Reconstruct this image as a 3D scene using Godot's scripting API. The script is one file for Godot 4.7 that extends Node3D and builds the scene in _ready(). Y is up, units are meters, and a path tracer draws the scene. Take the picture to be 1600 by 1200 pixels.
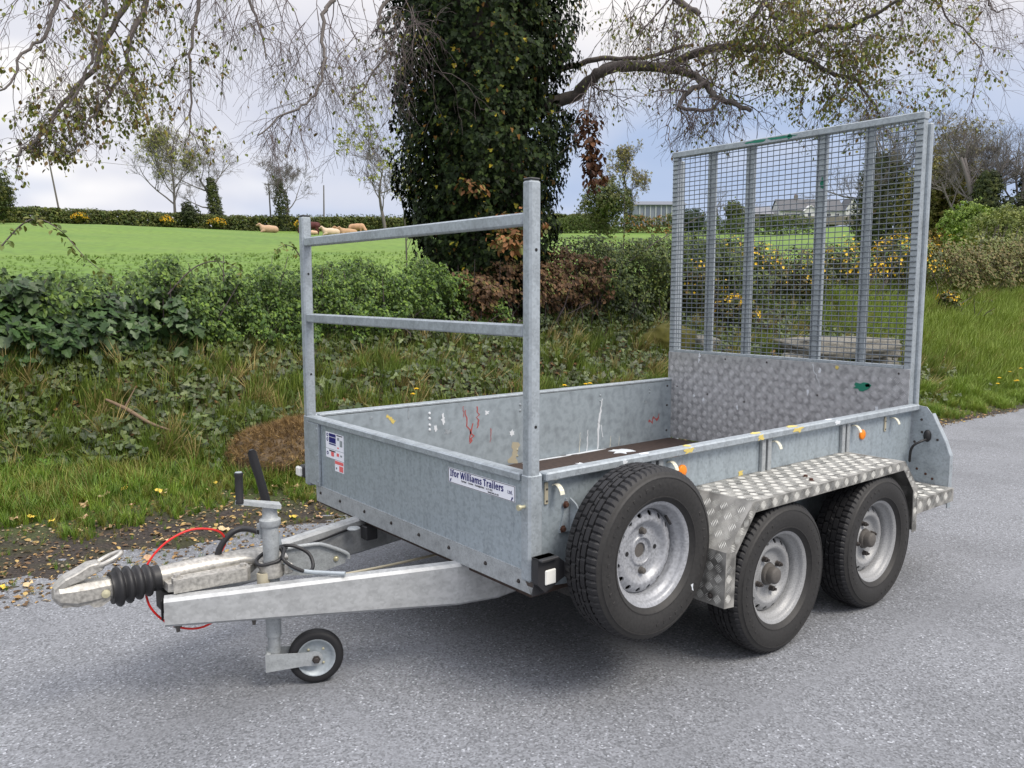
extends Node3D
# A galvanised twin-axle plant trailer on a country road. x runs across the road towards the hedge, z backwards along the trailer, y up; metres.

const W := 1.682
const L := 2.633
const RAIL := 0.797
var rng := RandomNumberGenerator.new()
var M := {}
var wob := FastNoiseLite.new()


# Collects triangles. Corners are given anticlockwise as seen from outside.
class MB:
	var v := PackedVector3Array()
	var n := PackedVector3Array()
	var t := PackedVector2Array()
	var c := PackedColorArray()
	var ix := PackedInt32Array()
	var tint := Color.WHITE

	func vert(p: Vector3, nn: Vector3, uv := Vector2.ZERO) -> int:
		v.append(p); n.append(nn); t.append(uv); c.append(tint)
		return v.size() - 1

	func tri(a: Vector3, b: Vector3, d: Vector3) -> void:
		var nn := (b - a).cross(d - a).normalized()
		var i := vert(a, nn); vert(b, nn); vert(d, nn)
		ix.append(i); ix.append(i + 2); ix.append(i + 1)

	func face(pts: Array, out: Vector3) -> void:
		var nn: Vector3 = (pts[1] - pts[0]).cross(pts[2] - pts[0])
		if pts.size() > 3 and nn.length() < 1e-9:
			nn = (pts[2] - pts[0]).cross(pts[3] - pts[0])
		var q := pts
		if nn.dot(out) < 0:
			q = pts.duplicate(); q.reverse()
			nn = -nn
		nn = nn.normalized()
		var i := v.size()
		for p in q:
			vert(p, nn)
		for k in range(1, q.size() - 1):
			ix.append(i); ix.append(i + k + 1); ix.append(i + k)

	# a box with chamfered edges
	func box(at: Vector3, size: Vector3, ch := 0.0, b := Basis.IDENTITY) -> void:
		var h := size * 0.5
		ch = minf(ch, minf(h.x, minf(h.y, h.z)) * 0.9)
		var o := func(p: Vector3) -> Vector3: return at + b * p
		for ax in 3:
			var a1 := (ax + 1) % 3
			var a2 := (ax + 2) % 3
			for s in [-1.0, 1.0]:
				var pts := []
				for q in [[-1, -1], [1, -1], [1, 1], [-1, 1]]:
					var p := Vector3.ZERO
					p[ax] = s * h[ax]
					p[a1] = q[0] * (h[a1] - ch)
					p[a2] = q[1] * (h[a2] - ch)
					pts.append(o.call(p))
				var out := Vector3.ZERO
				out[ax] = s
				face(pts, b * out)
			if ch > 0:
				for s1 in [-1.0, 1.0]:
					for s2 in [-1.0, 1.0]:
						var pts := []
						for q in [[-1, 0], [1, 0], [1, 1], [-1, 1]]:
							var p := Vector3.ZERO
							p[ax] = q[0] * (h[ax] - ch)
							p[a1] = s1 * (h[a1] - (0.0 if q[1] == 0 else ch))
							p[a2] = s2 * (h[a2] - (ch if q[1] == 0 else 0.0))
							pts.append(o.call(p))
						var out := Vector3.ZERO
						out[a1] = s1; out[a2] = s2
						face(pts, b * out)
		if ch > 0:
			for s in 8:
				var g := Vector3(-1 if s & 1 else 1, -1 if s & 2 else 1, -1 if s & 4 else 1)
				var i := h - Vector3.ONE * ch
				face([o.call(g * Vector3(h.x, i.y, i.z)), o.call(g * Vector3(i.x, h.y, i.z)), o.call(g * Vector3(i.x, i.y, h.z))], b * g)

	# from corner to corner
	func span(lo: Vector3, hi: Vector3, ch := 0.003) -> void:
		box((lo + hi) * 0.5, (hi - lo).abs(), ch)

	# a bar of rectangular section between two points, w across (level), h upright
	func bar(a: Vector3, b: Vector3, w: float, h: float, ch := 0.003, up := Vector3.UP) -> void:
		var f := (b - a).normalized()
		var r := up.cross(f)
		if r.length() < 1e-4:
			r = Vector3.RIGHT
		r = r.normalized()
		box((a + b) * 0.5, Vector3(w, h, a.distance_to(b)), ch, Basis(r, f.cross(r), f))

	func tube(path: Array, radii: Variant, sides := 8, caps := true) -> void:
		var k := path.size()
		var nrm := Vector3.UP
		var d0: Vector3 = (path[1] - path[0]).normalized()
		if absf(d0.dot(nrm)) > 0.9:
			nrm = Vector3.RIGHT
		nrm = (nrm - d0 * nrm.dot(d0)).normalized()
		var start := v.size()
		var run := 0.0
		for i in k:
			var d: Vector3 = (path[mini(i + 1, k - 1)] - path[maxi(i - 1, 0)])
			d = d.normalized() if d.length() > 1e-9 else d0
			nrm = nrm - d * nrm.dot(d)
			nrm = nrm.normalized() if nrm.length() > 1e-6 else d.cross(Vector3(0.3, 0.5, 0.8)).normalized()
			var bi := d.cross(nrm)
			var r: float = radii[i] if radii is Array else radii
			if i:
				run += path[i].distance_to(path[i - 1])
			for s in sides:
				var a := TAU * s / sides
				var o := nrm * cos(a) + bi * sin(a)
				vert(path[i] + o * r, o, Vector2(float(s) / sides, run))
		for i in k - 1:
			for s in sides:
				var a := start + i * sides + s
				var b := start + i * sides + (s + 1) % sides
				ix.append(a); ix.append(a + sides); ix.append(b)
				ix.append(b); ix.append(a + sides); ix.append(b + sides)
		if caps:
			for e in [0, k - 1]:
				var d: Vector3 = (path[0] - path[1]) if e == 0 else (path[k - 1] - path[k - 2])
				var pts := []
				for s in sides:
					pts.append(v[start + e * sides + s])
				face(pts, d)

	# profile of Vector2(radius, height) turned round the y axis of x
	func lathe(prof: Array, x: Transform3D, segs := 24, crease := 0.7, from := 0.0, to := TAU) -> void:
		var k := prof.size()
		var dirs := []
		for i in k - 1:
			var e: Vector2 = prof[i + 1] - prof[i]
			dirs.append(Vector2(e.y, -e.x).normalized())
		for i in k - 1:
			var n0: Vector2 = dirs[i]
			var n1: Vector2 = dirs[i]
			if i > 0 and dirs[i - 1].dot(dirs[i]) > crease:
				n0 = (dirs[i - 1] + dirs[i]).normalized()
			if i < k - 2 and dirs[i + 1].dot(dirs[i]) > crease:
				n1 = (dirs[i + 1] + dirs[i]).normalized()
			var start := v.size()
			for s in segs + 1:
				var a := lerpf(from, to, float(s) / segs)
				var o := Vector3(cos(a), 0, sin(a))
				vert(x * (o * prof[i].x + Vector3.UP * prof[i].y), (x.basis * (o * n0.x + Vector3.UP * n0.y)).normalized(), Vector2(float(s) / segs, prof[i].y))
				vert(x * (o * prof[i + 1].x + Vector3.UP * prof[i + 1].y), (x.basis * (o * n1.x + Vector3.UP * n1.y)).normalized(), Vector2(float(s) / segs, prof[i + 1].y))
			for s in segs:
				var a := start + s * 2
				ix.append(a); ix.append(a + 2); ix.append(a + 1)
				ix.append(a + 1); ix.append(a + 2); ix.append(a + 3)

	# a flat outline in the xy plane of x, thickened along its z
	func prism(pts: PackedVector2Array, x: Transform3D, depth: float) -> void:
		var id := Geometry2D.triangulate_polygon(pts)
		var zz := x.basis.z
		for i in range(0, id.size(), 3):
			var a := pts[id[i]]; var b := pts[id[i + 1]]; var d := pts[id[i + 2]]
			face([x * Vector3(a.x, a.y, 0), x * Vector3(b.x, b.y, 0), x * Vector3(d.x, d.y, 0)], -zz)
			face([x * Vector3(a.x, a.y, depth), x * Vector3(b.x, b.y, depth), x * Vector3(d.x, d.y, depth)], zz)
		var ccw := not Geometry2D.is_polygon_clockwise(pts)
		for i in pts.size():
			var a := pts[i]; var b := pts[(i + 1) % pts.size()]
			var o := Vector3(b.y - a.y, a.x - b.x, 0) * (1.0 if ccw else -1.0)
			face([x * Vector3(a.x, a.y, 0), x * Vector3(b.x, b.y, 0), x * Vector3(b.x, b.y, depth), x * Vector3(a.x, a.y, depth)], x.basis * o)

	func ball(at: Vector3, r: Vector3, segs := 12, rings := 8) -> void:
		var start := v.size()
		for i in rings + 1:
			var p := PI * i / rings
			for s in segs + 1:
				var a := TAU * s / segs
				var o := Vector3(sin(p) * cos(a), cos(p), sin(p) * sin(a))
				vert(at + o * r, (o / r).normalized(), Vector2(float(s) / segs, float(i) / rings))
		for i in rings:
			for s in segs:
				var a := start + i * (segs + 1) + s
				ix.append(a); ix.append(a + segs + 1); ix.append(a + 1)
				ix.append(a + 1); ix.append(a + segs + 1); ix.append(a + segs + 2)

	func mesh() -> ArrayMesh:
		var arr := []
		arr.resize(Mesh.ARRAY_MAX)
		arr[Mesh.ARRAY_VERTEX] = v; arr[Mesh.ARRAY_NORMAL] = n; arr[Mesh.ARRAY_TEX_UV] = t; arr[Mesh.ARRAY_COLOR] = c; arr[Mesh.ARRAY_INDEX] = ix
		var m := ArrayMesh.new()
		m.add_surface_from_arrays(Mesh.PRIMITIVE_TRIANGLES, arr)
		return m


# Collects copies for a MultiMesh.
class Many:
	var buf := PackedFloat32Array()
	func add(x: Transform3D, c: Color) -> void:
		var b := x.basis
		buf.append_array(PackedFloat32Array([b.x.x, b.y.x, b.z.x, x.origin.x, b.x.y, b.y.y, b.z.y, x.origin.y, b.x.z, b.y.z, b.z.z, x.origin.z, c.r, c.g, c.b, 1.0]))
	func count() -> int:
		return buf.size() / 16


func thing(called: String, label: String, category: String, at := Vector3.ZERO, group := "") -> Node3D:
	var o := Node3D.new()
	o.name = called
	add_child(o, true)
	o.position = at
	tag(o, label, category, group)
	return o

func tag(o: Node, label: String, category: String, group := "") -> void:
	o.set_meta("label", label); o.set_meta("category", category)
	if group:
		o.set_meta("group", group)

# parts are drawn in the scene's coordinates whatever the base of their thing; local ones in those of the thing
func part(called: String, mb: Variant, mat: Material, parent: Node, local := false, label := "") -> MeshInstance3D:
	var o := MeshInstance3D.new()
	o.name = called
	o.mesh = mb.mesh() if mb is MB else mb
	o.material_override = mat
	parent.add_child(o, true)
	if not local and parent != self and parent is Node3D and not parent is MeshInstance3D:
		o.position = -parent.position
	if label:
		o.set_meta("label", label)
	return o

func structure(called: String, mb: MB, mat: Material) -> MeshInstance3D:
	var o := part(called, mb, mat, self)
	o.set_meta("kind", "structure")
	return o

func scatter(called: String, many: Many, mesh: Mesh, mat: Material, parent: Node) -> MultiMeshInstance3D:
	var mm := MultiMesh.new()
	mm.transform_format = MultiMesh.TRANSFORM_3D
	mm.use_colors = true
	mm.mesh = mesh
	mm.instance_count = many.count()
	mm.buffer = many.buf
	var o := MultiMeshInstance3D.new()
	o.name = called
	o.multimesh = mm
	o.material_override = mat
	parent.add_child(o, true)
	if parent != self and not parent is MeshInstance3D:
		o.position = -parent.position
	o.set_meta("kind", "stuff")
	return o

func rf(a: float, b: float) -> float:
	return rng.randf_range(a, b)

func rdir() -> Vector3:
	var z := rf(-1, 1)
	var a := rf(0, TAU)
	var r := sqrt(1 - z * z)
	return Vector3(r * cos(a), z, r * sin(a))

func lin(r: float, g: float, b: float) -> Color:   # a display colour 0..255 as linear
	return Color(r / 255.0, g / 255.0, b / 255.0).srgb_to_linear()

func turned(y: Vector3, roll: float) -> Basis:      # a basis whose y axis points along the given direction
	y = y.normalized()
	var x := y.cross(Vector3(0.31, 0.17, 0.93)).normalized()
	return Basis(x, y, x.cross(y)).rotated(y, roll)


# ---------------------------------------------------------------- materials

func noise_tex(size: int, kind: int, freq: float, colors: Array, offsets: Array, octaves := 3, normal := 0.0, seed_ := 1, ret := FastNoiseLite.RETURN_CELL_VALUE) -> NoiseTexture2D:
	var f := FastNoiseLite.new()
	f.noise_type = kind
	f.frequency = freq
	f.seed = seed_
	f.fractal_octaves = octaves
	if octaves <= 1:
		f.fractal_type = FastNoiseLite.FRACTAL_NONE
	f.cellular_return_type = ret
	var x := NoiseTexture2D.new()
	x.width = size; x.height = size
	x.seamless = true
	x.seamless_blend_skirt = 0.15
	x.noise = f
	if normal > 0:
		x.as_normal_map = true
		x.bump_strength = normal
	elif colors:
		var g := Gradient.new()
		g.offsets = PackedFloat32Array(offsets)
		var cc := PackedColorArray()
		for q in colors:
			cc.append(Color(q, q, q) if q is float else q)
		g.colors = cc
		x.color_ramp = g
	return x

func mat(color: Color, rough := 0.6, metal := 0.0) -> StandardMaterial3D:
	var m := StandardMaterial3D.new()
	m.albedo_color = color
	m.roughness = rough
	m.metallic = metal
	return m

func grey(x: float) -> Color:
	return Color(x, x, x)

func tri(m: StandardMaterial3D, scale: Vector3, tex: Texture2D) -> StandardMaterial3D:
	m.uv1_triplanar = true
	m.uv1_scale = scale
	m.albedo_texture = tex
	return m

func detail(m: StandardMaterial3D, scale: Vector3, tex: Texture2D) -> void:
	m.detail_enabled = true
	m.detail_albedo = tex
	m.detail_blend_mode = BaseMaterial3D.BLEND_MODE_MUL
	m.detail_uv_layer = BaseMaterial3D.DETAIL_UV_2
	m.uv2_triplanar = true
	m.uv2_scale = scale

func leafy(rough: float, through: float) -> StandardMaterial3D:
	var m := mat(Color.WHITE, rough)
	m.vertex_color_use_as_albedo = true
	m.backlight_enabled = true
	m.backlight = Color(through, through, through * 0.6)
	return m

func materials() -> void:
	var blotch := noise_tex(512, FastNoiseLite.TYPE_SIMPLEX_SMOOTH, 0.012, [0.86, 0.95, 1.0, 0.93], [0.0, 0.4, 0.62, 1.0], 5, 0.0, 3)
	var spangle := noise_tex(512, FastNoiseLite.TYPE_CELLULAR, 0.05, [0.90, 0.97, 1.0], [0.0, 0.5, 1.0], 1, 0.0, 5)
	var streak := noise_tex(512, FastNoiseLite.TYPE_SIMPLEX_SMOOTH, 0.02, [0.88, 0.96, 1.0, 0.97], [0.0, 0.32, 0.55, 1.0], 4, 0.0, 8)
	var grime := noise_tex(512, FastNoiseLite.TYPE_SIMPLEX_SMOOTH, 0.03, [0.80, 0.93, 1.0], [0.22, 0.5, 0.78], 5, 0.0, 11)
	var fine := noise_tex(512, FastNoiseLite.TYPE_SIMPLEX_SMOOTH, 0.15, [0.72, 1.0], [0.2, 0.75], 3, 0.0, 13)
	M.fine = fine
	M.grime = grime
	var bumps := noise_tex(512, FastNoiseLite.TYPE_SIMPLEX_SMOOTH, 0.04, [], [], 4, 2.0, 21)
	var dirt := noise_tex(512, FastNoiseLite.TYPE_SIMPLEX_SMOOTH, 0.014, [0.62, 0.86, 1.0], [0.2, 0.5, 0.75], 5, 0.0, 17)
	# galvanised steel of frames, and the smoother sheet
	var g := tri(mat(Color(0.68, 0.715, 0.74), 0.46, 0.3), Vector3.ONE * 1.3, blotch)
	detail(g, Vector3.ONE * 5.0, spangle)
	M.galv = g
	g = tri(mat(Color(0.655, 0.70, 0.73), 0.42, 0.3), Vector3(2.6, 0.3, 2.6), streak)
	detail(g, Vector3.ONE * 4.0, spangle)
	M.sheet = g
	g = tri(mat(Color(0.635, 0.68, 0.71), 0.5, 0.2), Vector3(0.8, 0.4, 0.8), streak)
	detail(g, Vector3.ONE * 2.2, blotch)
	M.inner = g
	g = tri(mat(Color(0.69, 0.71, 0.72), 0.55, 0.25), Vector3.ONE * 2.5, blotch)
	detail(g, Vector3.ONE * 9.0, spangle)
	M.dull = g
	g = tri(mat(Color(0.735, 0.745, 0.75), 0.5, 0.3), Vector3(1.6, 1.6, 1.6), blotch)
	detail(g, Vector3.ONE * 4.0, spangle)
	M.beam = g
	g = tri(mat(Color(0.76, 0.75, 0.725), 0.40, 0.45), Vector3.ONE * 3.0, grime)
	detail(g, Vector3.ONE * 9.0, blotch)
	M.cast = g
	g = tri(mat(Color(0.80, 0.805, 0.815), 0.45, 0.25), Vector3.ONE * 1.2, grime)
	detail(g, Vector3.ONE * 7.0, fine)
	M.tread_plate = g
	M.tread_bar = tri(mat(Color(0.80, 0.80, 0.81), 0.40, 0.3), Vector3.ONE * 5.0, blotch)
	g = tri(mat(Color(0.72, 0.715, 0.695), 0.55, 0.2), Vector3.ONE * 1.6, dirt)
	detail(g, Vector3.ONE * 8.0, fine)
	M.guard = g
	M.guard_bar = tri(mat(Color(0.80, 0.80, 0.78), 0.40, 0.3), Vector3.ONE * 5.0, blotch)
	M.wire = mat(Color(0.42, 0.45, 0.48), 0.5, 0.3)
	M.bolt = tri(mat(Color(0.30, 0.28, 0.27), 0.6, 0.3), Vector3.ONE * 30.0, fine)
	M.rust = tri(mat(Color(0.34, 0.22, 0.17), 0.85), Vector3.ONE * 30.0, fine)
	M.zinc = mat(Color(0.80, 0.78, 0.66), 0.35, 0.6)
	M.cream = mat(Color(0.86, 0.85, 0.78), 0.45, 0.1)
	var ty := tri(mat(Color(0.135, 0.135, 0.148), 0.62), Vector3.ONE * 3.0, blotch)
	detail(ty, Vector3.ONE * 10.0, fine)
	M.tyre = ty
	ty = tri(mat(Color(0.205, 0.20, 0.196), 0.62), Vector3.ONE * 4.0, grime)
	detail(ty, Vector3.ONE * 16.0, fine)
	M.sidewall = ty
	M.rim = tri(mat(Color(0.67, 0.68, 0.70), 0.42, 0.25), Vector3.ONE * 5.0, grime)
	var rd := tri(mat(Color(0.64, 0.645, 0.65), 0.5, 0.2), Vector3.ONE * 9.0, grime)
	M.rim_dirty = rd
	M.hub = tri(mat(Color(0.40, 0.385, 0.37), 0.7, 0.2), Vector3.ONE * 14.0, grime)
	M.dark = mat(Color(0.10, 0.10, 0.105), 0.8)
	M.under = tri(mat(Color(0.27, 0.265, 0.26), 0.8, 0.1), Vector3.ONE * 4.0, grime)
	M.rubber = tri(mat(Color(0.16, 0.16, 0.17), 0.5), Vector3.ONE * 12.0, fine)
	M.plastic = mat(Color(0.18, 0.18, 0.19), 0.45)
	var fl := tri(mat(Color(0.30, 0.235, 0.205), 0.75), Vector3(1.2, 1.2, 3.0), grime)
	detail(fl, Vector3.ONE * 9.0, fine)
	M.floor = fl
	M.orange = mat(Color(0.98, 0.55, 0.09), 0.3)
	M.lens = mat(Color(0.90, 0.90, 0.88), 0.22)
	M.red = mat(Color(0.80, 0.12, 0.10), 0.4)
	M.brass = mat(Color(0.74, 0.71, 0.62), 0.45, 0.3)
	M.white = mat(Color(0.93, 0.94, 0.97), 0.45)
	M.ink = mat(Color(0.09, 0.10, 0.42), 0.5)
	M.ink_black = mat(Color(0.12, 0.12, 0.16), 0.5)
	M.pink = mat(Color(0.90, 0.42, 0.42), 0.5)
	M.paint_white = mat(Color(0.84, 0.86, 0.88), 0.5)
	M.paint_red = mat(Color(0.66, 0.33, 0.32), 0.6)
	M.paint_yellow = mat(Color(0.82, 0.74, 0.42), 0.6)
	M.paint_green = mat(Color(0.10, 0.47, 0.38), 0.55)
	# ground
	var chips := noise_tex(2048, FastNoiseLite.TYPE_CELLULAR, 0.085, [0.52, 0.62, 0.70, 0.77, 1.0], [0.0, 0.25, 0.62, 0.96, 1.0], 1, 0.0, 31)
	var chip_n := noise_tex(2048, FastNoiseLite.TYPE_CELLULAR, 0.085, [], [], 1, 4.0, 31, FastNoiseLite.RETURN_DISTANCE)
	var wear := noise_tex(512, FastNoiseLite.TYPE_SIMPLEX_SMOOTH, 0.008, [0.91, 0.97, 1.0], [0.15, 0.5, 0.85], 5, 0.0, 33)
	var rd2 := mat(Color(0.725, 0.74, 0.77), 0.8)
	rd2.albedo_texture = chips
	rd2.normal_enabled = true
	rd2.normal_texture = chip_n
	rd2.normal_scale = 0.7
	rd2.uv1_scale = Vector3(1, 1, 1)
	rd2.detail_enabled = true
	rd2.detail_albedo = wear
	rd2.detail_blend_mode = BaseMaterial3D.BLEND_MODE_MUL
	rd2.detail_uv_layer = BaseMaterial3D.DETAIL_UV_2
	rd2.uv2_triplanar = true
	rd2.uv2_scale = Vector3.ONE * 0.23
	M.road = rd2
	var soil := tri(mat(Color.WHITE, 0.95), Vector3.ONE * 1.4, noise_tex(512, FastNoiseLite.TYPE_SIMPLEX_SMOOTH, 0.06, [0.55, 0.8, 1.0], [0.2, 0.5, 0.85], 5, 0.0, 41))
	soil.vertex_color_use_as_albedo = true
	soil.normal_enabled = true
	soil.normal_texture = bumps
	soil.normal_scale = 1.0
	M.soil = soil
	var fd := tri(mat(Color.WHITE, 0.9), Vector3.ONE * 0.11, noise_tex(512, FastNoiseLite.TYPE_SIMPLEX_SMOOTH, 0.03, [0.80, 0.93, 1.0], [0.2, 0.5, 0.8], 6, 0.0, 43))
	fd.vertex_color_use_as_albedo = true
	M.field = fd
	# growing things
	M.ivy = leafy(0.5, 0.2)
	M.trunk_ivy = leafy(0.62, 0.15)
	M.trunk_ivy.metallic_specular = 0.28
	M.leaf = leafy(0.55, 0.6)
	M.grass = leafy(0.6, 0.5)
	M.far_leaf = leafy(0.7, 0.5)
	M.dead = leafy(0.7, 0.4)
	var bark := tri(mat(Color(0.39, 0.365, 0.35), 0.9), Vector3.ONE * 2.2, grime)
	bark.normal_enabled = true
	bark.normal_texture = bumps
	M.bark = bark
	M.twig = mat(Color(0.37, 0.33, 0.33), 0.9)
	M.far_bark = mat(Color(0.42, 0.40, 0.39), 0.9)  # bark paled, so distance haze is put into its colour
	var st := tri(mat(Color(0.50, 0.49, 0.46), 0.9), Vector3.ONE * 1.6, grime)
	st.normal_enabled = true
	st.normal_texture = bumps
	st.normal_scale = 2.0
	M.stone = st
	M.moss = tri(mat(Color(0.38, 0.37, 0.13), 0.95), Vector3.ONE * 6.0, fine)


func _ready() -> void:
	rng.seed = 20240
	wob.seed = 7
	wob.frequency = 1.0
	wob.fractal_octaves = 3
	camera_and_light()
	materials()
	ground()
	far_country()
	field_animals()
	big_tree()
	hedges()
	bank_cover()
	trailer()
	roadside_bits()


func camera_and_light() -> void:
	var cam := Camera3D.new()
	cam.name = "camera"
	cam.fov = 50.05
	cam.near = 0.05
	cam.far = 900.0
	add_child(cam)
	var yaw := 0.8929
	var pitch := -0.1136
	var f := Vector3(sin(yaw) * cos(pitch), sin(pitch), cos(yaw) * cos(pitch))
	cam.position = Vector3(-1.9728, 1.385, -1.6602)
	cam.look_at_from_position(cam.position, cam.position + f, Vector3.UP)
	cam.current = true
	var env := Environment.new()
	env.background_mode = Environment.BG_SKY
	env.tonemap_mode = Environment.TONE_MAPPER_LINEAR
	env.tonemap_exposure = 1.13
	env.sdfgi_enabled = true
	env.ssao_enabled = true
	env.ssil_enabled = true
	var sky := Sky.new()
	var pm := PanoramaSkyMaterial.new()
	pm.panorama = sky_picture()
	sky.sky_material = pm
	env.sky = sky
	var we := WorldEnvironment.new()
	we.name = "environment"
	we.environment = env
	add_child(we)
	var sun := DirectionalLight3D.new()
	sun.name = "sun"
	sun.light_color = Color(1.0, 0.965, 0.91)
	sun.light_energy = 0.8
	sun.light_angular_distance = 24.0
	sun.shadow_enabled = true
	add_child(sun)
	var to_sun := Vector3(-0.60, 0.78, 0.16).normalized()
	sun.look_at_from_position(Vector3.ZERO, -to_sun, Vector3.UP)


# A bright overcast sky: layers of broken cloud with a little blue between, bluer and creamier to one side, with brightness added overhead to light the ground.
func sky_picture() -> ImageTexture:
	var w := 1024
	var h := 512
	var a := FastNoiseLite.new()
	a.seed = 5; a.frequency = 1.0; a.fractal_octaves = 5; a.noise_type = FastNoiseLite.TYPE_SIMPLEX_SMOOTH
	var data := PackedFloat32Array()
	data.resize(w * h * 3)
	var cloud := Vector3(0.71, 0.72, 0.79)
	var glow := Vector3(0.96, 0.94, 0.93)
	var blue := Vector3(0.37, 0.48, 0.70)
	var shade := Vector3(0.56, 0.58, 0.69)
	var i := 0
	for y in h:
		var el := (0.5 - (y + 0.5) / h) * PI
		for x in w:
			var az := (x + 0.5) / w * TAU
			var d := Vector3(cos(el) * sin(az), sin(el), -cos(el) * cos(az))
			var c := cloud
			if el > -0.02:
				# clouds lie on a layer overhead and so flatten towards the horizon
				var p := Vector3(d.x, 0, d.z) / (maxf(d.y, 0.0) + 0.20)
				var k := a.get_noise_3d(p.x * 0.5 + 3.1, 0.3, p.z * 0.5)
				var k2 := a.get_noise_3d(p.x * 1.3 + 7.0, 3.3 + d.y * 3.0, p.z * 1.3)
				var thin := smoothstep(0.55, 1.0, Vector2(d.x, d.z).normalized().dot(Vector2(0.36, 0.93))) * smoothstep(0.27, 0.17, d.y) * 0.75
				var gap := clampf(smoothstep(0.16, 0.50, k) * 0.5 + thin * (1.25 + 0.9 * k2), 0, 1)
				var dim := smoothstep(0.0, 0.40, -k + 0.5 * k2)
				c = cloud.lerp(glow, smoothstep(-0.15, 0.35, k2) * 0.9).lerp(shade, dim * 0.65).lerp(blue, gap * 0.9)
				c = c.lerp(Vector3(1.0, 0.955, 0.92), smoothstep(0.21, 0.33, d.y) * smoothstep(0.5, 0.95, Vector2(d.x, d.z).normalized().dot(Vector2(0.36, 0.93))) * (0.45 + 0.5 * k2))
				c = c.lerp(Vector3(0.66, 0.69, 0.80), smoothstep(0.13, 0.02, d.y) * 0.5)
				c *= 1.0 + 1.3 * smoothstep(0.35, 0.95, d.y)  # extra brightness added towards the zenith to light the ground
			else:
				c = Vector3(0.16, 0.17, 0.14)
			data[i] = c.x; data[i + 1] = c.y; data[i + 2] = c.z
			i += 3
	var im := Image.create_from_data(w, h, false, Image.FORMAT_RGBF, data.to_byte_array())
	return ImageTexture.create_from_image(im)


# ---------------------------------------------------------------- ground

func table(z: float, at: Array) -> float:
	for i in at.size() - 1:
		if z <= at[i + 1][0]:
			var k := clampf((z - at[i][0]) / (at[i + 1][0] - at[i][0]), 0, 1)
			return lerpf(at[i][1], at[i + 1][1], k * k * (3 - 2 * k) if i > 0 else k)
	return at[at.size() - 1][1]

func edge(z: float) -> float:         # where the tarmac stops
	return table(z, [[-6.0, 2.1], [-1.2, 2.18], [0.5, 2.40], [3.0, 2.2], [7.6, 1.80], [14.0, 1.35], [30.0, 0.2]]) + 0.07 * wob.get_noise_2d(z * 1.1, 4.0) + 0.03 * wob.get_noise_2d(z * 7.0, 9.0)

func foot(z: float) -> float:         # where the bank starts
	return table(z, [[-6.0, 5.3], [-0.9, 4.75], [0.9, 3.7], [2.5, 3.25], [5.0, 2.75], [8.0, 2.35], [14.0, 1.9], [30.0, 1.2]])

func crest(z: float) -> float:
	return table(z, [[-6.0, 5.75], [0.0, 5.6], [4.0, 5.5], [9.0, 5.0], [14.0, 4.6], [30.0, 3.6]])

func top(z: float) -> float:          # height of the bank's top
	return 0.82 + 0.045 * clampf(z - 2.0, 0.0, 16.0)

func height(x: float, z: float) -> float:
	var e := edge(z)
	var f := foot(z)
	var c := crest(z)
	var y := 0.0
	if x < f:
		y = -0.02 + 0.10 * clampf((x - e + 0.2) / (f - e + 0.2), -0.5, 1.0) + 0.018 * wob.get_noise_2d(x * 3.0, z * 3.0) * clampf((x - e + 0.1) * 3.0, 0, 1)
	elif x < c:
		var k := (x - f) / (c - f)
		y = lerpf(0.08, top(z), pow(k, 0.85) * (1.0 - 0.12 * sin(k * PI))) + 0.10 * wob.get_noise_2d(x * 1.3, z * 1.3) * sin(k * PI)
	else:
		var far := Vector2(x, z)
		y = top(z) + 0.055 * clampf(x - c, 0.0, 4.0) * 0.3
		y += 0.0735 * clampf(x - c - 2.0, 0.0, 400.0) + 0.056 * clampf(z - 40.0, 0.0, 400.0)
		y += 0.0515 * 0.13 * clampf(z - 2.0, 0.0, 16.0)
		y += 0.35 * wob.get_noise_2d(x * 0.02, z * 0.02) * clampf((x - c - 4.0) / 25.0, 0, 1)
		var d := far.length()
		if d > 165.0:
			y -= (d - 165.0) * 0.10
	return y

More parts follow.
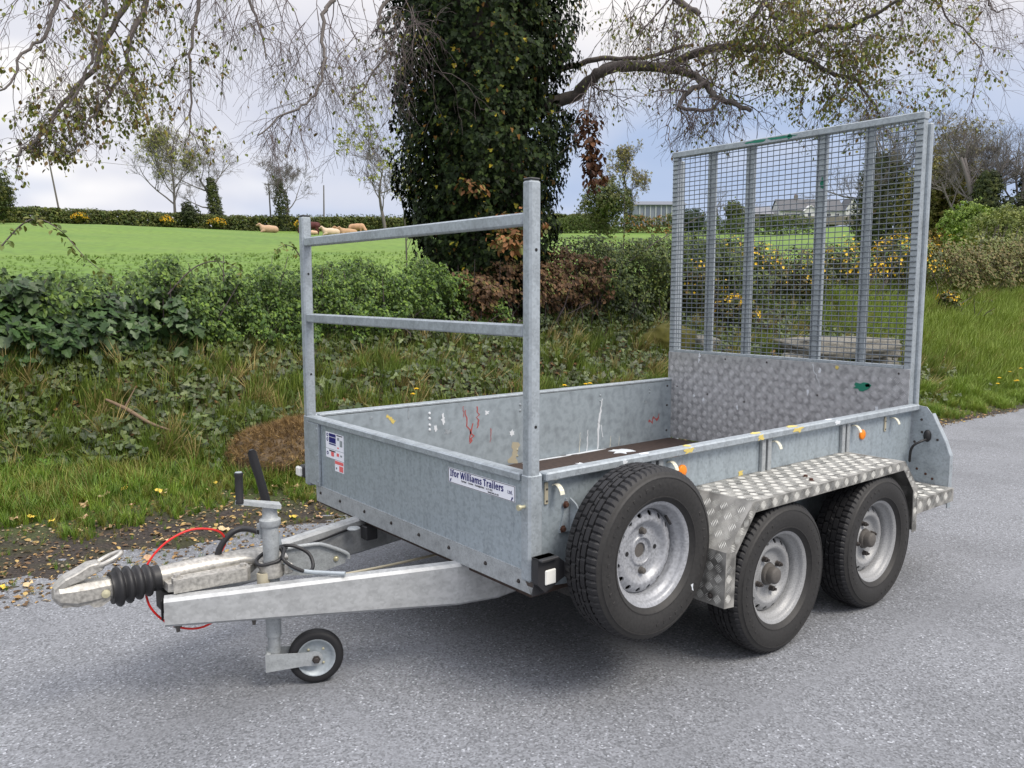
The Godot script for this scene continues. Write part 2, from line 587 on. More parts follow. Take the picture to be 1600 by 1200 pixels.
func ground() -> void:
	var mb := MB.new()
	# the tarmac, one sheet
	var x0 := -40.0
	var step := [-40.0, -12.0, -4.0, 0.0, 3.2]
	for i in step.size() - 1:
		for k in 12:
			var za := -40.0 + k * 10.0
			var zb := za + 10.0
			var s := mb.v.size()
			for p in [[step[i], za], [step[i], zb], [step[i + 1], zb], [step[i + 1], za]]:
				mb.vert(Vector3(p[0], 0, p[1]), Vector3.UP, Vector2(p[0], p[1]) * 0.9)
			mb.ix.append_array(PackedInt32Array([s, s + 2, s + 1, s, s + 3, s + 2]))
	structure("road", mb, M.road)
	# verge and bank
	var zs := []
	var z := -9.0
	while z < 46.0:
		zs.append(z)
		z += 0.09 if z > -1.6 and z < 9.0 else 0.2 if z < 20 else 0.5
	var xs := []
	var x := 0.9
	while x < 8.3:
		xs.append(x)
		x += 0.075
	grid("grass_bank", xs, zs, M.soil, func(xx: float, zz: float) -> Color:
		var e := edge(zz)
		var f := foot(zz)
		var n := wob.get_noise_2d(xx * 2.2, zz * 2.2)
		var dirt := lin(68, 60, 54)
		var green := lin(74, 84, 40)
		dirt = dirt.lerp(lin(66, 70, 36), clampf(wob.get_noise_2d(xx * 3.1 + 5.0, zz * 3.1) * 2.2, 0, 0.8))
		var litter := lin(70, 58, 42)
		if xx < f - 0.1:
			return dirt.lerp(green, smoothstep(-0.2, 0.25, (xx - e - dirt_width(zz)) * 1.2 + n * 0.5))
		return green.lerp(litter, clampf(0.6 + n, 0, 1)))
	# the field beyond the hedge
	zs = []
	z = -70.0
	while z < 230.0:
		zs.append(z)
		z += 1.5 if z < 45 and z > -10 else 5.0
	xs = [7.6, 8.3, 9.0, 10.0, 11.0, 12.5, 14.0, 16.0, 18.5, 21.0, 24.0]
	x = 28.0
	while x < 240.0:
		xs.append(x)
		x += 5.0
	grid("field", xs, zs, M.field, func(xx: float, zz: float) -> Color:
		var n := wob.get_noise_2d(xx * 0.09, zz * 0.09)
		var m := wob.get_noise_2d(xx * 0.5, zz * 0.5)
		return lin(104, 134, 42).lerp(lin(92, 124, 40), clampf(0.5 + n * 1.2, 0, 1)).lerp(lin(116, 140, 54), clampf(m, 0, 1)), -0.012)

func dirt_width(z: float) -> float:
	return table(z, [[-6.0, 1.1], [-0.6, 0.95], [0.8, 0.5], [3.0, 0.5], [7.0, 0.2], [30.0, 0.15]])

func grid(called: String, xs: Array, zs: Array, m: Material, tint: Callable, drop := 0.0) -> void:
	var mb := MB.new()
	var k := xs.size()
	for zz in zs:
		for xx in xs:
			var y := height(xx, zz)
			var ee := 0.06
			var nn := Vector3(height(xx - ee, zz) - height(xx + ee, zz), 2 * ee, height(xx, zz - ee) - height(xx, zz + ee)).normalized()
			mb.tint = tint.call(xx, zz)
			mb.vert(Vector3(xx, y + drop, zz), nn)
	for j in zs.size() - 1:
		for i in k - 1:
			var a := j * k + i
			mb.ix.append_array(PackedInt32Array([a, a + 1, a + k, a + 1, a + k + 1, a + k]))
	structure(called, mb, m)


# ---------------------------------------------------------------- leaves and blades

var ivy_leaf: ArrayMesh
var oval_leaf: ArrayMesh
var spray: ArrayMesh
var tufts := []
var flower: ArrayMesh

func shapes() -> void:
	var mb := MB.new()
	var o := [V(0, 0, 0), V(-0.42, 0.07, -0.06), V(-0.5, 0.05, 0.28), V(-0.28, 0.02, 0.42), V(-0.30, 0.0, 0.66), V(0, -0.06, 1.0), V(0.30, 0.0, 0.66), V(0.28, 0.02, 0.42), V(0.5, 0.05, 0.28), V(0.42, 0.07, -0.06)]
	var c := V(0, -0.02, 0.35)
	for i in o.size():
		mb.face([c, o[i], o[(i + 1) % o.size()]], Vector3.UP)
	ivy_leaf = mb.mesh()
	mb = MB.new()
	var m := [V(0, 0, 0), V(0, -0.03, 0.5), V(0, -0.10, 1.0)]
	for s in [-1.0, 1.0]:
		var e := [V(s * 0.27, 0.06, 0.28), V(s * 0.27, 0.03, 0.64)]
		mb.face([m[0], e[0], m[1]], Vector3.UP)
		mb.face([m[1], e[0], e[1]], Vector3.UP)
		mb.face([m[1], e[1], m[2]], Vector3.UP)
	oval_leaf = mb.mesh()
	# a spray of five oval leaves on a twig, for crowns
	mb = MB.new()
	for i in 6:
		var a := i * 2.4
		var b := Basis(Vector3.UP, a) * Basis(Vector3.RIGHT, 0.4 + 0.5 * sin(i * 5.0))
		var at := V(cos(a) * 0.10, 0.08 * i, sin(a) * 0.10)
		for s in [-1.0, 1.0]:
			mb.face([at, at + b * V(s * 0.13, 0.03, 0.22), at + b * V(0, -0.02, 0.46)], b * Vector3.UP)
	spray = mb.mesh()
	for k in 4:
		tufts.append(make_tuft([14, 18, 10, 12][k], [0.9, 0.55, 1.0, 0.3][k], 77 + k))
	mb = MB.new()
	for i in 8:
		var a := TAU * i / 8.0
		mb.face([V(0, 0, 0), V(cos(a - 0.3), 0.35, sin(a - 0.3)) * 0.5, V(cos(a + 0.3), 0.35, sin(a + 0.3)) * 0.5], Vector3.UP)
	flower = mb.mesh()

# blades of grass one unit long, bent over by their own weight
func make_tuft(blades: int, stand: float, seed_: int) -> ArrayMesh:
	var r := RandomNumberGenerator.new()
	r.seed = seed_
	var mb := MB.new()
	for i in blades:
		var a := r.randf_range(0, TAU)
		var dir := V(cos(a), 0, sin(a))
		var side := V(-dir.z, 0, dir.x)
		var l := r.randf_range(0.55, 1.0)
		var lean := r.randf_range(0.15, 0.9) * (1.4 - stand)
		var w := r.randf_range(0.012, 0.022)
		var at := dir * r.randf_range(0.0, 0.12) + side * r.randf_range(-0.06, 0.06)
		var shade := r.randf_range(0.75, 1.15)
		mb.tint = Color(shade, shade, shade * 0.9)
		var p := [at]
		for s in 3:
			var k := (s + 1) / 3.0
			p.append(at + V(0, 1, 0) * l * (k - 0.35 * lean * k * k) + dir * l * lean * k * k * 0.75)
		for s in 2:
			var wa := w * (1.0 - s * 0.3)
			var wb := w * (1.0 - (s + 1) * 0.3)
			mb.face([p[s] - side * wa, p[s] + side * wa, p[s + 1] + side * wb, p[s + 1] - side * wb], dir + V(0, 0.4, 0))
		mb.face([p[2] - side * w * 0.4, p[2] + side * w * 0.4, p[3]], dir + V(0, 0.4, 0))
	return mb.mesh()

func leaf_at(p: Vector3, n: Vector3, size: float, droop := 0.6) -> Transform3D:
	var y := n.normalized()
	var z := (rdir() + V(0, -droop * 2.0, 0))
	z = (z - y * z.dot(y)).normalized()
	var x := y.cross(z)
	return Transform3D(Basis(x * size, y * size, z * size), p)

func tone(cols: Array, spread_ := 0.25) -> Color:
	var c: Color = cols[rng.randi() % cols.size()]
	var k := rf(1.0 - spread_, 1.0 + spread_)
	return Color(c.r * k * 1.08, c.g * k, c.b * k * 0.78)

# leaves in and on an uneven ball
func clump(many: Many, c: Vector3, r: Vector3, count: int, size: float, cols: Array, gap := -0.15, droop := 0.6) -> void:
	for i in count:
		var d := rdir()
		var q := pow(rf(0.05, 1.0), 0.4) * (0.85 + 0.35 * wob.get_noise_3d(c.x * 3 + d.x * 2.0, c.y * 3 + d.y * 2.0, c.z * 3 + d.z * 2.0))
		var p := c + d * r * q
		if wob.get_noise_3d(p.x * 2.3, p.y * 2.3, p.z * 2.3) < gap:
			continue
		many.add(leaf_at(p, d * 0.7 + V(0, 0.45, 0) + rdir() * 0.7, size * rf(0.65, 1.25), droop), tone(cols))


# ---------------------------------------------------------------- trees at a distance

# one limb and what grows from it; the ends of its twigs go into tips
func grow(mb: MB, p: Vector3, d: Vector3, length: float, r: float, level: int, o: Dictionary, tips: Array) -> void:
	var k := 5 if level > 1 else 4
	var path := [p]
	var rad := [r]
	var q := p
	var dir := d.normalized()
	for i in k:
		dir = (dir + rdir() * o.get("wander", 0.22) + V(0, o.get("rise", 0.08), 0)).normalized()
		q += dir * length / k
		path.append(q)
		rad.append(lerpf(r, r * o.get("taper", 0.35), float(i + 1) / k))
	mb.tube(path, rad, 7 if r > 0.12 else 4 if r > 0.03 else 3, false)
	if level <= 0:
		tips.append(q)
		tips.append(path[k - 1])
		return
	var many: int = o.get("many", 5)
	for i in many:
		var s := rf(0.35 if level > 1 else 0.15, 1.0)
		if level == o.get("levels", 3):
			s = lerpf(o.get("bare", 0.3), 1.0, (i + rf(0, 1)) / many)
		var j := mini(int(s * k), k - 1)
		var at: Vector3 = path[j].lerp(path[j + 1], s * k - j)
		var out := rdir()
		out = (out - dir * out.dot(dir)).normalized()
		var open: float = o.get("open", 0.9)
		grow(mb, at, dir * rf(0.5, 0.9) + out * open * rf(0.6, 1.2), length * rf(0.40, 0.66) * (1.15 - 0.35 * s) * (o.get("reach", 1.0) if level == o.get("levels", 3) else 1.0), maxf(lerpf(r, rad[k], s) * rf(0.42, 0.66), o.get("fine", 0.006)), level - 1, o, tips)
	tips.append(q)

func tree(called: String, label: String, x: float, z: float, h: float, seed_: int, o: Dictionary, group := "") -> Node3D:
	rng.seed = seed_
	var at := V(x, height(x, z) - 0.15, z)
	var t := thing(called, label, "tree", at, group)
	var mb := MB.new()
	var tips := []
	var lean: Vector3 = o.get("lean", V(rf(-0.08, 0.08), 1, rf(-0.08, 0.08)))
	for s in o.get("stems", 1):
		grow(mb, at + V(rf(-0.2, 0.2), 0, rf(-0.2, 0.2)) * s, lean + V(rf(-0.3, 0.3), 0, rf(-0.3, 0.3)) * s, h * o.get("trunk", 0.72), h * o.get("girth", 0.026), o.get("levels", 3), o, tips)
	part("trunk", mb, M.far_bark, t)
	if o.has("leaf"):
		var lv := Many.new()
		var each: float = o.get("each", 1.0)
		for p in tips:
			var n := int(each) + (1 if rng.randf() < fmod(each, 1.0) else 0)
			for i in n:
				lv.add(leaf_at(p + rdir() * o.get("puff", 0.35), rdir() + V(0, 0.5, 0), o.size * rf(0.6, 1.3)), tone(o.leaf))
		scatter("crown", lv, spray, M.far_leaf, t)
	if o.has("ivy"):
		var iv := Many.new()
		for i in int(o.get("ivies", 900)):
			var k := rf(0.0, o.ivy)
			var p: Vector3 = at + lean.normalized() * k * h
			var rr: float = h * o.get("ivyw", 0.07) * (0.45 + 0.75 * sin(PI * (0.12 + 0.86 * k / o.ivy))) * (1.0 + 0.5 * wob.get_noise_2d(k * 9.0, x))
			var a := rf(0, TAU)
			iv.add(leaf_at(p + V(cos(a), rf(-0.3, 0.3), sin(a)) * rr * rf(0.5, 1.0), V(cos(a), 0.4, sin(a)), o.get("ivysize", 0.4) * rf(0.6, 1.2)), tone([lin(58, 72, 36), lin(46, 60, 34), lin(78, 88, 44)]))
		scatter("ivy", iv, spray, M.far_leaf, t)
	return t

func bush(called: String, label: String, category: String, c: Vector3, r: Vector3, count: int, size: float, cols: Array, seed_: int, group := "", yellow := 0) -> Node3D:
	rng.seed = seed_
	var t := thing(called, label, category, c - V(0, r.y, 0), group)
	var many := Many.new()
	for k in 6:
		clump(many, c + rdir() * r * 0.45, r * rf(0.5, 0.75), count / 6, size, cols, -0.3, 0.2)
	scatter("foliage", many, spray, M.far_leaf, t)
	if yellow:
		var fl := Many.new()
		for i in yellow:
			var d := rdir()
			d.y = absf(d.y) - 0.25
			fl.add(leaf_at(c + d * r * rf(0.8, 1.08), d, size * rf(0.4, 0.8)), tone([lin(236, 196, 40), lin(214, 166, 36), lin(240, 208, 70)]))
		scatter("flowers", fl, spray, M.far_leaf, t)
	return t

func far_country() -> void:
	shapes()
	rng.seed = 31
	# the hedge across the top of the field
	var line := [V(124, 0, -25), V(115, 0, 8), V(101, 0, 48), V(95, 0, 68), V(88, 0, 88)]
	for s in 4:
		var a: Vector3 = line[s]
		var b: Vector3 = line[s + 1]
		var t := thing("field_hedge", ["clipped green hedge at the far left edge of the field, beside the leaning pole", "clipped hedge across the top of the field below the three bare trees", "clipped hedge at the top of the field behind the standing cattle", "dark hedge at the top of the field just right of the ivy-covered tree"][s], "hedge", V(b.x, height(b.x, b.z), b.z), "clipped hedge along the top of the field")
		var many := Many.new()
		for i in 9000:
			var k := rf(0, 1)
			var p := a.lerp(b, k)
			var hh := 1.75 + 0.25 * wob.get_noise_1d(k * 9.0 + s * 5.0) + (0.5 if s == 3 else 0.0)
			p += V(rf(-0.8, 0.8), 0, rf(-0.4, 0.4))
			p.y = height(p.x, p.z) - 0.3 + (hh + 0.3) * rf(0.0, 1.0)
			many.add(leaf_at(p, rdir() + V(-0.6, 0.6, 0), 0.62 * rf(0.6, 1.2)), tone([lin(84, 100, 50), lin(66, 84, 44), lin(104, 112, 62), lin(78, 86, 50)]))
		scatter("foliage", many, spray, M.far_leaf, t)
	# a second hedge line a little farther, just above it
	var fh := thing("distant_hedge", "thin dark hedge line on the skyline behind the clipped field hedge", "hedge", V(128, height(128, 30), 30))
	var mm := Many.new()
	for i in 5000:
		var k := rf(0, 1)
		var p := V(138, 0, -6).lerp(V(104, 0, 74), k)
		p.x += rf(-0.8, 0.8)
		p.y = height(p.x, p.z) - 0.5 + 2.6 * rf(0, 1)
		mm.add(leaf_at(p, rdir() + V(-0.6, 0.6, 0), 0.45 * rf(0.6, 1.2)), tone([lin(72, 86, 48), lin(60, 74, 44)]))
	scatter("foliage", mm, spray, M.far_leaf, fh)
	var yl := [[111.0, 21.0, 1.1, "gorse bush in yellow flower in the far hedge, left of the bare trees"], [107.5, 30.0, 0.9, "small gorse bush in yellow flower in the far hedge under the pale bare tree"], [105.2, 35.5, 1.3, "gorse bush in yellow flower in the far hedge beside the dark evergreen bush"], [101.5, 45.0, 0.9, "gorse bush in yellow flower in the far hedge above the lying tan cow"]]
	for q in yl:
		bush("gorse_bush", q[3], "bush", V(q[0] - 1.6, height(q[0], q[1]) + 0.75, q[1]), V(0.7, 0.75, q[2] * 0.95), 420, 0.34, [lin(94, 104, 46), lin(112, 110, 46)], int(q[1] * 10), "gorse in the far hedge", 110)
	# trees on that hedge
	tree("bare_tree", "tall pale tree with thin spring leaf, leftmost of the three in the far hedge", 110.5, 32.4, 11.5, 5, {"levels": 4, "fine": 0.016, "reach": 1.15, "rise": 0.14, "many": 8, "bare": 0.30, "open": 0.9, "trunk": 0.74, "girth": 0.019, "leaf": [lin(150, 158, 98), lin(128, 138, 84), lin(164, 168, 112)], "each": 0.15, "size": 0.40, "puff": 0.45})
	bush("evergreen_bush", "dark conical evergreen bush at the foot of the pale tall tree", "bush", V(105.5, height(106, 33.3) + 1.9, 33.0), V(1.3, 2.3, 1.3), 900, 0.5, [lin(44, 58, 34), lin(56, 68, 40)], 8)
	tree("ivy_tree", "leaning tree with an ivy-clad trunk, second of the three in the far hedge", 106.5, 36.8, 10.6, 21, {"levels": 4, "fine": 0.013, "reach": 1.35, "rise": 0.12, "many": 7, "bare": 0.42, "open": 1.0, "trunk": 0.66, "girth": 0.028, "ivy": 0.62, "ivies": 1100, "ivyw": 0.075, "ivysize": 0.5, "lean": V(0, 1, -0.14)})
	tree("ivy_tree", "small tree with ivy-clad trunk beside the upright pole in the far hedge", 102.0, 43.8, 8.4, 33, {"levels": 4, "fine": 0.017, "reach": 1.4, "rise": 0.12, "many": 7, "bare": 0.45, "open": 1.0, "trunk": 0.66, "girth": 0.026, "ivy": 0.8, "ivies": 900, "ivyw": 0.10, "ivysize": 0.45, "lean": V(0, 1, -0.10)})
	tree("bare_tree", "bare tree on the skyline just left of the big ivy-covered tree", 97.0, 56.0, 13.0, 44, {"levels": 4, "fine": 0.028, "many": 6, "bare": 0.2, "open": 0.9, "trunk": 0.72, "girth": 0.020})
	# round evergreen at the left edge
	bush("evergreen_tree", "round dark evergreen tree at the far left edge of the field", "tree", V(99.2, height(99.2, 10.6) + 3.0, 10.6), V(2.9, 3.4, 2.9), 3000, 0.42, [lin(62, 78, 34), lin(48, 62, 30), lin(86, 92, 40)], 91)
	# poles and wires
	poles()
	# clump of trees and hedge right of the big tree, before the barn
	bush("round_bush", "round dull-green bush between the ivy-covered tree and the barn", "bush", V(58, height(58, 59) + 3.1, 59), V(3.6, 3.3, 3.6), 2600, 0.46, [lin(96, 104, 66), lin(82, 90, 58), lin(74, 92, 50)], 61)
	tree("budding_tree", "tree in thin leaf beside the grey barn", 71.0, 76.0, 11.0, 66, {"levels": 4, "fine": 0.028, "many": 6, "bare": 0.35, "open": 0.8, "trunk": 0.66, "girth": 0.024, "leaf": [lin(142, 138, 92), lin(120, 118, 78)], "each": 0.3, "size": 0.40, "puff": 0.5, "ivy": 0.5, "ivies": 500, "ivyw": 0.05})
	var fb := thing("field_hedge", "rough green hedge across the field below the grey barn", "hedge", V(66, height(66, 76), 76), "")
	mm = Many.new()
	for i in 5200:
		var k := rf(0, 1)
		var p := V(78, 0, 66).lerp(V(54, 0, 90), k)
		p += V(rf(-1, 1), 0, rf(-1, 1))
		p.y = height(p.x, p.z) - 0.3 + (2.3 + 0.9 * wob.get_noise_1d(k * 14.0)) * rf(0, 1)
		mm.add(leaf_at(p, rdir() + V(-0.6, 0.6, 0), 0.45 * rf(0.6, 1.2)), tone([lin(84, 104, 48), lin(68, 88, 42), lin(112, 112, 60), lin(150, 112, 60)] if k > 0.35 and k < 0.6 else [lin(84, 104, 48), lin(68, 88, 42)]))
	scatter("foliage", mm, spray, M.far_leaf, fb)
	barn()
	house()
	bush("flat_topped_tree", "low spreading flat-topped tree on the lawn below the white house", "tree", V(58.5, height(58.5, 89.5) + 1.9, 89.5), V(2.2, 1.1, 2.8), 1800, 0.42, [lin(72, 86, 44), lin(56, 70, 38), lin(92, 98, 50)], 71)
	bush("round_bush", "green bushes left of the white house, behind the mesh ramp", "bush", V(75.8, height(75.8, 104) + 1.9, 104), V(2.0, 2.2, 2.2), 1600, 0.55, [lin(88, 100, 54), lin(70, 84, 46)], 72)
	bush("dark_bush", "dark green laurel bush in the field behind the left of the ramp", "bush", V(60.3, height(60.3, 74.6) + 1.5, 74.6), V(2.2, 1.9, 2.6), 1700, 0.45, [lin(54, 76, 38), lin(44, 62, 32)], 73)
	# trees on the right
	tree("ivy_tree", "tall dark ivy-clad tree behind the right end of the mesh ramp", 28.5, 57.0, 11.0, 81, {"levels": 4, "fine": 0.009, "many": 7, "bare": 0.2, "open": 0.85, "trunk": 0.72, "girth": 0.020, "stems": 2, "ivy": 0.62, "ivies": 3400, "ivyw": 0.15, "ivysize": 0.42})
	tree("bare_tree", "bare many-branched tree just right of the raised ramp", 26.0, 62.0, 9.5, 82, {"leaf": [lin(120, 118, 70), lin(100, 100, 60), lin(134, 128, 84)], "each": 0.16, "size": 0.34, "puff": 0.4, "levels": 4, "fine": 0.009, "many": 7, "bare": 0.25, "open": 0.95, "trunk": 0.7, "girth": 0.022})
	tree("ivy_tree", "bare tree with an ivy-covered fork at the far right edge", 17.8, 48.0, 9.0, 83, {"levels": 4, "fine": 0.009, "many": 7, "bare": 0.25, "open": 0.8, "trunk": 0.7, "girth": 0.028, "stems": 2, "ivy": 0.55, "ivies": 2600, "ivyw": 0.09, "ivysize": 0.34})
	tree("ivy_tree", "second ivy-covered bare tree cut off by the right edge", 16.2, 50.0, 8.6, 84, {"levels": 4, "fine": 0.009, "many": 6, "bare": 0.25, "open": 0.8, "trunk": 0.7, "girth": 0.026, "ivy": 0.6, "ivies": 1800, "ivyw": 0.09, "ivysize": 0.34})
	bush("willow_bush", "broad olive-green tree between the ramp and the ivy-covered bare tree", "tree", V(21.5, height(21.5, 51.5) + 3.0, 51.5), V(3.2, 3.8, 3.2), 5200, 0.40, [lin(110, 112, 62), lin(92, 98, 56), lin(124, 120, 74)], 85)
	bush("green_bush", "fresh green bush at the foot of the olive-green tree on the right", "bush", V(16.6, height(16.6, 43) + 1.3, 43), V(1.8, 1.8, 2.2), 2200, 0.30, [lin(120, 146, 66), lin(98, 126, 56)], 86)
	bush("dark_thicket", "dark evergreen thicket under the ivy-covered bare trees", "bush", V(17.0, height(17, 50) + 2.2, 50), V(3.4, 2.8, 3.0), 2600, 0.36, [lin(56, 68, 38), lin(46, 56, 34)], 87)
	bush("gorse_bush", "brownish gorse bush at the edge of the field right of the ramp", "bush", V(18.7, height(18.7, 45.3) + 0.8, 45.3), V(1.0, 1.1, 1.1), 700, 0.26, [lin(120, 104, 60), lin(96, 88, 50)], 88, "", 60)
	bush("pale_green_bush", "pale green bush at the right edge below the bare trees", "bush", V(11.5, height(11.5, 35) + 1.2, 35), V(2.0, 1.7, 2.6), 2400, 0.26, [lin(116, 128, 70), lin(94, 110, 60)], 89)
	# grass in the field, near enough to show its blades
	rng.seed = 12
	var g := Many.new()
	for i in 9000:
		var u := rf(0, 1)
		var d := lerpf(10.0, 30.0, u)
		var a := rf(0.30, 1.52)
		var p := V(-1.97 + d * sin(a), 0, -1.66 + d * cos(a))
		if p.x < crest(p.z) + 1.8:
			continue
		p.y = height(p.x, p.z) - 0.03
		var s := rf(0.05, 0.10) * (1.0 + d * 0.02)
		g.add(Transform3D(Basis(Vector3.UP, rf(0, TAU)).scaled(V(s * 1.6, s, s * 1.6)), p), tone([lin(100, 134, 56), lin(90, 124, 50), lin(108, 138, 64), lin(96, 128, 54)], 0.12))
	scatter("field_grass", g, tufts[1], M.grass, self)
	var fg: Node = get_child(get_child_count() - 1)
	tag(fg, "short green pasture grass covering the sloping field", "grass")

func poles() -> void:
	var spots := [[112.0, 19.5, 8.3, V(-0.05, 1, -0.14), "leaning wooden utility pole on the skyline at the left of the field"], [103.5, 42.6, 6.2, V(0, 1, -0.03), "upright wooden utility pole beside the small ivy-clad tree"], [101.0, 48.9, 6.0, V(0, 1, 0.02), "thin wooden utility pole on the skyline behind the cattle"]]
	var tops := []
	for q in spots:
		var at := V(q[0], height(q[0], q[1]), q[1])
		var t := thing("utility_pole", q[4], "pole", at, "wooden poles along the skyline")
		var mb := MB.new()
		var d: Vector3 = q[3].normalized()
		mb.tube([at, at + d * q[2]], [0.12, 0.08], 8)
		part("pole", mb, M.far_bark, t)
		tops.append(at + d * q[2])
		if q[1] < 40.0 or q[1] > 45.0:
			continue
		mb = MB.new()
		mb.bar(at + d * q[2] * 0.96 + V(-0.5, 0, 0.35), at + d * q[2] * 0.96 + V(0.5, 0, -0.35), 0.1, 0.1)
		part("crossarm", mb, M.far_bark, t)
	for k in 2:
		var w := MB.new()
		var a: Vector3 = tops[0] + V(0, -0.25, 0.3 * k)
		var b: Vector3 = [V(122, 20.5, -20), V(116, 18.2, 44)][k]
		var path := []
		for i in 9:
			var s := i / 8.0
			path.append(a.lerp(b, s) - V(0, 1.6 * s * (1 - s), 0))
		w.tube(path, 0.022, 4)
		var o := part("overhead_wire", w, M.far_bark, self)
		tag(o, ["thin overhead wire running left from the leaning pole", "thin overhead wire running right from the leaning pole"][k], "wire")

func barn() -> void:
	var a := V(112.0, 0, 122.0)
	var b := V(106.0, 0, 129.5)
	a.y = height(a.x, a.z) + 1.6
	b.y = a.y
	var t := thing("barn", "long grey metal barn with a low-pitched roof on the skyline", "building", a)
	var f := (b - a).normalized()
	var r := V(f.z, 0, -f.x)
	if r.x < 0:
		r = -r
	var len := a.distance_to(b) * 1.02
	var x := Transform3D(Basis(f, Vector3.UP, f.cross(Vector3.UP)), a)
	var wall := mat(Color(0.50, 0.525, 0.58), 0.6, 0.2)
	var roof := mat(Color(0.40, 0.42, 0.46), 0.7)
	var back := r * 8.0
	var mb := MB.new()
	mb.face([a + V(0, -3, 0), b + V(0, -3, 0), b + V(0, 2.6, 0), a + V(0, 2.6, 0)], -r)
	for e in [a, b]:
		mb.face([e + V(0, -3, 0), e + back + V(0, -3, 0), e + back + V(0, 2.6, 0), e + back * 0.5 + V(0, 3.6, 0), e + V(0, 2.6, 0)], f if e == b else -f)
	mb.face([a + back + V(0, -3, 0), b + back + V(0, -3, 0), b + back + V(0, 2.6, 0), a + back + V(0, 2.6, 0)], r)
	part("wall", mb, wall, t)
	for s in [[V(0, 2.55, 0) - r * 0.4, back * 0.5 + V(0, 3.62, 0)], [back + r * 0.4 + V(0, 2.55, 0), back * 0.5 + V(0, 3.62, 0)]]:
		mb = MB.new()
		var p := [a + s[0] - f * 0.4, b + s[0] + f * 0.4, b + s[1] + f * 0.4, a + s[1] - f * 0.4]
		mb.face(p, Vector3.UP)
		var q := []
		for c in p:
			q.append(c + V(0, 0.14, 0))
		mb.face(q, Vector3.UP)
		mb.face([p[0], p[1], q[1], q[0]], s[0] - s[1])
		part("roof", mb, roof, t)
	for i in 9:
		var p := a.lerp(b, (i + 0.5) / 9.0) - r * 0.08
		mb = MB.new()
		mb.box(p + V(0, 0.2, 0), V(0.22, 4.7, 0.12), 0.0, x.basis)
		part("post", mb, mat(Color(0.66, 0.68, 0.70), 0.6), t)
	for i in 3:
		mb = MB.new()
		mb.box(a.lerp(b, 0.22 + 0.27 * i) - r * 0.05 + V(0, 0.3, 0), V(1.5, 3.4, 0.06), 0.0, x.basis)
		part("door", mb, mat(Color(0.40, 0.43, 0.50), 0.6), t)

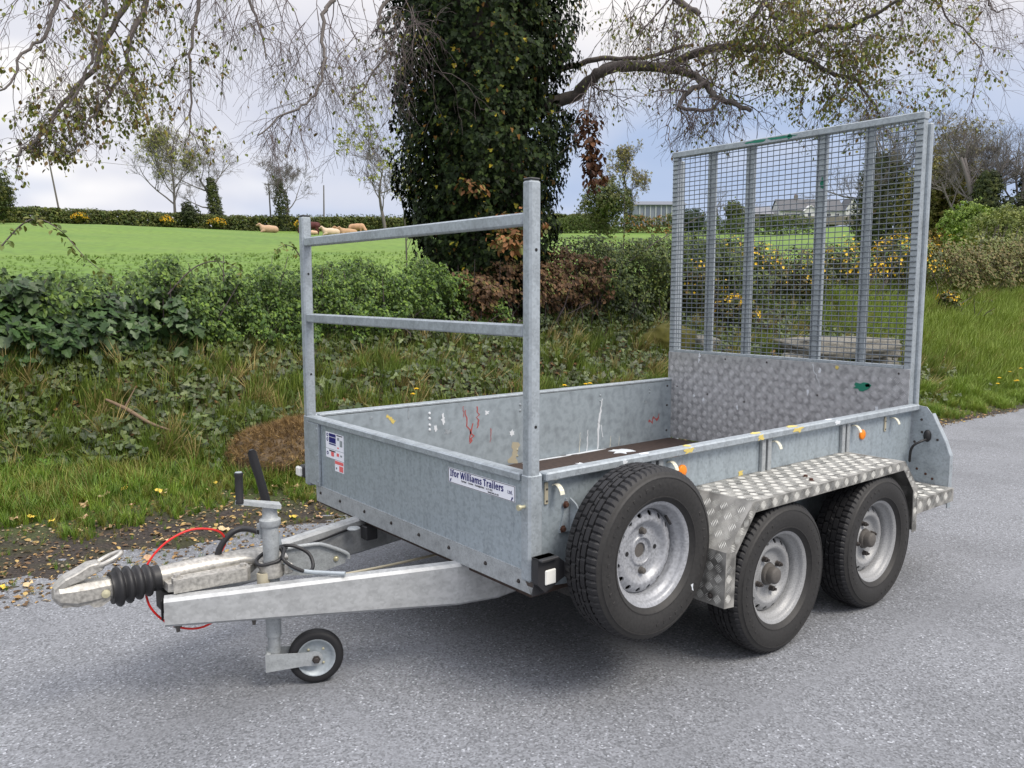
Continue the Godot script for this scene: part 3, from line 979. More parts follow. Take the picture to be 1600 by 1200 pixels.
func house() -> void:
	var c := V(82.5, 0, 136.5)
	c.y = height(c.x, c.z) + 1.3
	var t := thing("house", "long white bungalow with a dark slate roof, seen through the mesh ramp", "house", c)
	var f := V(-0.63, 0, 0.777).normalized()        # along the front
	var r := V(0.777, 0, 0.63).normalized()         # away from the road
	var bs := Basis(f, Vector3.UP, r)
	var P := func(u: float, y: float, d: float) -> Vector3: return c + f * u + V(0, y, 0) + r * d
	var white := tri(mat(Color(0.90, 0.905, 0.91), 0.8), Vector3.ONE * 0.5, M.fine)
	var slate := tri(mat(Color(0.36, 0.365, 0.385), 0.7), Vector3.ONE * 0.8, M.grime)
	var glass := mat(Color(0.14, 0.16, 0.19), 0.15)
	var frame := mat(Color(0.86, 0.86, 0.86), 0.5)
	var stone := tri(mat(Color(0.50, 0.48, 0.46), 0.9), Vector3.ONE * 0.7, M.grime)
	t.scale = Vector3.ONE * 0.88
	# main range
	var half := 6.6
	var mb := MB.new()
	for s in [-1.0, 1.0]:
		mb.face([P.call(s * half, -1, 0), P.call(s * half, -1, 6), P.call(s * half, 1.9, 6), P.call(s * half, 4.2, 3), P.call(s * half, 1.9, 0)], f * s)
	mb.face([P.call(-half, -1, 0), P.call(half, -1, 0), P.call(half, 1.9, 0), P.call(-half, 1.9, 0)], -r)
	mb.face([P.call(-half, -1, 6), P.call(half, -1, 6), P.call(half, 1.9, 6), P.call(-half, 1.9, 6)], r)
	part("wall", mb, white, t)
	for s in [[-0.35, 1.72, 3.0], [6.35, 1.72, 3.0]]:
		mb = MB.new()
		var p := [P.call(-half - 0.2, s[1], s[0]), P.call(half + 0.1, s[1], s[0]), P.call(half + 0.1, 4.32, s[2]), P.call(-half - 0.2, 4.32, s[2])]
		mb.face(p, Vector3.UP)
		var q := []
		for k in p:
			q.append(k + V(0, 0.15, 0))
		mb.face(q, Vector3.UP)
		mb.face([p[0], p[1], q[1], q[0]], Vector3.DOWN + (r if s[0] > 1 else -r))
		mb.face([p[1], p[2], q[2], q[1]], f)
		mb.face([p[0], p[3], q[3], q[0]], -f)
		var rf_ := part("roof", mb, slate, t)
		if s[0] < 1:
			mb = MB.new()
			mb.box(P.call(-2.4, 4.75, 3.0), V(0.7, 1.1, 0.6), 0.02, bs)
			var ch := part("chimney", mb, stone, rf_)
			ch.position = Vector3.ZERO
			mb = MB.new()
			for u in [-2.58, -2.22]:
				mb.tube([P.call(u, 5.3, 3.0), P.call(u, 5.6, 3.0)], 0.11, 8)
			part("chimney_pot", mb, mat(Color(0.55, 0.33, 0.24), 0.8), rf_).position = Vector3.ZERO
	# porch with a white gable
	mb = MB.new()
	mb.face([P.call(-1.9, -1, -1.2), P.call(0.5, -1, -1.2), P.call(0.5, 1.7, -1.2), P.call(-0.7, 2.7, -1.2), P.call(-1.9, 1.7, -1.2)], -r)
	mb.face([P.call(-1.9, -1, -1.2), P.call(-1.9, -1, 0), P.call(-1.9, 1.7, 0), P.call(-1.9, 1.7, -1.2)], -f)
	mb.face([P.call(0.5, -1, -1.2), P.call(0.5, -1, 0), P.call(0.5, 1.7, 0), P.call(0.5, 1.7, -1.2)], f)
	part("porch", mb, white, t)
	mb = MB.new()
	for s in [-1.0, 1.0]:
		mb.face([P.call(-0.7, 2.85, -1.4), P.call(-0.7 + s * 1.45, 1.63, -1.4), P.call(-0.7 + s * 1.45, 1.63, 1.4), P.call(-0.7, 2.85, 1.6)], Vector3.UP)
		mb.face([P.call(-0.7, 2.72, -1.42), P.call(-0.7 + s * 1.45, 1.5, -1.42), P.call(-0.7 + s * 1.45, 1.66, -1.42), P.call(-0.7, 2.9, -1.42)], -r)
	part("porch_roof", mb, frame, t)
	mb = MB.new()
	mb.box(P.call(-0.9, 0.3, -1.23), V(0.55, 1.9, 0.05), 0.0, bs)
	part("door", mb, mat(Color(0.22, 0.26, 0.30), 0.4), t)
	for u in [-5.2, -3.9, -2.9, 2.3, 3.5, 5.2]:
		mb = MB.new()
		mb.box(P.call(u, 0.85, -0.03), V(0.95, 0.9, 0.08), 0.0, bs)
		var w := part("window", mb, frame, t)
		for s in [-0.22, 0.22]:
			mb = MB.new()
			mb.box(P.call(u + s, 0.85, -0.075), V(0.36, 0.74, 0.03), 0.0, bs)
			part("pane", mb, glass, w).position = Vector3.ZERO
	# white gabled wing at the right
	mb = MB.new()
	mb.face([P.call(6.62, -1, -1.0), P.call(9.4, -1, -1.0), P.call(9.4, 1.9, -1.0), P.call(8.0, 4.3, -1.0), P.call(6.62, 1.9, -1.0)], -r)
	mb.face([P.call(6.62, -1, -1.0), P.call(6.62, -1, 4), P.call(6.62, 1.9, 4), P.call(6.62, 1.9, -1.0)], -f)
	mb.face([P.call(9.4, -1, -1.0), P.call(9.4, -1, 4), P.call(9.4, 1.9, 4), P.call(9.4, 1.9, -1.0)], f)
	part("wing", mb, white, t)
	mb = MB.new()
	for s in [-1.0, 1.0]:
		mb.face([P.call(8.0, 4.42, -1.15), P.call(8.0 + s * 1.6, 1.75, -1.15), P.call(8.0 + s * 1.6, 1.75, 4), P.call(8.0, 4.42, 4)], Vector3.UP)
	part("roof", mb, slate, t)
	# brown shed and low outbuilding
	var sh := thing("brown_shed", "brown stone outbuilding with a dark roof right of the white house", "building", P.call(13, 0, 0))
	mb = MB.new()
	mb.box(P.call(12.6, 0.6, 3), V(5.2, 3.4, 4.4), 0.0, bs)
	part("wall", mb, tri(mat(Color(0.52, 0.47, 0.44), 0.9), Vector3.ONE * 0.5, M.grime), sh)
	mb = MB.new()
	for s in [[0.5, 3.0], [5.5, 3.0]]:
		mb.face([P.call(9.8, 2.2, s[0]), P.call(15.4, 2.2, s[0]), P.call(15.4, 3.9, s[1]), P.call(9.8, 3.9, s[1])], Vector3.UP)
	for u in [9.9, 15.3]:
		mb.face([P.call(u, 2.2, 0.6), P.call(u, 2.2, 5.4), P.call(u, 3.85, 3.0)], f if u > 12 else -f)
	part("roof", mb, slate, sh)
	mb = MB.new()
	mb.box(P.call(11.2, 1.3, 0.76), V(1.6, 1.3, 0.1), 0.0, bs)
	part("door", mb, mat(Color(0.40, 0.24, 0.20), 0.7), sh)
	var ob := thing("outbuilding", "low grey-roofed outbuilding left of the white house", "building", P.call(-10, 0, 0))
	mb = MB.new()
	mb.box(P.call(-10.5, 0.0, 2.6), V(7.4, 2.4, 4.4), 0.0, bs)
	part("wall", mb, tri(mat(Color(0.55, 0.52, 0.50), 0.9), Vector3.ONE * 0.5, M.grime), ob)
	mb = MB.new()
	for s in [[0.1, 2.8], [5.2, 2.8]]:
		mb.face([P.call(-14.5, 1.0, s[0]), P.call(-6.8, 1.0, s[0]), P.call(-6.8, 2.6, s[1]), P.call(-14.5, 2.6, s[1])], Vector3.UP)
	for u in [-14.4, -6.9]:
		mb.face([P.call(u, 1.0, 0.2), P.call(u, 1.0, 5.1), P.call(u, 2.55, 2.8)], f if u > -10 else -f)
	part("roof", mb, tri(mat(Color(0.50, 0.51, 0.54), 0.7), Vector3.ONE * 0.8, M.grime), ob)
	for u in [-12.2, -10.6, -8.8]:
		mb = MB.new()
		mb.box(P.call(u, 0.1, 0.38), V(0.9, 1.5, 0.1), 0.0, bs)
		part("doorway", mb, M.dark, ob)
	# garden wall in front
	mb = MB.new()
	var gw := thing("garden_wall", "low grey stone wall in front of the white house", "wall", P.call(6, -1, -5))
	for i in 14:
		var u := -6.0 + i * 1.6
		mb.box(P.call(u, -0.6 + 0.05 * sin(i * 3.0), -5.0), V(1.62, 1.5, 0.4), 0.05, bs)
	part("wall", mb, stone, gw)
	# trees behind the house
	var k := 0
	for q in [[-8.0, 9.0, 8.0], [-14.0, 12.0, 9.0], [13.0, 12.0, 8.0]]:
		var p: Vector3 = P.call(q[0], 0, q[1])
		tree("bare_tree", ["bare tree rising behind the left end of the white house", "bare tree behind the low grey-roofed outbuilding", "bare tree behind the brown outbuilding"][k], p.x, p.z, q[2], 140 + k, {"levels": 3, "many": 7, "bare": 0.25, "open": 0.9, "trunk": 0.7, "girth": 0.022})
		k += 1


# ---------------------------------------------------------------- cattle: each body one surface meshed from a field of joined capsules

func skin(bones: Array, cell: float, blend: float) -> MB:
	var lo := Vector3.INF
	var hi := -Vector3.INF
	for b in bones:
		for e in [[b[0], b[2]], [b[1], b[3]]]:
			lo = lo.min(e[0] - Vector3.ONE * (e[1] + blend))
			hi = hi.max(e[0] + Vector3.ONE * (e[1] + blend))
	var n := Vector3i(((hi - lo) / cell).ceil()) + Vector3i(2, 2, 2)
	var val := PackedFloat32Array()
	val.resize(n.x * n.y * n.z)
	val.fill(1.0)
	for z in n.z:
		for y in n.y:
			for x in n.x:
				var p := lo + V(x, y, z) * cell
				var acc := 0.0
				for b in bones:
					var ab: Vector3 = b[1] - b[0]
					var h := clampf((p - b[0]).dot(ab) / maxf(ab.length_squared(), 1e-9), 0, 1)
					var d: float = p.distance_to(b[0] + ab * h) - lerpf(b[2], b[3], h)
					acc += exp(-d / blend * 3.0)
				val[(z * n.y + y) * n.x + x] = -log(maxf(acc, 1e-30)) * blend / 3.0
	var mb := MB.new()
	var at := {}
	var get := func(x: int, y: int, z: int) -> float: return val[(z * n.y + y) * n.x + x]
	for z in n.z - 1:
		for y in n.y - 1:
			for x in n.x - 1:
				var sum := Vector3.ZERO
				var cnt := 0
				var c := []
				for i in 8:
					c.append(get.call(x + (i & 1), y + ((i >> 1) & 1), z + (i >> 2)))
				for e in [[0, 1], [2, 3], [4, 5], [6, 7], [0, 2], [1, 3], [4, 6], [5, 7], [0, 4], [1, 5], [2, 6], [3, 7]]:
					var a: float = c[e[0]]
					var b: float = c[e[1]]
					if (a < 0) != (b < 0):
						var k := a / (a - b)
						var pa := V(e[0] & 1, (e[0] >> 1) & 1, e[0] >> 2)
						var pb := V(e[1] & 1, (e[1] >> 1) & 1, e[1] >> 2)
						sum += pa.lerp(pb, k)
						cnt += 1
				if cnt:
					var g := V(c[1] - c[0] + c[3] - c[2] + c[5] - c[4] + c[7] - c[6], c[2] - c[0] + c[3] - c[1] + c[6] - c[4] + c[7] - c[5], c[4] - c[0] + c[5] - c[1] + c[6] - c[2] + c[7] - c[3]).normalized()
					at[(z * n.y + y) * n.x + x] = mb.vert(lo + (V(x, y, z) + sum / cnt) * cell, g)
	for z in range(1, n.z - 1):
		for y in range(1, n.y - 1):
			for x in range(1, n.x - 1):
				var a: float = get.call(x, y, z)
				var id := (z * n.y + y) * n.x + x
				for ax in 3:
					var st: int = [1, n.x, n.x * n.y][ax]
					var b: float = val[id + st]
					if (a < 0) == (b < 0):
						continue
					var u: int = [n.x, n.x * n.y, 1][ax]
					var w: int = [n.x * n.y, 1, n.x][ax]
					var q := [at.get(id - u - w, -1), at.get(id - w, -1), at.get(id, -1), at.get(id - u, -1)]
					if q.has(-1):
						continue
					if a < 0:
						mb.ix.append_array(PackedInt32Array([q[0], q[2], q[1], q[0], q[3], q[2]]))
					else:
						mb.ix.append_array(PackedInt32Array([q[0], q[1], q[2], q[0], q[2], q[3]]))
	return mb

func cow(label: String, x: float, z: float, turn: float, pose: int, coat: Color, group: String, size := 1.0) -> void:
	# x forward, y up in the cow's own axes
	var bones := []
	var b := func(a: Vector3, c: Vector3, r0: float, r1: float) -> void: bones.append([a, c, r0, r1])
	if pose == 0:      # lying, legs folded, head up
		b.call(V(-0.60, 0.42, 0), V(0.0, 0.44, 0.02), 0.38, 0.42)
		b.call(V(0.0, 0.44, 0.02), V(0.55, 0.48, 0), 0.42, 0.36)
		b.call(V(0.62, 0.62, 0), V(0.98, 0.88, 0.03), 0.24, 0.16)
		b.call(V(0.98, 0.92, 0.03), V(1.26, 0.82, 0.06), 0.15, 0.085)
		b.call(V(-0.55, 0.28, 0.30), V(-0.10, 0.16, 0.46), 0.20, 0.10)
		b.call(V(-0.10, 0.16, 0.46), V(-0.45, 0.08, 0.52), 0.08, 0.06)
		b.call(V(0.55, 0.26, 0.26), V(0.85, 0.14, 0.34), 0.16, 0.08)
		b.call(V(0.85, 0.13, 0.34), V(0.52, 0.07, 0.40), 0.07, 0.055)
		b.call(V(0.55, 0.26, -0.26), V(0.82, 0.12, -0.30), 0.16, 0.08)
		b.call(V(-0.88, 0.5, 0), V(-1.0, 0.12, 0.06), 0.05, 0.03)
		for s in [-1, 1]:
			b.call(V(0.98, 0.98, 0.03 + s * 0.12), V(0.94, 0.97, 0.03 + s * 0.25), 0.05, 0.035)
	else:
		var y := 0.0
		b.call(V(-0.62, 1.02, 0), V(0.0, 0.98, 0), 0.32, 0.37)
		b.call(V(0.0, 0.98, 0), V(0.58, 1.00, 0), 0.37, 0.33)
		b.call(V(-0.80, 1.12, 0), V(0.6, 1.20, 0), 0.16, 0.17)
		if pose == 1:  # head down, grazing
			b.call(V(0.70, 1.08, 0), V(1.12, 0.62, 0.04), 0.24, 0.15)
			b.call(V(1.12, 0.60, 0.04), V(1.26, 0.24, 0.06), 0.14, 0.085)
			for s in [-1, 1]:
				b.call(V(1.12, 0.62, 0.04 + s * 0.1), V(1.02, 0.66, 0.04 + s * 0.24), 0.05, 0.035)
		else:
			b.call(V(0.70, 1.12, 0), V(1.08, 1.34, 0.03), 0.24, 0.16)
			b.call(V(1.08, 1.36, 0.03), V(1.38, 1.20, 0.06), 0.15, 0.085)
			for s in [-1, 1]:
				b.call(V(1.06, 1.42, 0.03 + s * 0.1), V(1.02, 1.42, 0.03 + s * 0.25), 0.05, 0.035)
		for s in [-1, 1]:
			b.call(V(0.58, 0.85, s * 0.2), V(0.60, 0.46, s * 0.2), 0.14, 0.075)
			b.call(V(0.60, 0.46, s * 0.2), V(0.60, 0.05, s * 0.2), 0.065, 0.06)
			b.call(V(-0.72, 0.92, s * 0.2), V(-0.62, 0.60, s * 0.21), 0.20, 0.10)
			b.call(V(-0.62, 0.60, s * 0.21), V(-0.82, 0.42, s * 0.21), 0.09, 0.07)
			b.call(V(-0.82, 0.42, s * 0.21), V(-0.78, 0.05, s * 0.21), 0.065, 0.06)
		b.call(V(-0.95, 1.15, 0), V(-1.04, 0.55, 0), 0.05, 0.03)
	var at := V(x, height(x, z) - 0.02, z)
	var t := thing("cow", label, "cow", at, group)
	t.basis = Basis(Vector3.UP, turn).scaled(Vector3.ONE * size)
	var m := tri(mat(coat, 0.85), Vector3.ONE * 0.9, M.fine)
	var body := part("body", skin(bones, 0.07, 0.12), m, t, true)

func field_animals() -> void:
	rng.seed = 3
	var g := "cattle resting in the field"
	cow("tan cow lying alone in the field, left of the trailer's headboard", 83.9, 34.1, -2.0 + PI, 0, lin(206, 172, 142).linear_to_srgb(), g)
	cow("dark red cow standing behind the left headboard post", 79.4, 36.75, -2.1 + PI, 1, lin(92, 44, 44).linear_to_srgb(), g)
	cow("small pale calf lying under the dark red cow", 78.4, 36.5, 1.1, 0, lin(226, 190, 160).linear_to_srgb(), g, 0.55)
	cow("cream cow lying in the field, seen above the top crossbar", 79.6, 39.2, -2.0 + PI, 0, lin(230, 206, 178).linear_to_srgb(), g)
	cow("tan cow lying close to the standing tan cow", 78.9, 40.9, 1.2, 0, lin(196, 160, 124).linear_to_srgb(), g)
	cow("ginger cow lying farther back between two pale cows", 81.0, 41.4, 1.4, 0, lin(186, 146, 108).linear_to_srgb(), g)
	cow("tan cow standing with its head down, rightmost of the herd", 79.8, 42.4, -2.6, 1, lin(206, 164, 128).linear_to_srgb(), g)


# ---------------------------------------------------------------- the ivy-covered tree and its branches

# a drooping twig with finer twigs on it; leaf positions go into nodes
func twig(mb: MB, p: Vector3, d: Vector3, length: float, r: float, level: int, droop: float, nodes: Array) -> void:
	var k := 6
	var path := [p]
	var rad := [r]
	var dir := d.normalized()
	var q := p
	for i in k:
		dir = (dir + rdir() * 0.26 + V(0, -droop, 0)).normalized()
		if i > 1 and q.y < (2.6 if q.z < 3.2 else 2.95) + 0.35 * wob.get_noise_2d(q.x * 3.0, q.z * 3.0):
			break
		q += dir * length / k
		path.append(q)
		rad.append(maxf(lerpf(r, r * 0.35, float(i + 1) / k), 0.0013))
	mb.tube(path, rad, 4 if r > 0.006 else 3, false)
	k = path.size() - 1
	for i in range(2, k + 1):
		nodes.append(path[i])
	if level <= 0:
		return
	for i in (5 if level > 1 else 4):
		var s := rf(0.15, 1.0)
		var j := mini(int(s * k), k - 1)
		var out := rdir()
		out = (out - dir * out.dot(dir)).normalized()
		twig(mb, path[j].lerp(path[j + 1], s * k - j), dir * 0.6 + out * rf(0.5, 1.1), length * rf(0.38, 0.7), maxf(r * 0.55, 0.0014), level - 1, droop, nodes)

func big_tree() -> void:
	rng.seed = 71
	var base := V(6.40, 0.75, 4.62)
	var t := thing("ivy_covered_tree", "big roadside tree whose trunk is thickly covered in dark ivy, with budding branches", "tree", base)
	var mb := MB.new()
	var trunk := [base + V(0, -0.2, 0), base + V(0.02, 0.5, 0.02), base + V(0.03, 1.6, 0.03), base + V(0.08, 3.2, 0.05), base + V(0.1, 5.0, 0.1), base + V(0.3, 7.0, 0.0)]
	mb.tube(smooth(trunk), spread([0.75, 0.6, 0.55, 0.58, 0.55, 0.45], 26), 18)
	part("trunk", mb, M.bark, t)
	# ivy: a lumpy sleeve, wider towards the top
	var iv := Many.new()
	var cols := [lin(28, 44, 22), lin(20, 34, 18), lin(34, 52, 24), lin(24, 38, 20), lin(48, 64, 30)]
	var n := 0
	while n < 80000:
		var y := rf(0.35, 5.8)
		var a := rf(0, TAU)
		var rr := table(y, [[0.0, 0.62], [0.8, 0.72], [1.5, 0.92], [2.1, 1.06], [3.0, 1.06], [4.0, 1.13], [5.8, 1.2]])
		rr *= 1.0 + 0.30 * wob.get_noise_3d(cos(a) * 1.3, y * 0.9, sin(a) * 1.3) + 0.14 * wob.get_noise_3d(cos(a) * 4.0, y * 3.0, sin(a) * 4.0)
		var depth := pow(rf(0, 1), 1.6)
		var out := V(cos(a), 0, sin(a))
		var p := base + V(0.06 * y / 3.0, y, 0.03) + out * (rr - depth * 0.38)
		n += 1
		if depth < 0.25 and wob.get_noise_3d(p.x * 3.2, p.y * 3.2, p.z * 3.2) < -0.08:
			continue
		var c := tone(cols, 0.3)
		if rng.randf() < 0.03:
			c = tone([lin(150, 140, 50), lin(120, 120, 46), lin(110, 84, 50)])
		iv.add(leaf_at(p, out + V(0, 0.35, 0) + rdir() * 0.55, rf(0.034, 0.066), 1.0), c)
	scatter("ivy", iv, ivy_leaf, M.trunk_ivy, t)
	# dead brown beech leaves on shoots round the foot of the ivy
	var dl := Many.new()
	for q in [[V(5.45, 2.15, 4.45), V(0.30, 0.20, 0.5), 260], [V(5.30, 1.92, 4.15), V(0.25, 0.14, 0.35), 160], [V(5.72, 2.55, 4.0), V(0.18, 0.10, 0.3), 90]]:
		clump(dl, q[0], q[1], q[2], 0.075, [lin(120, 84, 56), lin(104, 92, 50), lin(92, 100, 52), lin(140, 100, 66)], -0.4)
	scatter("browning_leaves", dl, oval_leaf, M.dead, t)
	# limbs: real places for those the eye can follow
	var limbs := {
		"A": [V(6.25, 3.60, 5.05), V(5.98, 3.70, 5.36), V(5.74, 3.80, 5.57), V(5.50, 3.96, 5.62), V(5.23, 4.04, 5.68), V(4.85, 3.99, 5.86), V(4.41, 3.87, 6.09), V(4.23, 3.78, 6.02), V(4.02, 3.63, 5.96), V(3.84, 3.48, 5.87), V(3.61, 3.38, 5.86), V(3.37, 3.25, 5.84)],
		"B": [V(5.50, 3.97, 5.64), V(5.34, 4.08, 5.80), V(4.85, 4.04, 6.10), V(4.53, 4.11, 6.22), V(4.21, 4.14, 6.33), V(3.97, 4.13, 6.32), V(3.73, 4.03, 6.30), V(3.47, 3.99, 6.33), V(3.27, 3.92, 6.27), V(3.03, 4.00, 6.28), V(2.82, 4.02, 6.24), V(2.56, 3.98, 6.26), V(2.36, 3.99, 6.22), V(2.14, 4.05, 6.21), V(1.91, 4.12, 6.21)],
		"C": [V(6.1, 4.1, 5.2), V(5.97, 4.18, 5.68), V(5.64, 4.28, 5.95), V(5.34, 4.23, 6.14), V(5.00, 4.30, 6.42), V(4.75, 4.36, 6.59)],
		"D": [V(3.14, 3.86, 6.08), V(2.90, 3.71, 6.13), V(2.63, 3.53, 6.21), V(2.42, 3.42, 6.22), V(2.25, 3.23, 6.18), V(2.10, 3.05, 6.10)],
		"K": [V(6.2, 6.2, 5.2), V(5.3, 5.6, 5.6), V(4.71, 4.91, 5.92), V(4.45, 4.66, 5.96), V(4.20, 4.45, 6.00)],
		"K2": [V(5.0, 5.6, 5.7), V(3.46, 4.57, 5.98), V(3.29, 4.35, 5.94), V(3.15, 4.16, 5.85), V(2.98, 4.05, 5.83)],
		"K3": [V(4.02, 3.66, 5.92), V(4.03, 3.52, 5.63), V(4.04, 3.34, 5.51), V(3.80, 3.33, 5.73), V(3.74, 3.44, 5.84)],
		"E": [V(6.45, 6.6, 3.2), V(6.50, 5.4, 1.6), V(6.41, 4.32, 0.66), V(6.25, 3.99, 0.52), V(6.16, 3.62, 0.30), V(6.02, 3.25, 0.13), V(5.96, 2.94, -0.13), V(5.82, 2.70, -0.28), V(5.69, 2.57, -0.41), V(5.56, 2.42, -0.56)],
		"F": [V(6.2, 5.2, 1.5), V(6.07, 4.24, 0.74), V(6.03, 3.81, 0.56), V(5.97, 3.54, 0.42), V(5.85, 3.30, 0.37), V(5.81, 3.04, 0.21), V(5.77, 2.81, 0.05), V(5.70, 2.66, -0.05)],
		"G": [V(6.3, 6.2, 4.1), V(6.0, 5.4, 3.1), V(5.96, 4.63, 2.57), V(5.88, 4.28, 2.35), V(5.78, 4.08, 2.20), V(5.61, 3.69, 2.10), V(5.44, 3.51, 2.03), V(5.33, 3.20, 1.87), V(5.28, 3.02, 1.67), V(5.26, 2.88, 1.42), V(5.19, 2.73, 1.25)],
		"H": [V(6.3, 5.6, 4.0), V(6.17, 4.75, 3.28), V(6.10, 4.49, 3.11), V(6.01, 4.26, 2.96), V(5.85, 4.08, 2.91), V(5.64, 4.00, 2.95), V(5.67, 3.48, 2.61), V(5.65, 3.23, 2.37)],
		"I": [V(6.0, 5.0, 0.9), V(5.86, 4.09, 0.33), V(5.78, 3.80, 0.22), V(5.69, 3.46, 0.11), V(5.63, 3.07, -0.04), V(5.64, 2.71, -0.29)],
		"J": [V(6.2, 5.2, 1.8), V(6.00, 4.32, 1.16), V(5.95, 3.95, 1.04), V(5.88, 3.66, 0.94), V(5.77, 3.30, 0.88), V(5.65, 2.85, 0.83), V(5.58, 2.69, 0.75)],
		"N": [V(5.9, 5.0, 0.6), V(5.52, 3.86, -0.24), V(5.32, 3.59, -0.24), V(5.22, 3.30, -0.36), V(5.17, 3.10, -0.52), V(5.08, 2.88, -0.64), V(5.02, 2.69, -0.80)],
		"O": [V(6.3, 5.6, 2.4), V(6.19, 4.52, 1.62), V(6.01, 4.14, 1.56), V(5.80, 3.82, 1.54), V(5.60, 3.50, 1.52)],
		"P": [V(1.91, 4.12, 6.21), V(2.0, 4.4, 6.8), V(2.2, 4.5, 7.15), V(2.11, 4.18, 7.36), V(1.89, 3.97, 7.38), V(1.71, 3.70, 7.35)],
		"Q": [V(3.6, 5.4, 6.8), V(2.29, 4.72, 8.10), V(2.07, 4.51, 8.23), V(1.99, 4.37, 8.19), V(1.83, 4.38, 8.28)],
	}
	# thickness at the start and end; leaves per node; length and number of twigs; droop
	var how := {"A": [0.088, 0.022, 0.10, 0.75, 16, 0.10], "B": [0.062, 0.013, 0.68, 0.75, 44, 0.08], "C": [0.045, 0.018, 0.3, 0.6, 8, 0.10], "D": [0.032, 0.008, 0.62, 0.65, 20, 0.10], "K": [0.08, 0.03, 0.5, 0.7, 12, 0.12], "K2": [0.05, 0.015, 0.8, 0.7, 18, 0.10], "K3": [0.035, 0.012, 0.15, 0.7, 12, 0.12],
		"E": [0.042, 0.009, 0.66, 0.60, 22, 0.16], "F": [0.034, 0.007, 0.6, 0.50, 15, 0.18], "G": [0.032, 0.006, 0.06, 0.75, 26, 0.14], "H": [0.030, 0.006, 0.22, 0.7, 18, 0.18], "I": [0.028, 0.006, 0.55, 0.50, 15, 0.16], "J": [0.026, 0.005, 0.42, 0.5, 14, 0.22], "N": [0.026, 0.005, 0.12, 0.5, 11, 0.16], "O": [0.028, 0.006, 0.10, 0.65, 13, 0.2], "P": [0.02, 0.005, 0.02, 0.6, 14, 0.10], "Q": [0.02, 0.005, 0.03, 0.5, 10, 0.06]}
	var lv := Many.new()
	var leafy_ := [lin(120, 134, 58), lin(102, 118, 50), lin(130, 128, 66), lin(110, 92, 56), lin(92, 104, 48)]
	var tb := MB.new()
	for key in limbs:
		var h: Array = how[key]
		var path := smooth(limbs[key], 4)
		for i in range(1, path.size() - 1):
			path[i] += rdir() * 0.018
		var rad := spread([h[0], lerpf(h[0], h[1], 0.6), h[1]], path.size())
		mb = MB.new()
		mb.tube(path, rad, 10 if h[0] > 0.05 else 7)
		var lb := part("limb", mb, M.bark, t)
		var nodes := []
		for i in h[4]:
			var s := rf(0.22, 1.0)
			var j := mini(int(s * (path.size() - 1)), path.size() - 2)
			var dir: Vector3 = (path[j + 1] - path[j]).normalized()
			var out := rdir() + V(0, -0.25, 0)
			out = (out - dir * out.dot(dir)).normalized()
			twig(tb, path[j], dir * 0.5 + out, h[3] * rf(0.6, 1.3), clampf(rad[j] * 0.28, 0.004, 0.011), 2, h[5], nodes)
		for p in nodes:
			if wob.get_noise_3d(p.x * 1.6, p.y * 1.6, p.z * 1.6) > 0.34 - h[2] and rng.randf() < h[2]:
				lv.add(leaf_at(p + rdir() * 0.02, rdir() + V(0, 0.3, 0), rf(0.030, 0.052), 1.0), tone(leafy_, 0.3))
	# hanging twigs from boughs above
	for i in 40:
		var s := i / 39.0
		var p := V(lerpf(5.9, 6.1, rf(0, 1)) + rf(-0.6, 0.6), rf(4.1, 4.8), lerpf(-1.2, 3.4, s))
		var nodes := []
		twig(tb, p, V(rf(-0.6, 0.3), -0.7, rf(-0.7, 0.5)), rf(0.6, 1.1), 0.006, 2, 0.14, nodes)
		for q in nodes:
			if s < 0.45 and wob.get_noise_3d(q.x * 1.4, q.y * 1.4, q.z * 1.4) > 0.02 and rng.randf() < 0.5 or rng.randf() < 0.03:
				lv.add(leaf_at(q + rdir() * 0.02, rdir() + V(0, 0.3, 0), rf(0.030, 0.054), 1.2), tone(leafy_, 0.3))
	for i in 40:
		var s := i / 39.0
		var p := V(lerpf(5.2, 1.7, s) + rf(-0.2, 0.2), rf(4.5, 5.1), lerpf(5.8, 7.2, s) + rf(-0.6, 0.6))
		var nodes := []
		twig(tb, p, V(rf(-0.6, 0.5), -0.6, rf(-0.5, 0.5)), rf(0.6, 1.0), 0.006, 2, 0.14, nodes)
		for q in nodes:
			if s < 0.85 and wob.get_noise_3d(q.x * 1.4, q.y * 1.4, q.z * 1.4) > -0.05 and rng.randf() < 0.45:
				lv.add(leaf_at(q + rdir() * 0.02, rdir() + V(0, 0.3, 0), rf(0.032, 0.056), 1.2), tone(leafy_, 0.3))
	var tw := part("twigs", tb, M.twig, t)
	tw.set_meta("kind", "stuff")
	scatter("leaves", lv, oval_leaf, M.leaf, t)
	# a bunch of dead red-brown leaves hanging by the trunk
	var rb := Many.new()
	for i in 5:
		clump(rb, V(5.16, 3.34 - i * 0.16, 5.22 + 0.03 * i), V(0.15, 0.16, 0.2), 90, 0.075, [lin(92, 62, 48), lin(76, 52, 44), lin(110, 76, 52)], -0.5, 1.0)
	scatter("dead_leaf_bunch", rb, oval_leaf, M.dead, t)
	var hb := MB.new()
	hb.tube(smooth([V(5.50, 4.0, 5.60), V(5.28, 3.72, 5.38), V(5.18, 3.35, 5.24), V(5.16, 2.72, 5.28)]), 0.008, 5)
	part("hanging_branch", hb, M.bark, t)


# ---------------------------------------------------------------- hedge and bank

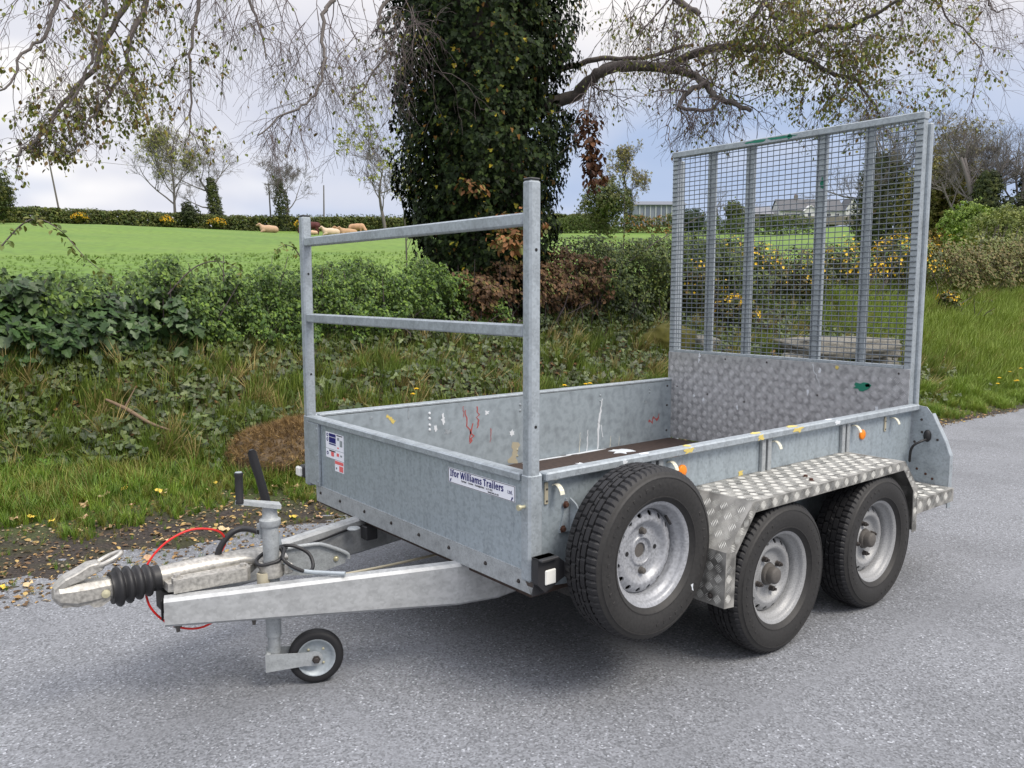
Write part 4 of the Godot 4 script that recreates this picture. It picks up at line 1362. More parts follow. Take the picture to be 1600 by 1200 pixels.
func stems(t: Node3D, a: Vector3, b: Vector3, count: int, h: float, m: Material) -> void:
	var mb := MB.new()
	for i in count:
		var p := a.lerp(b, rf(0, 1)) + V(rf(-0.3, 0.3), 0, rf(-0.2, 0.2))
		p.y = height(p.x, p.z) - 0.05
		var q := p + V(rf(-0.35, 0.25), h * rf(0.5, 1.1), rf(-0.4, 0.4))
		mb.tube([p, p.lerp(q, 0.5) + rdir() * 0.08, q], [0.010, 0.007, 0.003], 4, false)
	part("stems", mb, m, t)

# a length of hedge: leaves through its body, denser on the outside
func hedge(called: String, label: String, category: String, za: float, zb: float, front: float, thick: float, low: float, high: float, count: int, size: float, cols: Array, mesh: Mesh, m: Material, seed_: int, gap := -0.12) -> Node3D:
	rng.seed = seed_
	var zm := (za + zb) * 0.5
	var t := thing(called, label, category, V(crest(zm) + front + thick * 0.5, top(zm), zm))
	var many := Many.new()
	var n := 0
	while n < count:
		n += 1
		var z := rf(za, zb)
		var u := pow(rf(0, 1), 1.7)                      # 0 at the face
		var k := rf(0, 1)
		var hi := high + 0.22 * wob.get_noise_1d(z * 1.4 + seed_) + 0.12 * wob.get_noise_1d(z * 5.0 + seed_)
		var y := lerpf(low, hi, k)
		var bulge := 0.30 * wob.get_noise_2d(z * 1.2 + seed_, y * 1.5) + 0.13 * wob.get_noise_2d(z * 4.0, y * 4.0 + seed_)
		var x := crest(z) + front + 0.18 * pow(absf(k - 0.45) * 2.0, 2.0) - bulge + u * thick * (1.0 - 0.3 * k)
		var p := V(x, y + 0.045 * clampf(z - 2.0, 0, 16), z)
		if u < 0.35 and wob.get_noise_3d(p.x * 3.0, p.y * 3.0, p.z * 3.0) < gap:
			continue
		many.add(leaf_at(p, V(-0.75 + u * 0.6, 0.55 + k * 0.3, rf(-0.2, 0.2)) + rdir() * 0.6, size * rf(0.65, 1.25), 0.7), tone(cols))
	scatter("foliage", many, mesh, m, t)
	stems(t, V(crest(za) + front + thick * 0.5, 0, za), V(crest(zb) + front + thick * 0.5, 0, zb), int((zb - za) * 22.0), high - low - 0.15, M.twig)
	return t

func bramble(label: String, path: Array, seed_: int, size := 0.06, group := "bramble shoots arching out of the hedge") -> void:
	rng.seed = seed_
	var t := thing("bramble_shoot", label, "bramble", path[0], group)
	var p := smooth(path, 6)
	var mb := MB.new()
	mb.tube(p, spread([0.007, 0.005, 0.002], p.size()), 6)
	part("stem", mb, M.twig, t)
	var many := Many.new()
	for i in range(2, p.size()):
		for k in 3:
			many.add(leaf_at(p[i] + rdir() * 0.04, rdir() * 0.8 + V(-0.3, 0.7, 0), size * rf(0.6, 1.2), 0.5), tone([lin(92, 112, 52), lin(74, 96, 44), lin(106, 112, 60)]))
	scatter("leaves", many, oval_leaf, M.leaf, t)

func hedges() -> void:
	var dark := [lin(46, 74, 40), lin(36, 62, 34), lin(58, 86, 46), lin(66, 92, 52)]
	var mid := [lin(78, 108, 44), lin(62, 92, 40), lin(94, 122, 50), lin(54, 80, 38)]
	var fresh := [lin(84, 116, 42), lin(66, 98, 38), lin(102, 132, 52), lin(54, 84, 34), lin(66, 92, 40)]
	hedge("ivy_hedge", "hedge thick with large dark ivy leaves at the left edge", "hedge", -3.6, 0.75, -0.14, 0.9, 0.50, 1.34, 17000, 0.080, dark, ivy_leaf, M.ivy, 201)
	hedge("bramble_hedge", "ragged bramble growth along the top of the ivy hedge at left", "hedge", -3.6, 1.3, 0.0, 0.9, 1.02, 1.50, 16000, 0.055, mid, oval_leaf, M.leaf, 202, -0.05)
	hedge("hawthorn_hedge", "bright green hawthorn hedge in the middle, behind the headboard", "hedge", 0.5, 4.2, -0.06, 1.0, 0.52, 1.54, 56000, 0.042, fresh, oval_leaf, M.leaf, 203)
	hedge("beech_hedge", "brown dead-leaved beech growth around the foot of the ivy-covered tree", "hedge", 3.7, 5.8, -0.12, 0.7, 0.95, 1.62, 9500, 0.056, [lin(100, 76, 56), lin(82, 62, 48), lin(116, 90, 66), lin(92, 88, 46), lin(86, 66, 50)], oval_leaf, M.dead, 204, -0.10)
	hedge("dark_undergrowth", "dark green undergrowth below the brown beech leaves", "hedge", 2.9, 7.2, -0.10, 0.6, 0.60, 1.12, 18000, 0.05, [lin(44, 62, 36), lin(54, 74, 42), lin(72, 88, 46), lin(36, 50, 32)], oval_leaf, M.leaf, 205)
	hedge("mixed_hedge", "green mixed hedge between the big tree and the raised ramp", "hedge", 5.7, 8.8, -0.05, 1.2, 0.7, 1.82, 46000, 0.045, [lin(84, 106, 48), lin(66, 88, 42), lin(104, 118, 58), lin(50, 70, 38)], oval_leaf, M.leaf, 206)
	# gorse in flower behind the ramp
	var gl := ["gorse bush in yellow flower left of the ramp's foot", "gorse bush in yellow flower behind the left panel of the ramp's mesh", "low green gorse behind the middle of the ramp's mesh", "gorse bush in yellow flower behind the fourth panel of the ramp's mesh", "gorse bush thick with yellow flower behind the right panel of the ramp's mesh", "gorse in yellow flower just right of the ramp, before the brown hedge", "small gorse in yellow flower low behind the ramp's left corner"]
	var gs := [[5.2, 7.25, 0.5, 0.75, 120], [5.5, 8.75, 0.7, 1.05, 240], [5.3, 9.6, 0.75, 0.9, 70], [5.1, 11.1, 0.8, 1.0, 240], [4.85, 12.25, 0.75, 1.05, 300], [4.1, 12.4, 0.24, 0.4, 50], [4.7, 7.5, 0.35, 0.45, 150]]
	for i in gs.size():
		var q: Array = gs[i]
		rng.seed = 300 + i
		var c := V(q[0], height(q[0], q[1]) + q[3] * 0.42, q[1])
		var t := thing("gorse_bush", gl[i], "bush", c - V(0, q[3] * 0.42, 0), "gorse on the roadside bank")
		var many := Many.new()
		for k in 7:
			clump(many, c + rdir() * V(q[2], q[3] * 0.4, q[2]) * 0.5, V(q[2] * 0.6, q[3] * 0.45, q[2] * 0.6), 620, 0.050, [lin(66, 82, 42), lin(52, 68, 36), lin(86, 98, 50), lin(92, 84, 54)], -0.25, 0.0)
		scatter("foliage", many, oval_leaf, M.leaf, t)
		var fl := Many.new()
		for k in q[4] * 2:
			var d := rdir()
			d.y = absf(d.y) * 1.1 - 0.2
			var p := c + d * V(q[2], q[3] * 0.62, q[2]) * rf(0.75, 1.0)
			if wob.get_noise_3d(p.x * 3.0, p.y * 3.0, p.z * 3.0) < -0.04:
				continue
			fl.add(leaf_at(p, d + rdir() * 0.5, rf(0.028, 0.046), 0.0), tone([lin(244, 206, 40), lin(226, 184, 30), lin(248, 216, 80)], 0.15))
		scatter("flowers", fl, flower, M.leaf, t)
		stems(t, c - V(q[2] * 0.5, 0, 0), c + V(q[2] * 0.5, 0, 0), 18, q[3], M.twig)
	hedge("brown_hedge", "brownish bare hedge at the right, beyond the ramp", "hedge", 12.9, 18.5, -0.4, 1.0, 0.75, 1.60, 16000, 0.06, [lin(108, 100, 66), lin(96, 90, 60), lin(92, 104, 52), lin(84, 94, 50)], oval_leaf, M.dead, 208)
	hedge("green_hedge", "olive-green hedge at the right edge beyond the brown hedge", "hedge", 16.0, 27.0, 0.0, 1.4, 0.6, 1.85, 18000, 0.085, [lin(104, 116, 62), lin(84, 100, 54), lin(120, 124, 74)], oval_leaf, M.leaf, 209)
	# shoots that stand out against the field
	bramble("leafy bramble shoot arching above the hedge at the far left", [V(5.55, 1.35, -0.95), V(5.45, 1.70, -0.72), V(5.35, 1.92, -0.52), V(5.25, 1.86, -0.35), V(5.12, 1.62, -0.18), V(5.05, 1.48, -0.02)], 401, 0.06)
	bramble("thin bramble shoot over the hedge, left of centre", [V(5.6, 1.35, 0.55), V(5.5, 1.58, 0.75), V(5.4, 1.64, 0.95), V(5.3, 1.55, 1.12)], 402, 0.05)
	bramble("bramble shoot below the headboard's top crossbar", [V(5.6, 1.4, 1.9), V(5.45, 1.72, 1.72), V(5.35, 1.80, 1.55), V(5.25, 1.72, 1.38)], 403, 0.04)
	bramble("thin shoot rising from the hedge right of the big tree", [V(5.5, 1.7, 6.2), V(5.3, 2.05, 6.7), V(5.1, 2.42, 7.4), V(5.0, 2.62, 7.9)], 404, 0.045)
	bramble("upright shoot beside the big tree's right side", [V(5.7, 1.6, 6.4), V(5.66, 2.2, 6.38), V(5.6, 2.75, 6.3), V(5.62, 3.0, 6.28)], 405, 0.05)
	# pale saplings behind the hedge, left of the ivy
	var sp := [[11.6, 6.6, 4.4, "pale yellow-green sapling left of the ivy-covered tree"], [10.2, 6.4, 3.2, "second pale sapling close to the ivy-covered tree"]]
	for i in 2:
		tree("sapling", sp[i][3], sp[i][0], sp[i][1], sp[i][2] * 0.8, 500 + i, {"levels": 3, "many": 5, "bare": 0.15, "open": 0.7, "trunk": 0.75, "girth": 0.007, "leaf": [lin(150, 160, 80), lin(126, 142, 66)], "each": 1.2, "size": 0.12, "puff": 0.12})

func bank_cover() -> void:
	rng.seed = 600
	var ivy := Many.new()
	var gr := [Many.new(), Many.new(), Many.new(), Many.new()]
	var straw := Many.new()
	var litter := Many.new()
	var green := [lin(98, 124, 50), lin(84, 110, 46), lin(116, 134, 64), lin(80, 100, 46)]
	var pale := [lin(150, 140, 104), lin(128, 120, 86), lin(166, 156, 122)]
	# the bank: ivy in sheets, long grass, straw and litter
	for i in 78000:
		var z := lerpf(-5.0, 24.0, pow(rf(0, 1), 1.45))
		var f := foot(z)
		var c := crest(z) + 0.25
		var k := rf(-0.04, 1.0)
		var x := lerpf(f, c, k)
		var p := V(x, height(x, z), z)
		var patch := wob.get_noise_2d(x * 1.1 + 3.0, z * 1.1) + 0.5 * wob.get_noise_2d(x * 3.1, z * 3.1 + 8.0)
		var right := smoothstep(8.5, 10.5, z)
		patch -= 0.7 * right
		var q := rng.randf()
		if patch > -0.16 - 0.5 * smoothstep(0.6, 1.0, k) and q < 0.62:
			ivy.add(leaf_at(p + V(rf(-0.06, 0.0), rf(0.0, 0.12), 0), V(-0.55, 0.8, 0) + rdir() * 0.6, rf(0.035, 0.062), 0.5), tone([lin(56, 74, 40), lin(46, 62, 36), lin(68, 86, 46), lin(82, 98, 54), lin(60, 70, 42)], 0.3))
		elif q < 0.90 and i % 2 == 0:
			var s := rf(0.12, 0.27) * (1.0 + 0.5 * right)
			var lean := V(rf(-0.5, 0.0), 1, rf(-0.3, 0.3))
			gr[i % 4].add(Transform3D(turned(lean, rf(0, TAU)).scaled(V(s, s, s)), p - V(0, 0.01, 0)), tone(green, 0.25).lerp(lin(140, 160, 70), 0.7 * right))
		elif q < 0.92 and i % 5 == 0 and wob.get_noise_2d(x * 1.7, z * 1.7 + 20.0) > 0.02:
			var s := rf(0.16, 0.34)
			if z < -0.9:
				continue
			straw.add(Transform3D(turned(V(rf(-0.9, -0.1), 0.7, rf(-0.5, 0.5)), rf(0, TAU)).scaled(V(s, s, s)), p), tone(pale, 0.2))
		else:
			litter.add(leaf_at(p + V(0, 0.012, 0), V(-0.4, 1, 0) + rdir() * 0.5, rf(0.035, 0.075), 0.2), tone([lin(112, 84, 60), lin(92, 70, 54), lin(134, 104, 74), lin(84, 72, 50)], 0.3))
	tag(scatter("ivy_cover", ivy, ivy_leaf, M.ivy, self), "small dark ivy leaves creeping over the roadside bank", "ivy")
	for k in 4:
		tag(scatter("bank_grass", gr[k], tufts[k], M.grass, self), ["long upright grass growing among the ivy on the bank", "short grass growing among the ivy on the bank", "sparse tall grass growing among the ivy on the bank", "drooping grass growing among the ivy on the bank"][k], "grass")
	tag(scatter("dry_straw", straw, tufts[0], M.dead, self), "pale dry grass hanging down the bank", "dry grass")
	tag(scatter("leaf_litter", litter, oval_leaf, M.dead, self), "brown leaf litter scattered over the bank", "leaf litter")
	# the verge: mown-length grass with worn soil towards the tarmac
	rng.seed = 611
	var vg := [Many.new(), Many.new()]
	var wd := Many.new()
	var n := 0
	while n < 25000:
		n += 1
		var z := lerpf(-4.2, 20.0, pow(rf(0, 1), 1.75))
		var e := edge(z)
		var f := foot(z) + 0.15
		var x := rf(e + 0.02, f)
		var grassy := (x - e - dirt_width(z)) * 1.4 + 0.9 * wob.get_noise_2d(x * 1.6, z * 1.6) + 0.35 * wob.get_noise_2d(x * 5.0, z * 5.0)
		if grassy < 0.0 and rng.randf() > 0.13 + (0.7 if grassy > -0.25 and wob.get_noise_2d(x * 3.4, z * 3.4) > 0.1 else 0.0):
			continue
		var s := rf(0.07, 0.125) * (1.0 + 0.75 * smoothstep(0.2, 0.9, grassy)) * (1.0 + 0.4 * smoothstep(5.0, 9.0, z))
		if grassy < 0:
			s = rf(0.035, 0.07)
		var p := V(x, height(x, z) - 0.006, z)
		vg[n % 2].add(Transform3D(turned(V(rf(-0.35, 0.15), 1, rf(-0.25, 0.25)), rf(0, TAU)).scaled(V(s * 1.25, s, s * 1.25)), p), tone([lin(98, 132, 46), lin(84, 116, 42), lin(114, 142, 54), lin(122, 126, 66), lin(90, 124, 44), lin(112, 114, 64)], 0.22).lerp(lin(134, 158, 64), 0.65 * smoothstep(6.0, 9.0, z)))
	tag(scatter("verge_grass", vg[0], tufts[0], M.grass, self), "longer bright green grass along the roadside verge", "grass")
	tag(scatter("verge_grass", vg[1], tufts[1], M.grass, self), "shorter bright green grass along the roadside verge", "grass")
	# crumbs of soil, grit and litter on the worn strip
	var grit := Many.new()
	var crumbs := Many.new()
	for i in 9000:
		var z := lerpf(-2.2, 9.0, pow(rf(0, 1), 1.7))
		var e := edge(z)
		var x := e + rf(-0.10, dirt_width(z) + 0.35)
		var y := maxf(height(x, z), 0.0)
		var s := rf(0.002, 0.008)
		var b := Basis(rdir(), rf(0, TAU)).scaled(V(s, s * rf(0.5, 0.9), s * rf(0.7, 1.3)))
		grit.add(Transform3D(b, V(x, y + s * 0.3, z)), tone([lin(84, 74, 66), lin(66, 58, 52), lin(116, 108, 102), lin(150, 144, 138)], 0.3))
		if i % 2 == 0:
			crumbs.add(leaf_at(V(x, y + 0.006, z), V(0, 1, 0) + rdir() * 0.4, rf(0.012, 0.042), 0.0), tone([lin(112, 90, 66), lin(92, 74, 58), lin(150, 124, 88), lin(170, 150, 104)], 0.3))
	var pebble := MB.new()
	pebble.ball(Vector3.ZERO, Vector3.ONE, 6, 4)
	var gm := mat(Color.WHITE, 0.9)
	gm.vertex_color_use_as_albedo = true
	tag(scatter("grit", grit, pebble.mesh(), gm, self), "soil crumbs and grit along the edge of the tarmac", "grit")
	tag(scatter("leaf_crumbs", crumbs, oval_leaf, M.dead, self), "broken brown leaf pieces on the worn verge", "leaf litter")


# ---------------------------------------------------------------- things on the verge

func lump(called: String, label: String, category: String, c: Vector3, r: Vector3, m: Material, seed_: int, rough := 0.25, freq := 1.6, turn := 0.0, flat := 0.0) -> Node3D:
	var t := thing(called, label, category, c)
	var mb := MB.new()
	mb.ball(Vector3.ZERO, Vector3.ONE, 48, 30)
	var b := Basis(Vector3.UP, turn)
	for i in mb.v.size():
		var d := mb.v[i]
		var cube := d / maxf(absf(d.x), maxf(absf(d.y), absf(d.z)))
		d = d.lerp(cube * 0.8, flat)
		var k := 1.0 + rough * wob.get_noise_3d(d.x * freq + seed_, d.y * freq, d.z * freq) + rough * 0.35 * wob.get_noise_3d(d.x * freq * 3.5 + seed_, d.y * freq * 3.5, d.z * freq * 3.5)
		mb.v[i] = c + b * (d * k * r)
	var nn := PackedVector3Array()
	nn.resize(mb.v.size())
	for i in range(0, mb.ix.size(), 3):
		var a := mb.ix[i]; var e := mb.ix[i + 1]; var g := mb.ix[i + 2]
		var fn := (mb.v[g] - mb.v[a]).cross(mb.v[e] - mb.v[a])
		nn[a] += fn; nn[e] += fn; nn[g] += fn
	for i in nn.size():
		mb.n[i] = nn[i].normalized()
	part("stone" if category == "stone" else "heap", mb, m, t)
	return t

func roadside_bits() -> void:
	rng.seed = 700
	# heap of old grass cuttings and soil
	var hc := V(3.80, height(3.8, 0.92) - 0.02, 0.92)
	var heap_m := tri(mat(Color(0.44, 0.375, 0.295), 0.95), Vector3.ONE * 7.0, M.fine)
	heap_m.normal_enabled = true
	heap_m.normal_texture = M.soil.normal_texture
	heap_m.normal_scale = 0.5
	var h := lump("soil_heap", "low brown heap of soil and dead grass on the verge behind the headboard", "heap", hc, V(0.50, 0.27, 0.52), heap_m, 5, 0.13, 1.5)
	var fib := Many.new()
	for i in 5200:
		var a := rf(0, TAU)
		var e := rf(0.05, 1.45)
		var d := V(cos(a) * cos(e), sin(e), sin(a) * cos(e))
		var p := hc + d * V(0.50, 0.27, 0.52) * (1.0 + 0.13 * wob.get_noise_3d(d.x * 1.5 + 5.0, d.y * 1.5, d.z * 1.5)) * rf(0.96, 1.05)
		var s := rf(0.03, 0.085)
		fib.add(Transform3D(turned(d * 0.5 + rdir() * 0.8, rf(0, TAU)).scaled(V(s, s, s)), p), tone([lin(134, 112, 82), lin(108, 88, 64), lin(152, 130, 98), lin(92, 74, 56)], 0.3))
	scatter("dead_grass", fib, tufts[3], M.dead, h)
	# stones
	var moss := lump("mossy_stone", "rounded stone covered in yellow-green moss behind the trailer's side", "stone", V(4.55, height(4.55, 6.05) + 0.02, 6.05), V(0.34, 0.26, 0.42), M.moss, 9, 0.22, 1.4, 0.5, 0.3)
	lump("pale_stone", "pale broken stone beside the mossy stone", "stone", V(4.30, height(4.30, 6.35) + 0.02, 6.35), V(0.20, 0.17, 0.24), M.stone, 12, 0.25, 1.6, 0.2, 0.4)
	lump("stone_slab", "long flat grey stone slab on the bank behind the ramp", "stone", V(3.42, height(3.42, 7.85) + 0.20, 7.85), V(0.5, 0.15, 0.85), M.stone, 15, 0.09, 1.2, -0.25, 0.8)
	lump("stone_block", "squarish grey stone under the left end of the flat slab", "stone", V(3.5, height(3.5, 7.35) - 0.03, 7.35), V(0.36, 0.2, 0.34), M.stone, 18, 0.2, 1.5, 0.3, 0.5)
	lump("stone_block", "squarish grey stone under the right end of the flat slab", "stone", V(3.25, height(3.25, 8.35) - 0.03, 8.35), V(0.36, 0.2, 0.34), M.stone, 21, 0.2, 1.5, 0.3, 0.5)
	for i in 5:
		var z := 12.5 + i * 0.75
		var x := 2.25 - 0.03 * i
		lump("wall_stone", ["first grey stone of the tumbled row at the right edge", "second grey stone of the tumbled row at the right edge", "third grey stone of the tumbled row at the right edge", "fourth grey stone of the tumbled row at the right edge", "last grey stone of the tumbled row at the right edge"][i], "stone", V(x, height(x, z) + 0.1, z), V(0.3, 0.2, 0.36), M.stone, 30 + i, 0.22, 1.6, 0.2 * i, 0.5)
	# a dead branch fallen on the bank
	var br := MB.new()
	br.tube(smooth([V(4.86, height(4.86, -0.16) + 0.20, -0.16), V(4.72, height(4.72, -0.05) + 0.17, -0.05), V(4.50, height(4.5, 0.05) + 0.13, 0.05), V(4.36, height(4.36, 0.16) + 0.10, 0.16)]), spread([0.010, 0.016, 0.013, 0.008], 16), 8)
	br.tube([V(4.74, height(4.72, -0.05) + 0.18, -0.06), V(4.78, height(4.78, 0.0) + 0.30, 0.04)], [0.008, 0.003], 6)
	tag(part("fallen_branch", br, tri(mat(Color(0.50, 0.42, 0.34), 0.9), Vector3.ONE * 8.0, M.grime), self), "dead brown branch lying on the bank below the ivy hedge", "branch")
	# broad dock leaves
	var dk := thing("dock_plant", "broad-leaved dock plant at the foot of the bank at left", "plant", V(4.55, height(4.55, -0.55), -0.55))
	for i in 5:
		var mb := MB.new()
		var a := -2.4 + i * 0.75
		var dir := V(cos(a), 0, sin(a))
		var side := V(-dir.z, 0, dir.x)
		var l := rf(0.16, 0.26)
		for k in 5:
			var u := k / 5.0
			var w := (k + 1) / 5.0
			var pu := dk.position + dir * l * u * 0.8 + V(0, l * (0.9 * u - 0.5 * u * u), 0)
			var pw := dk.position + dir * l * w * 0.8 + V(0, l * (0.9 * w - 0.5 * w * w), 0)
			var wu := 0.045 * sin(PI * pow(u, 0.8)) + 0.003
			var ww := 0.045 * sin(PI * pow(w, 0.8)) + 0.001
			for s in [-1.0, 1.0]:
				mb.face([pu, pw, pw + side * s * ww + V(0, 0.012, 0), pu + side * s * wu + V(0, 0.012, 0)], Vector3.UP)
		part("leaf", mb, mat(Color(0.36, 0.50, 0.22), 0.5), dk)
	# dandelions
	for q in [[3.55, 3.35, 0, "yellow dandelion just left of the near headboard post, above the side panel"], [3.62, 3.75, 0, "yellow dandelion right behind the near headboard post"], [4.05, 2.1, 0, "yellow dandelion low on the bank between the headboard posts"], [2.15, 9.3, 0, "nearest yellow dandelion in the verge grass right of the ramp"], [2.05, 9.75, 0, "middle yellow dandelion in the verge grass right of the ramp"], [2.25, 10.2, 0, "farthest yellow dandelion in the verge grass right of the ramp"]]:
		var p := V(q[0], height(q[0], q[1]), q[1])
		var t := thing("dandelion", q[3], "flower", p, "dandelions in the grass")
		for k in 2:
			var top_ := p + V(rf(-0.06, 0.06), rf(0.18, 0.26), rf(-0.08, 0.08))
			var mb := MB.new()
			mb.tube([p, top_], 0.003, 5, false)
			part("stem", mb, mat(Color(0.45, 0.55, 0.28), 0.6), t)
			mb = MB.new()
			for i in 14:
				var a := TAU * i / 14.0
				for lay in 2:
					var rr := 0.024 - 0.008 * lay
					mb.face([top_ + V(0, 0.004 * lay, 0), top_ + V(cos(a - 0.2) * rr, 0.006 + 0.006 * lay, sin(a - 0.2) * rr), top_ + V(cos(a + 0.2) * rr, 0.006 + 0.006 * lay, sin(a + 0.2) * rr)], Vector3.UP)
			part("flower", mb, mat(Color(0.95, 0.80, 0.12), 0.6), t)
	# fallen leaves that can be told apart
	var kinds := [[Color(0.86, 0.75, 0.30), "yellow fallen leaf lying on the roadside verge", "yellow fallen leaves on the verge"], [Color(0.73, 0.60, 0.47), "tan dry fallen leaf lying on the roadside verge", "tan fallen leaves on the verge"], [Color(0.80, 0.71, 0.55), "pale buff fallen leaf lying on the roadside verge", "buff fallen leaves on the verge"]]
	var meshes := []
	for k in 3:
		var mb := MB.new()
		var o := []
		for i in 11:
			var a := TAU * i / 11.0
			var r := 1.0 if i % 2 == 0 else 0.62 + 0.1 * k
			o.append(V(cos(a) * r * (1.15 if absf(cos(a)) > 0.5 else 0.85), 0.28 * sin(a * (2 + k) + k) + 0.18, sin(a) * r))
		for i in 11:
			mb.face([V(0, 0.0, 0), o[i], o[(i + 1) % 11]], Vector3.UP)
		mb.tube([V(-1.0, 0.15, 0), V(-1.5, 0.25, 0.15), V(-1.9, 0.2, 0.1)], 0.04, 4, false)
		meshes.append(mb.mesh())
	var mats := []
	for k in kinds:
		var m := mat(k[0], 0.6)
		m.backlight_enabled = true
		m.backlight = Color(0.4, 0.35, 0.2)
		mats.append(m)
	for i in 120:
		var k: int = [0, 1, 1, 2, 1][i % 5]
		var z := lerpf(-1.7, 2.2, rf(0, 1)) if i < 102 else rf(5.5, 12.0)
		var e := edge(z)
		var x := e + 0.15 + rf(0.0, dirt_width(z) + 0.35) if i % 4 else rf(e + 0.6, foot(z) + 0.1)
		var o := MeshInstance3D.new()
		o.name = "fallen_leaf"
		o.mesh = meshes[i % 3]
		o.material_override = mats[k]
		add_child(o, true)
		var s := rf(0.017, 0.033)
		o.position = V(x, maxf(height(x, z), 0.0) + 0.012 + (0.03 if x > e + dirt_width(z) else 0.0), z)
		o.basis = turned(V(rf(-0.4, 0.4), 1, rf(-0.4, 0.4)), rf(0, TAU)).scaled(V(s, s, s))
		tag(o, kinds[k][1], "leaf", kinds[k][2])


# ---------------------------------------------------------------- the trailer

func V(x: float, y: float, z: float) -> Vector3:
	return Vector3(x, y, z)

func rivet(at: Vector3, out: Vector3, parent: Node, m: Material, r := 0.007, called := "rivet") -> void:
	var mb := MB.new()
	mb.lathe([Vector2(r, 0), Vector2(r * 0.9, r * 0.35), Vector2(r * 0.4, r * 0.6), Vector2(0.0, r * 0.62)], Transform3D(turned(out, 0.3), at), 8)
	part(called, mb, m, parent)

func hexbolt(at: Vector3, out: Vector3, parent: Node, m: Material, r := 0.011, called := "bolt", local := false) -> void:
	var mb := MB.new()
	mb.lathe([Vector2(r * 1.5, 0), Vector2(r * 1.5, r * 0.2), Vector2(r, r * 0.22), Vector2(r, r * 0.95), Vector2(r * 0.8, r * 1.1), Vector2(0, r * 1.1)], Transform3D(turned(out, 0.3), at), 6, 2.0)
	part(called, mb, m, parent, local)

# an uneven blot of paint, a thin film on the surface at x (its z is outward)
func blot(x: Transform3D, size: Vector2, parent: Node, m: Material, called := "paint_mark", rough := 0.35) -> void:
	var pts := PackedVector2Array()
	var k := 14
	for i in k:
		var a := TAU * i / k
		pts.append(Vector2(cos(a), sin(a)) * size * 0.5 * (1.0 + rf(-rough, rough)))
	var mb := MB.new()
	mb.prism(pts, x.translated_local(Vector3(0, 0, -0.001)), 0.0022)
	part(called, mb, m, parent)

# a run of paint down a surface: a wobbling strip of changing width
func drip(from: Vector3, to: Vector3, w0: float, w1: float, out: Vector3, parent: Node, m: Material, wander := 0.006) -> void:
	var k := 9
	var along := (to - from)
	var side := out.cross(along).normalized()
	var l := []
	var r := []
	for i in k:
		var q := float(i) / (k - 1)
		var p := from + along * q + side * rf(-wander, wander) + out * 0.0012
		var w := lerpf(w0, w1, q) * rf(0.6, 1.3) * 0.5
		l.append(p - side * w); r.append(p + side * w)
	var mb := MB.new()
	for i in k - 1:
		mb.face([l[i], r[i], r[i + 1], l[i + 1]], out)
	part("paint_run", mb, m, parent)

func slab(called: String, lo: Vector3, hi: Vector3, m: Material, parent: Node, ch := 0.003) -> MeshInstance3D:
	var mb := MB.new()
	mb.span(lo, hi, ch)
	return part(called, mb, m, parent)

func stroke(called: String, path: Array, r: Variant, m: Material, parent: Node, sides := 8) -> MeshInstance3D:
	var mb := MB.new()
	mb.tube(smooth(path), r if not r is Array else spread(r, (path.size() - 1) * 5 + 1), sides)
	return part(called, mb, m, parent)

func spread(r: Array, k: int) -> Array:
	var out := []
	for i in k:
		var q := float(i) / (k - 1) * (r.size() - 1)
		var j := mini(int(q), r.size() - 2)
		out.append(lerpf(r[j], r[j + 1], q - j))
	return out

func smooth(path: Array, steps := 5) -> Array:     # Catmull-Rom through the points
	var out := []
	var k := path.size()
	for i in k - 1:
		var a: Vector3 = path[maxi(i - 1, 0)]
		var b: Vector3 = path[i]
		var c: Vector3 = path[i + 1]
		var d: Vector3 = path[mini(i + 2, k - 1)]
		for s in steps:
			out.append(b.cubic_interpolate(c, a, d, float(s) / steps))
	out.append(path[k - 1])
	return out

func trailer() -> void:
	var t := thing("trailer", "grey galvanised twin-axle plant trailer parked on the road with its ramp up", "trailer", V(0.84, 0, 1.3))
	trailer_body(t)
	trailer_ramp(t)
	trailer_guards(t)
	trailer_wheels(t)
	trailer_drawbar(t)

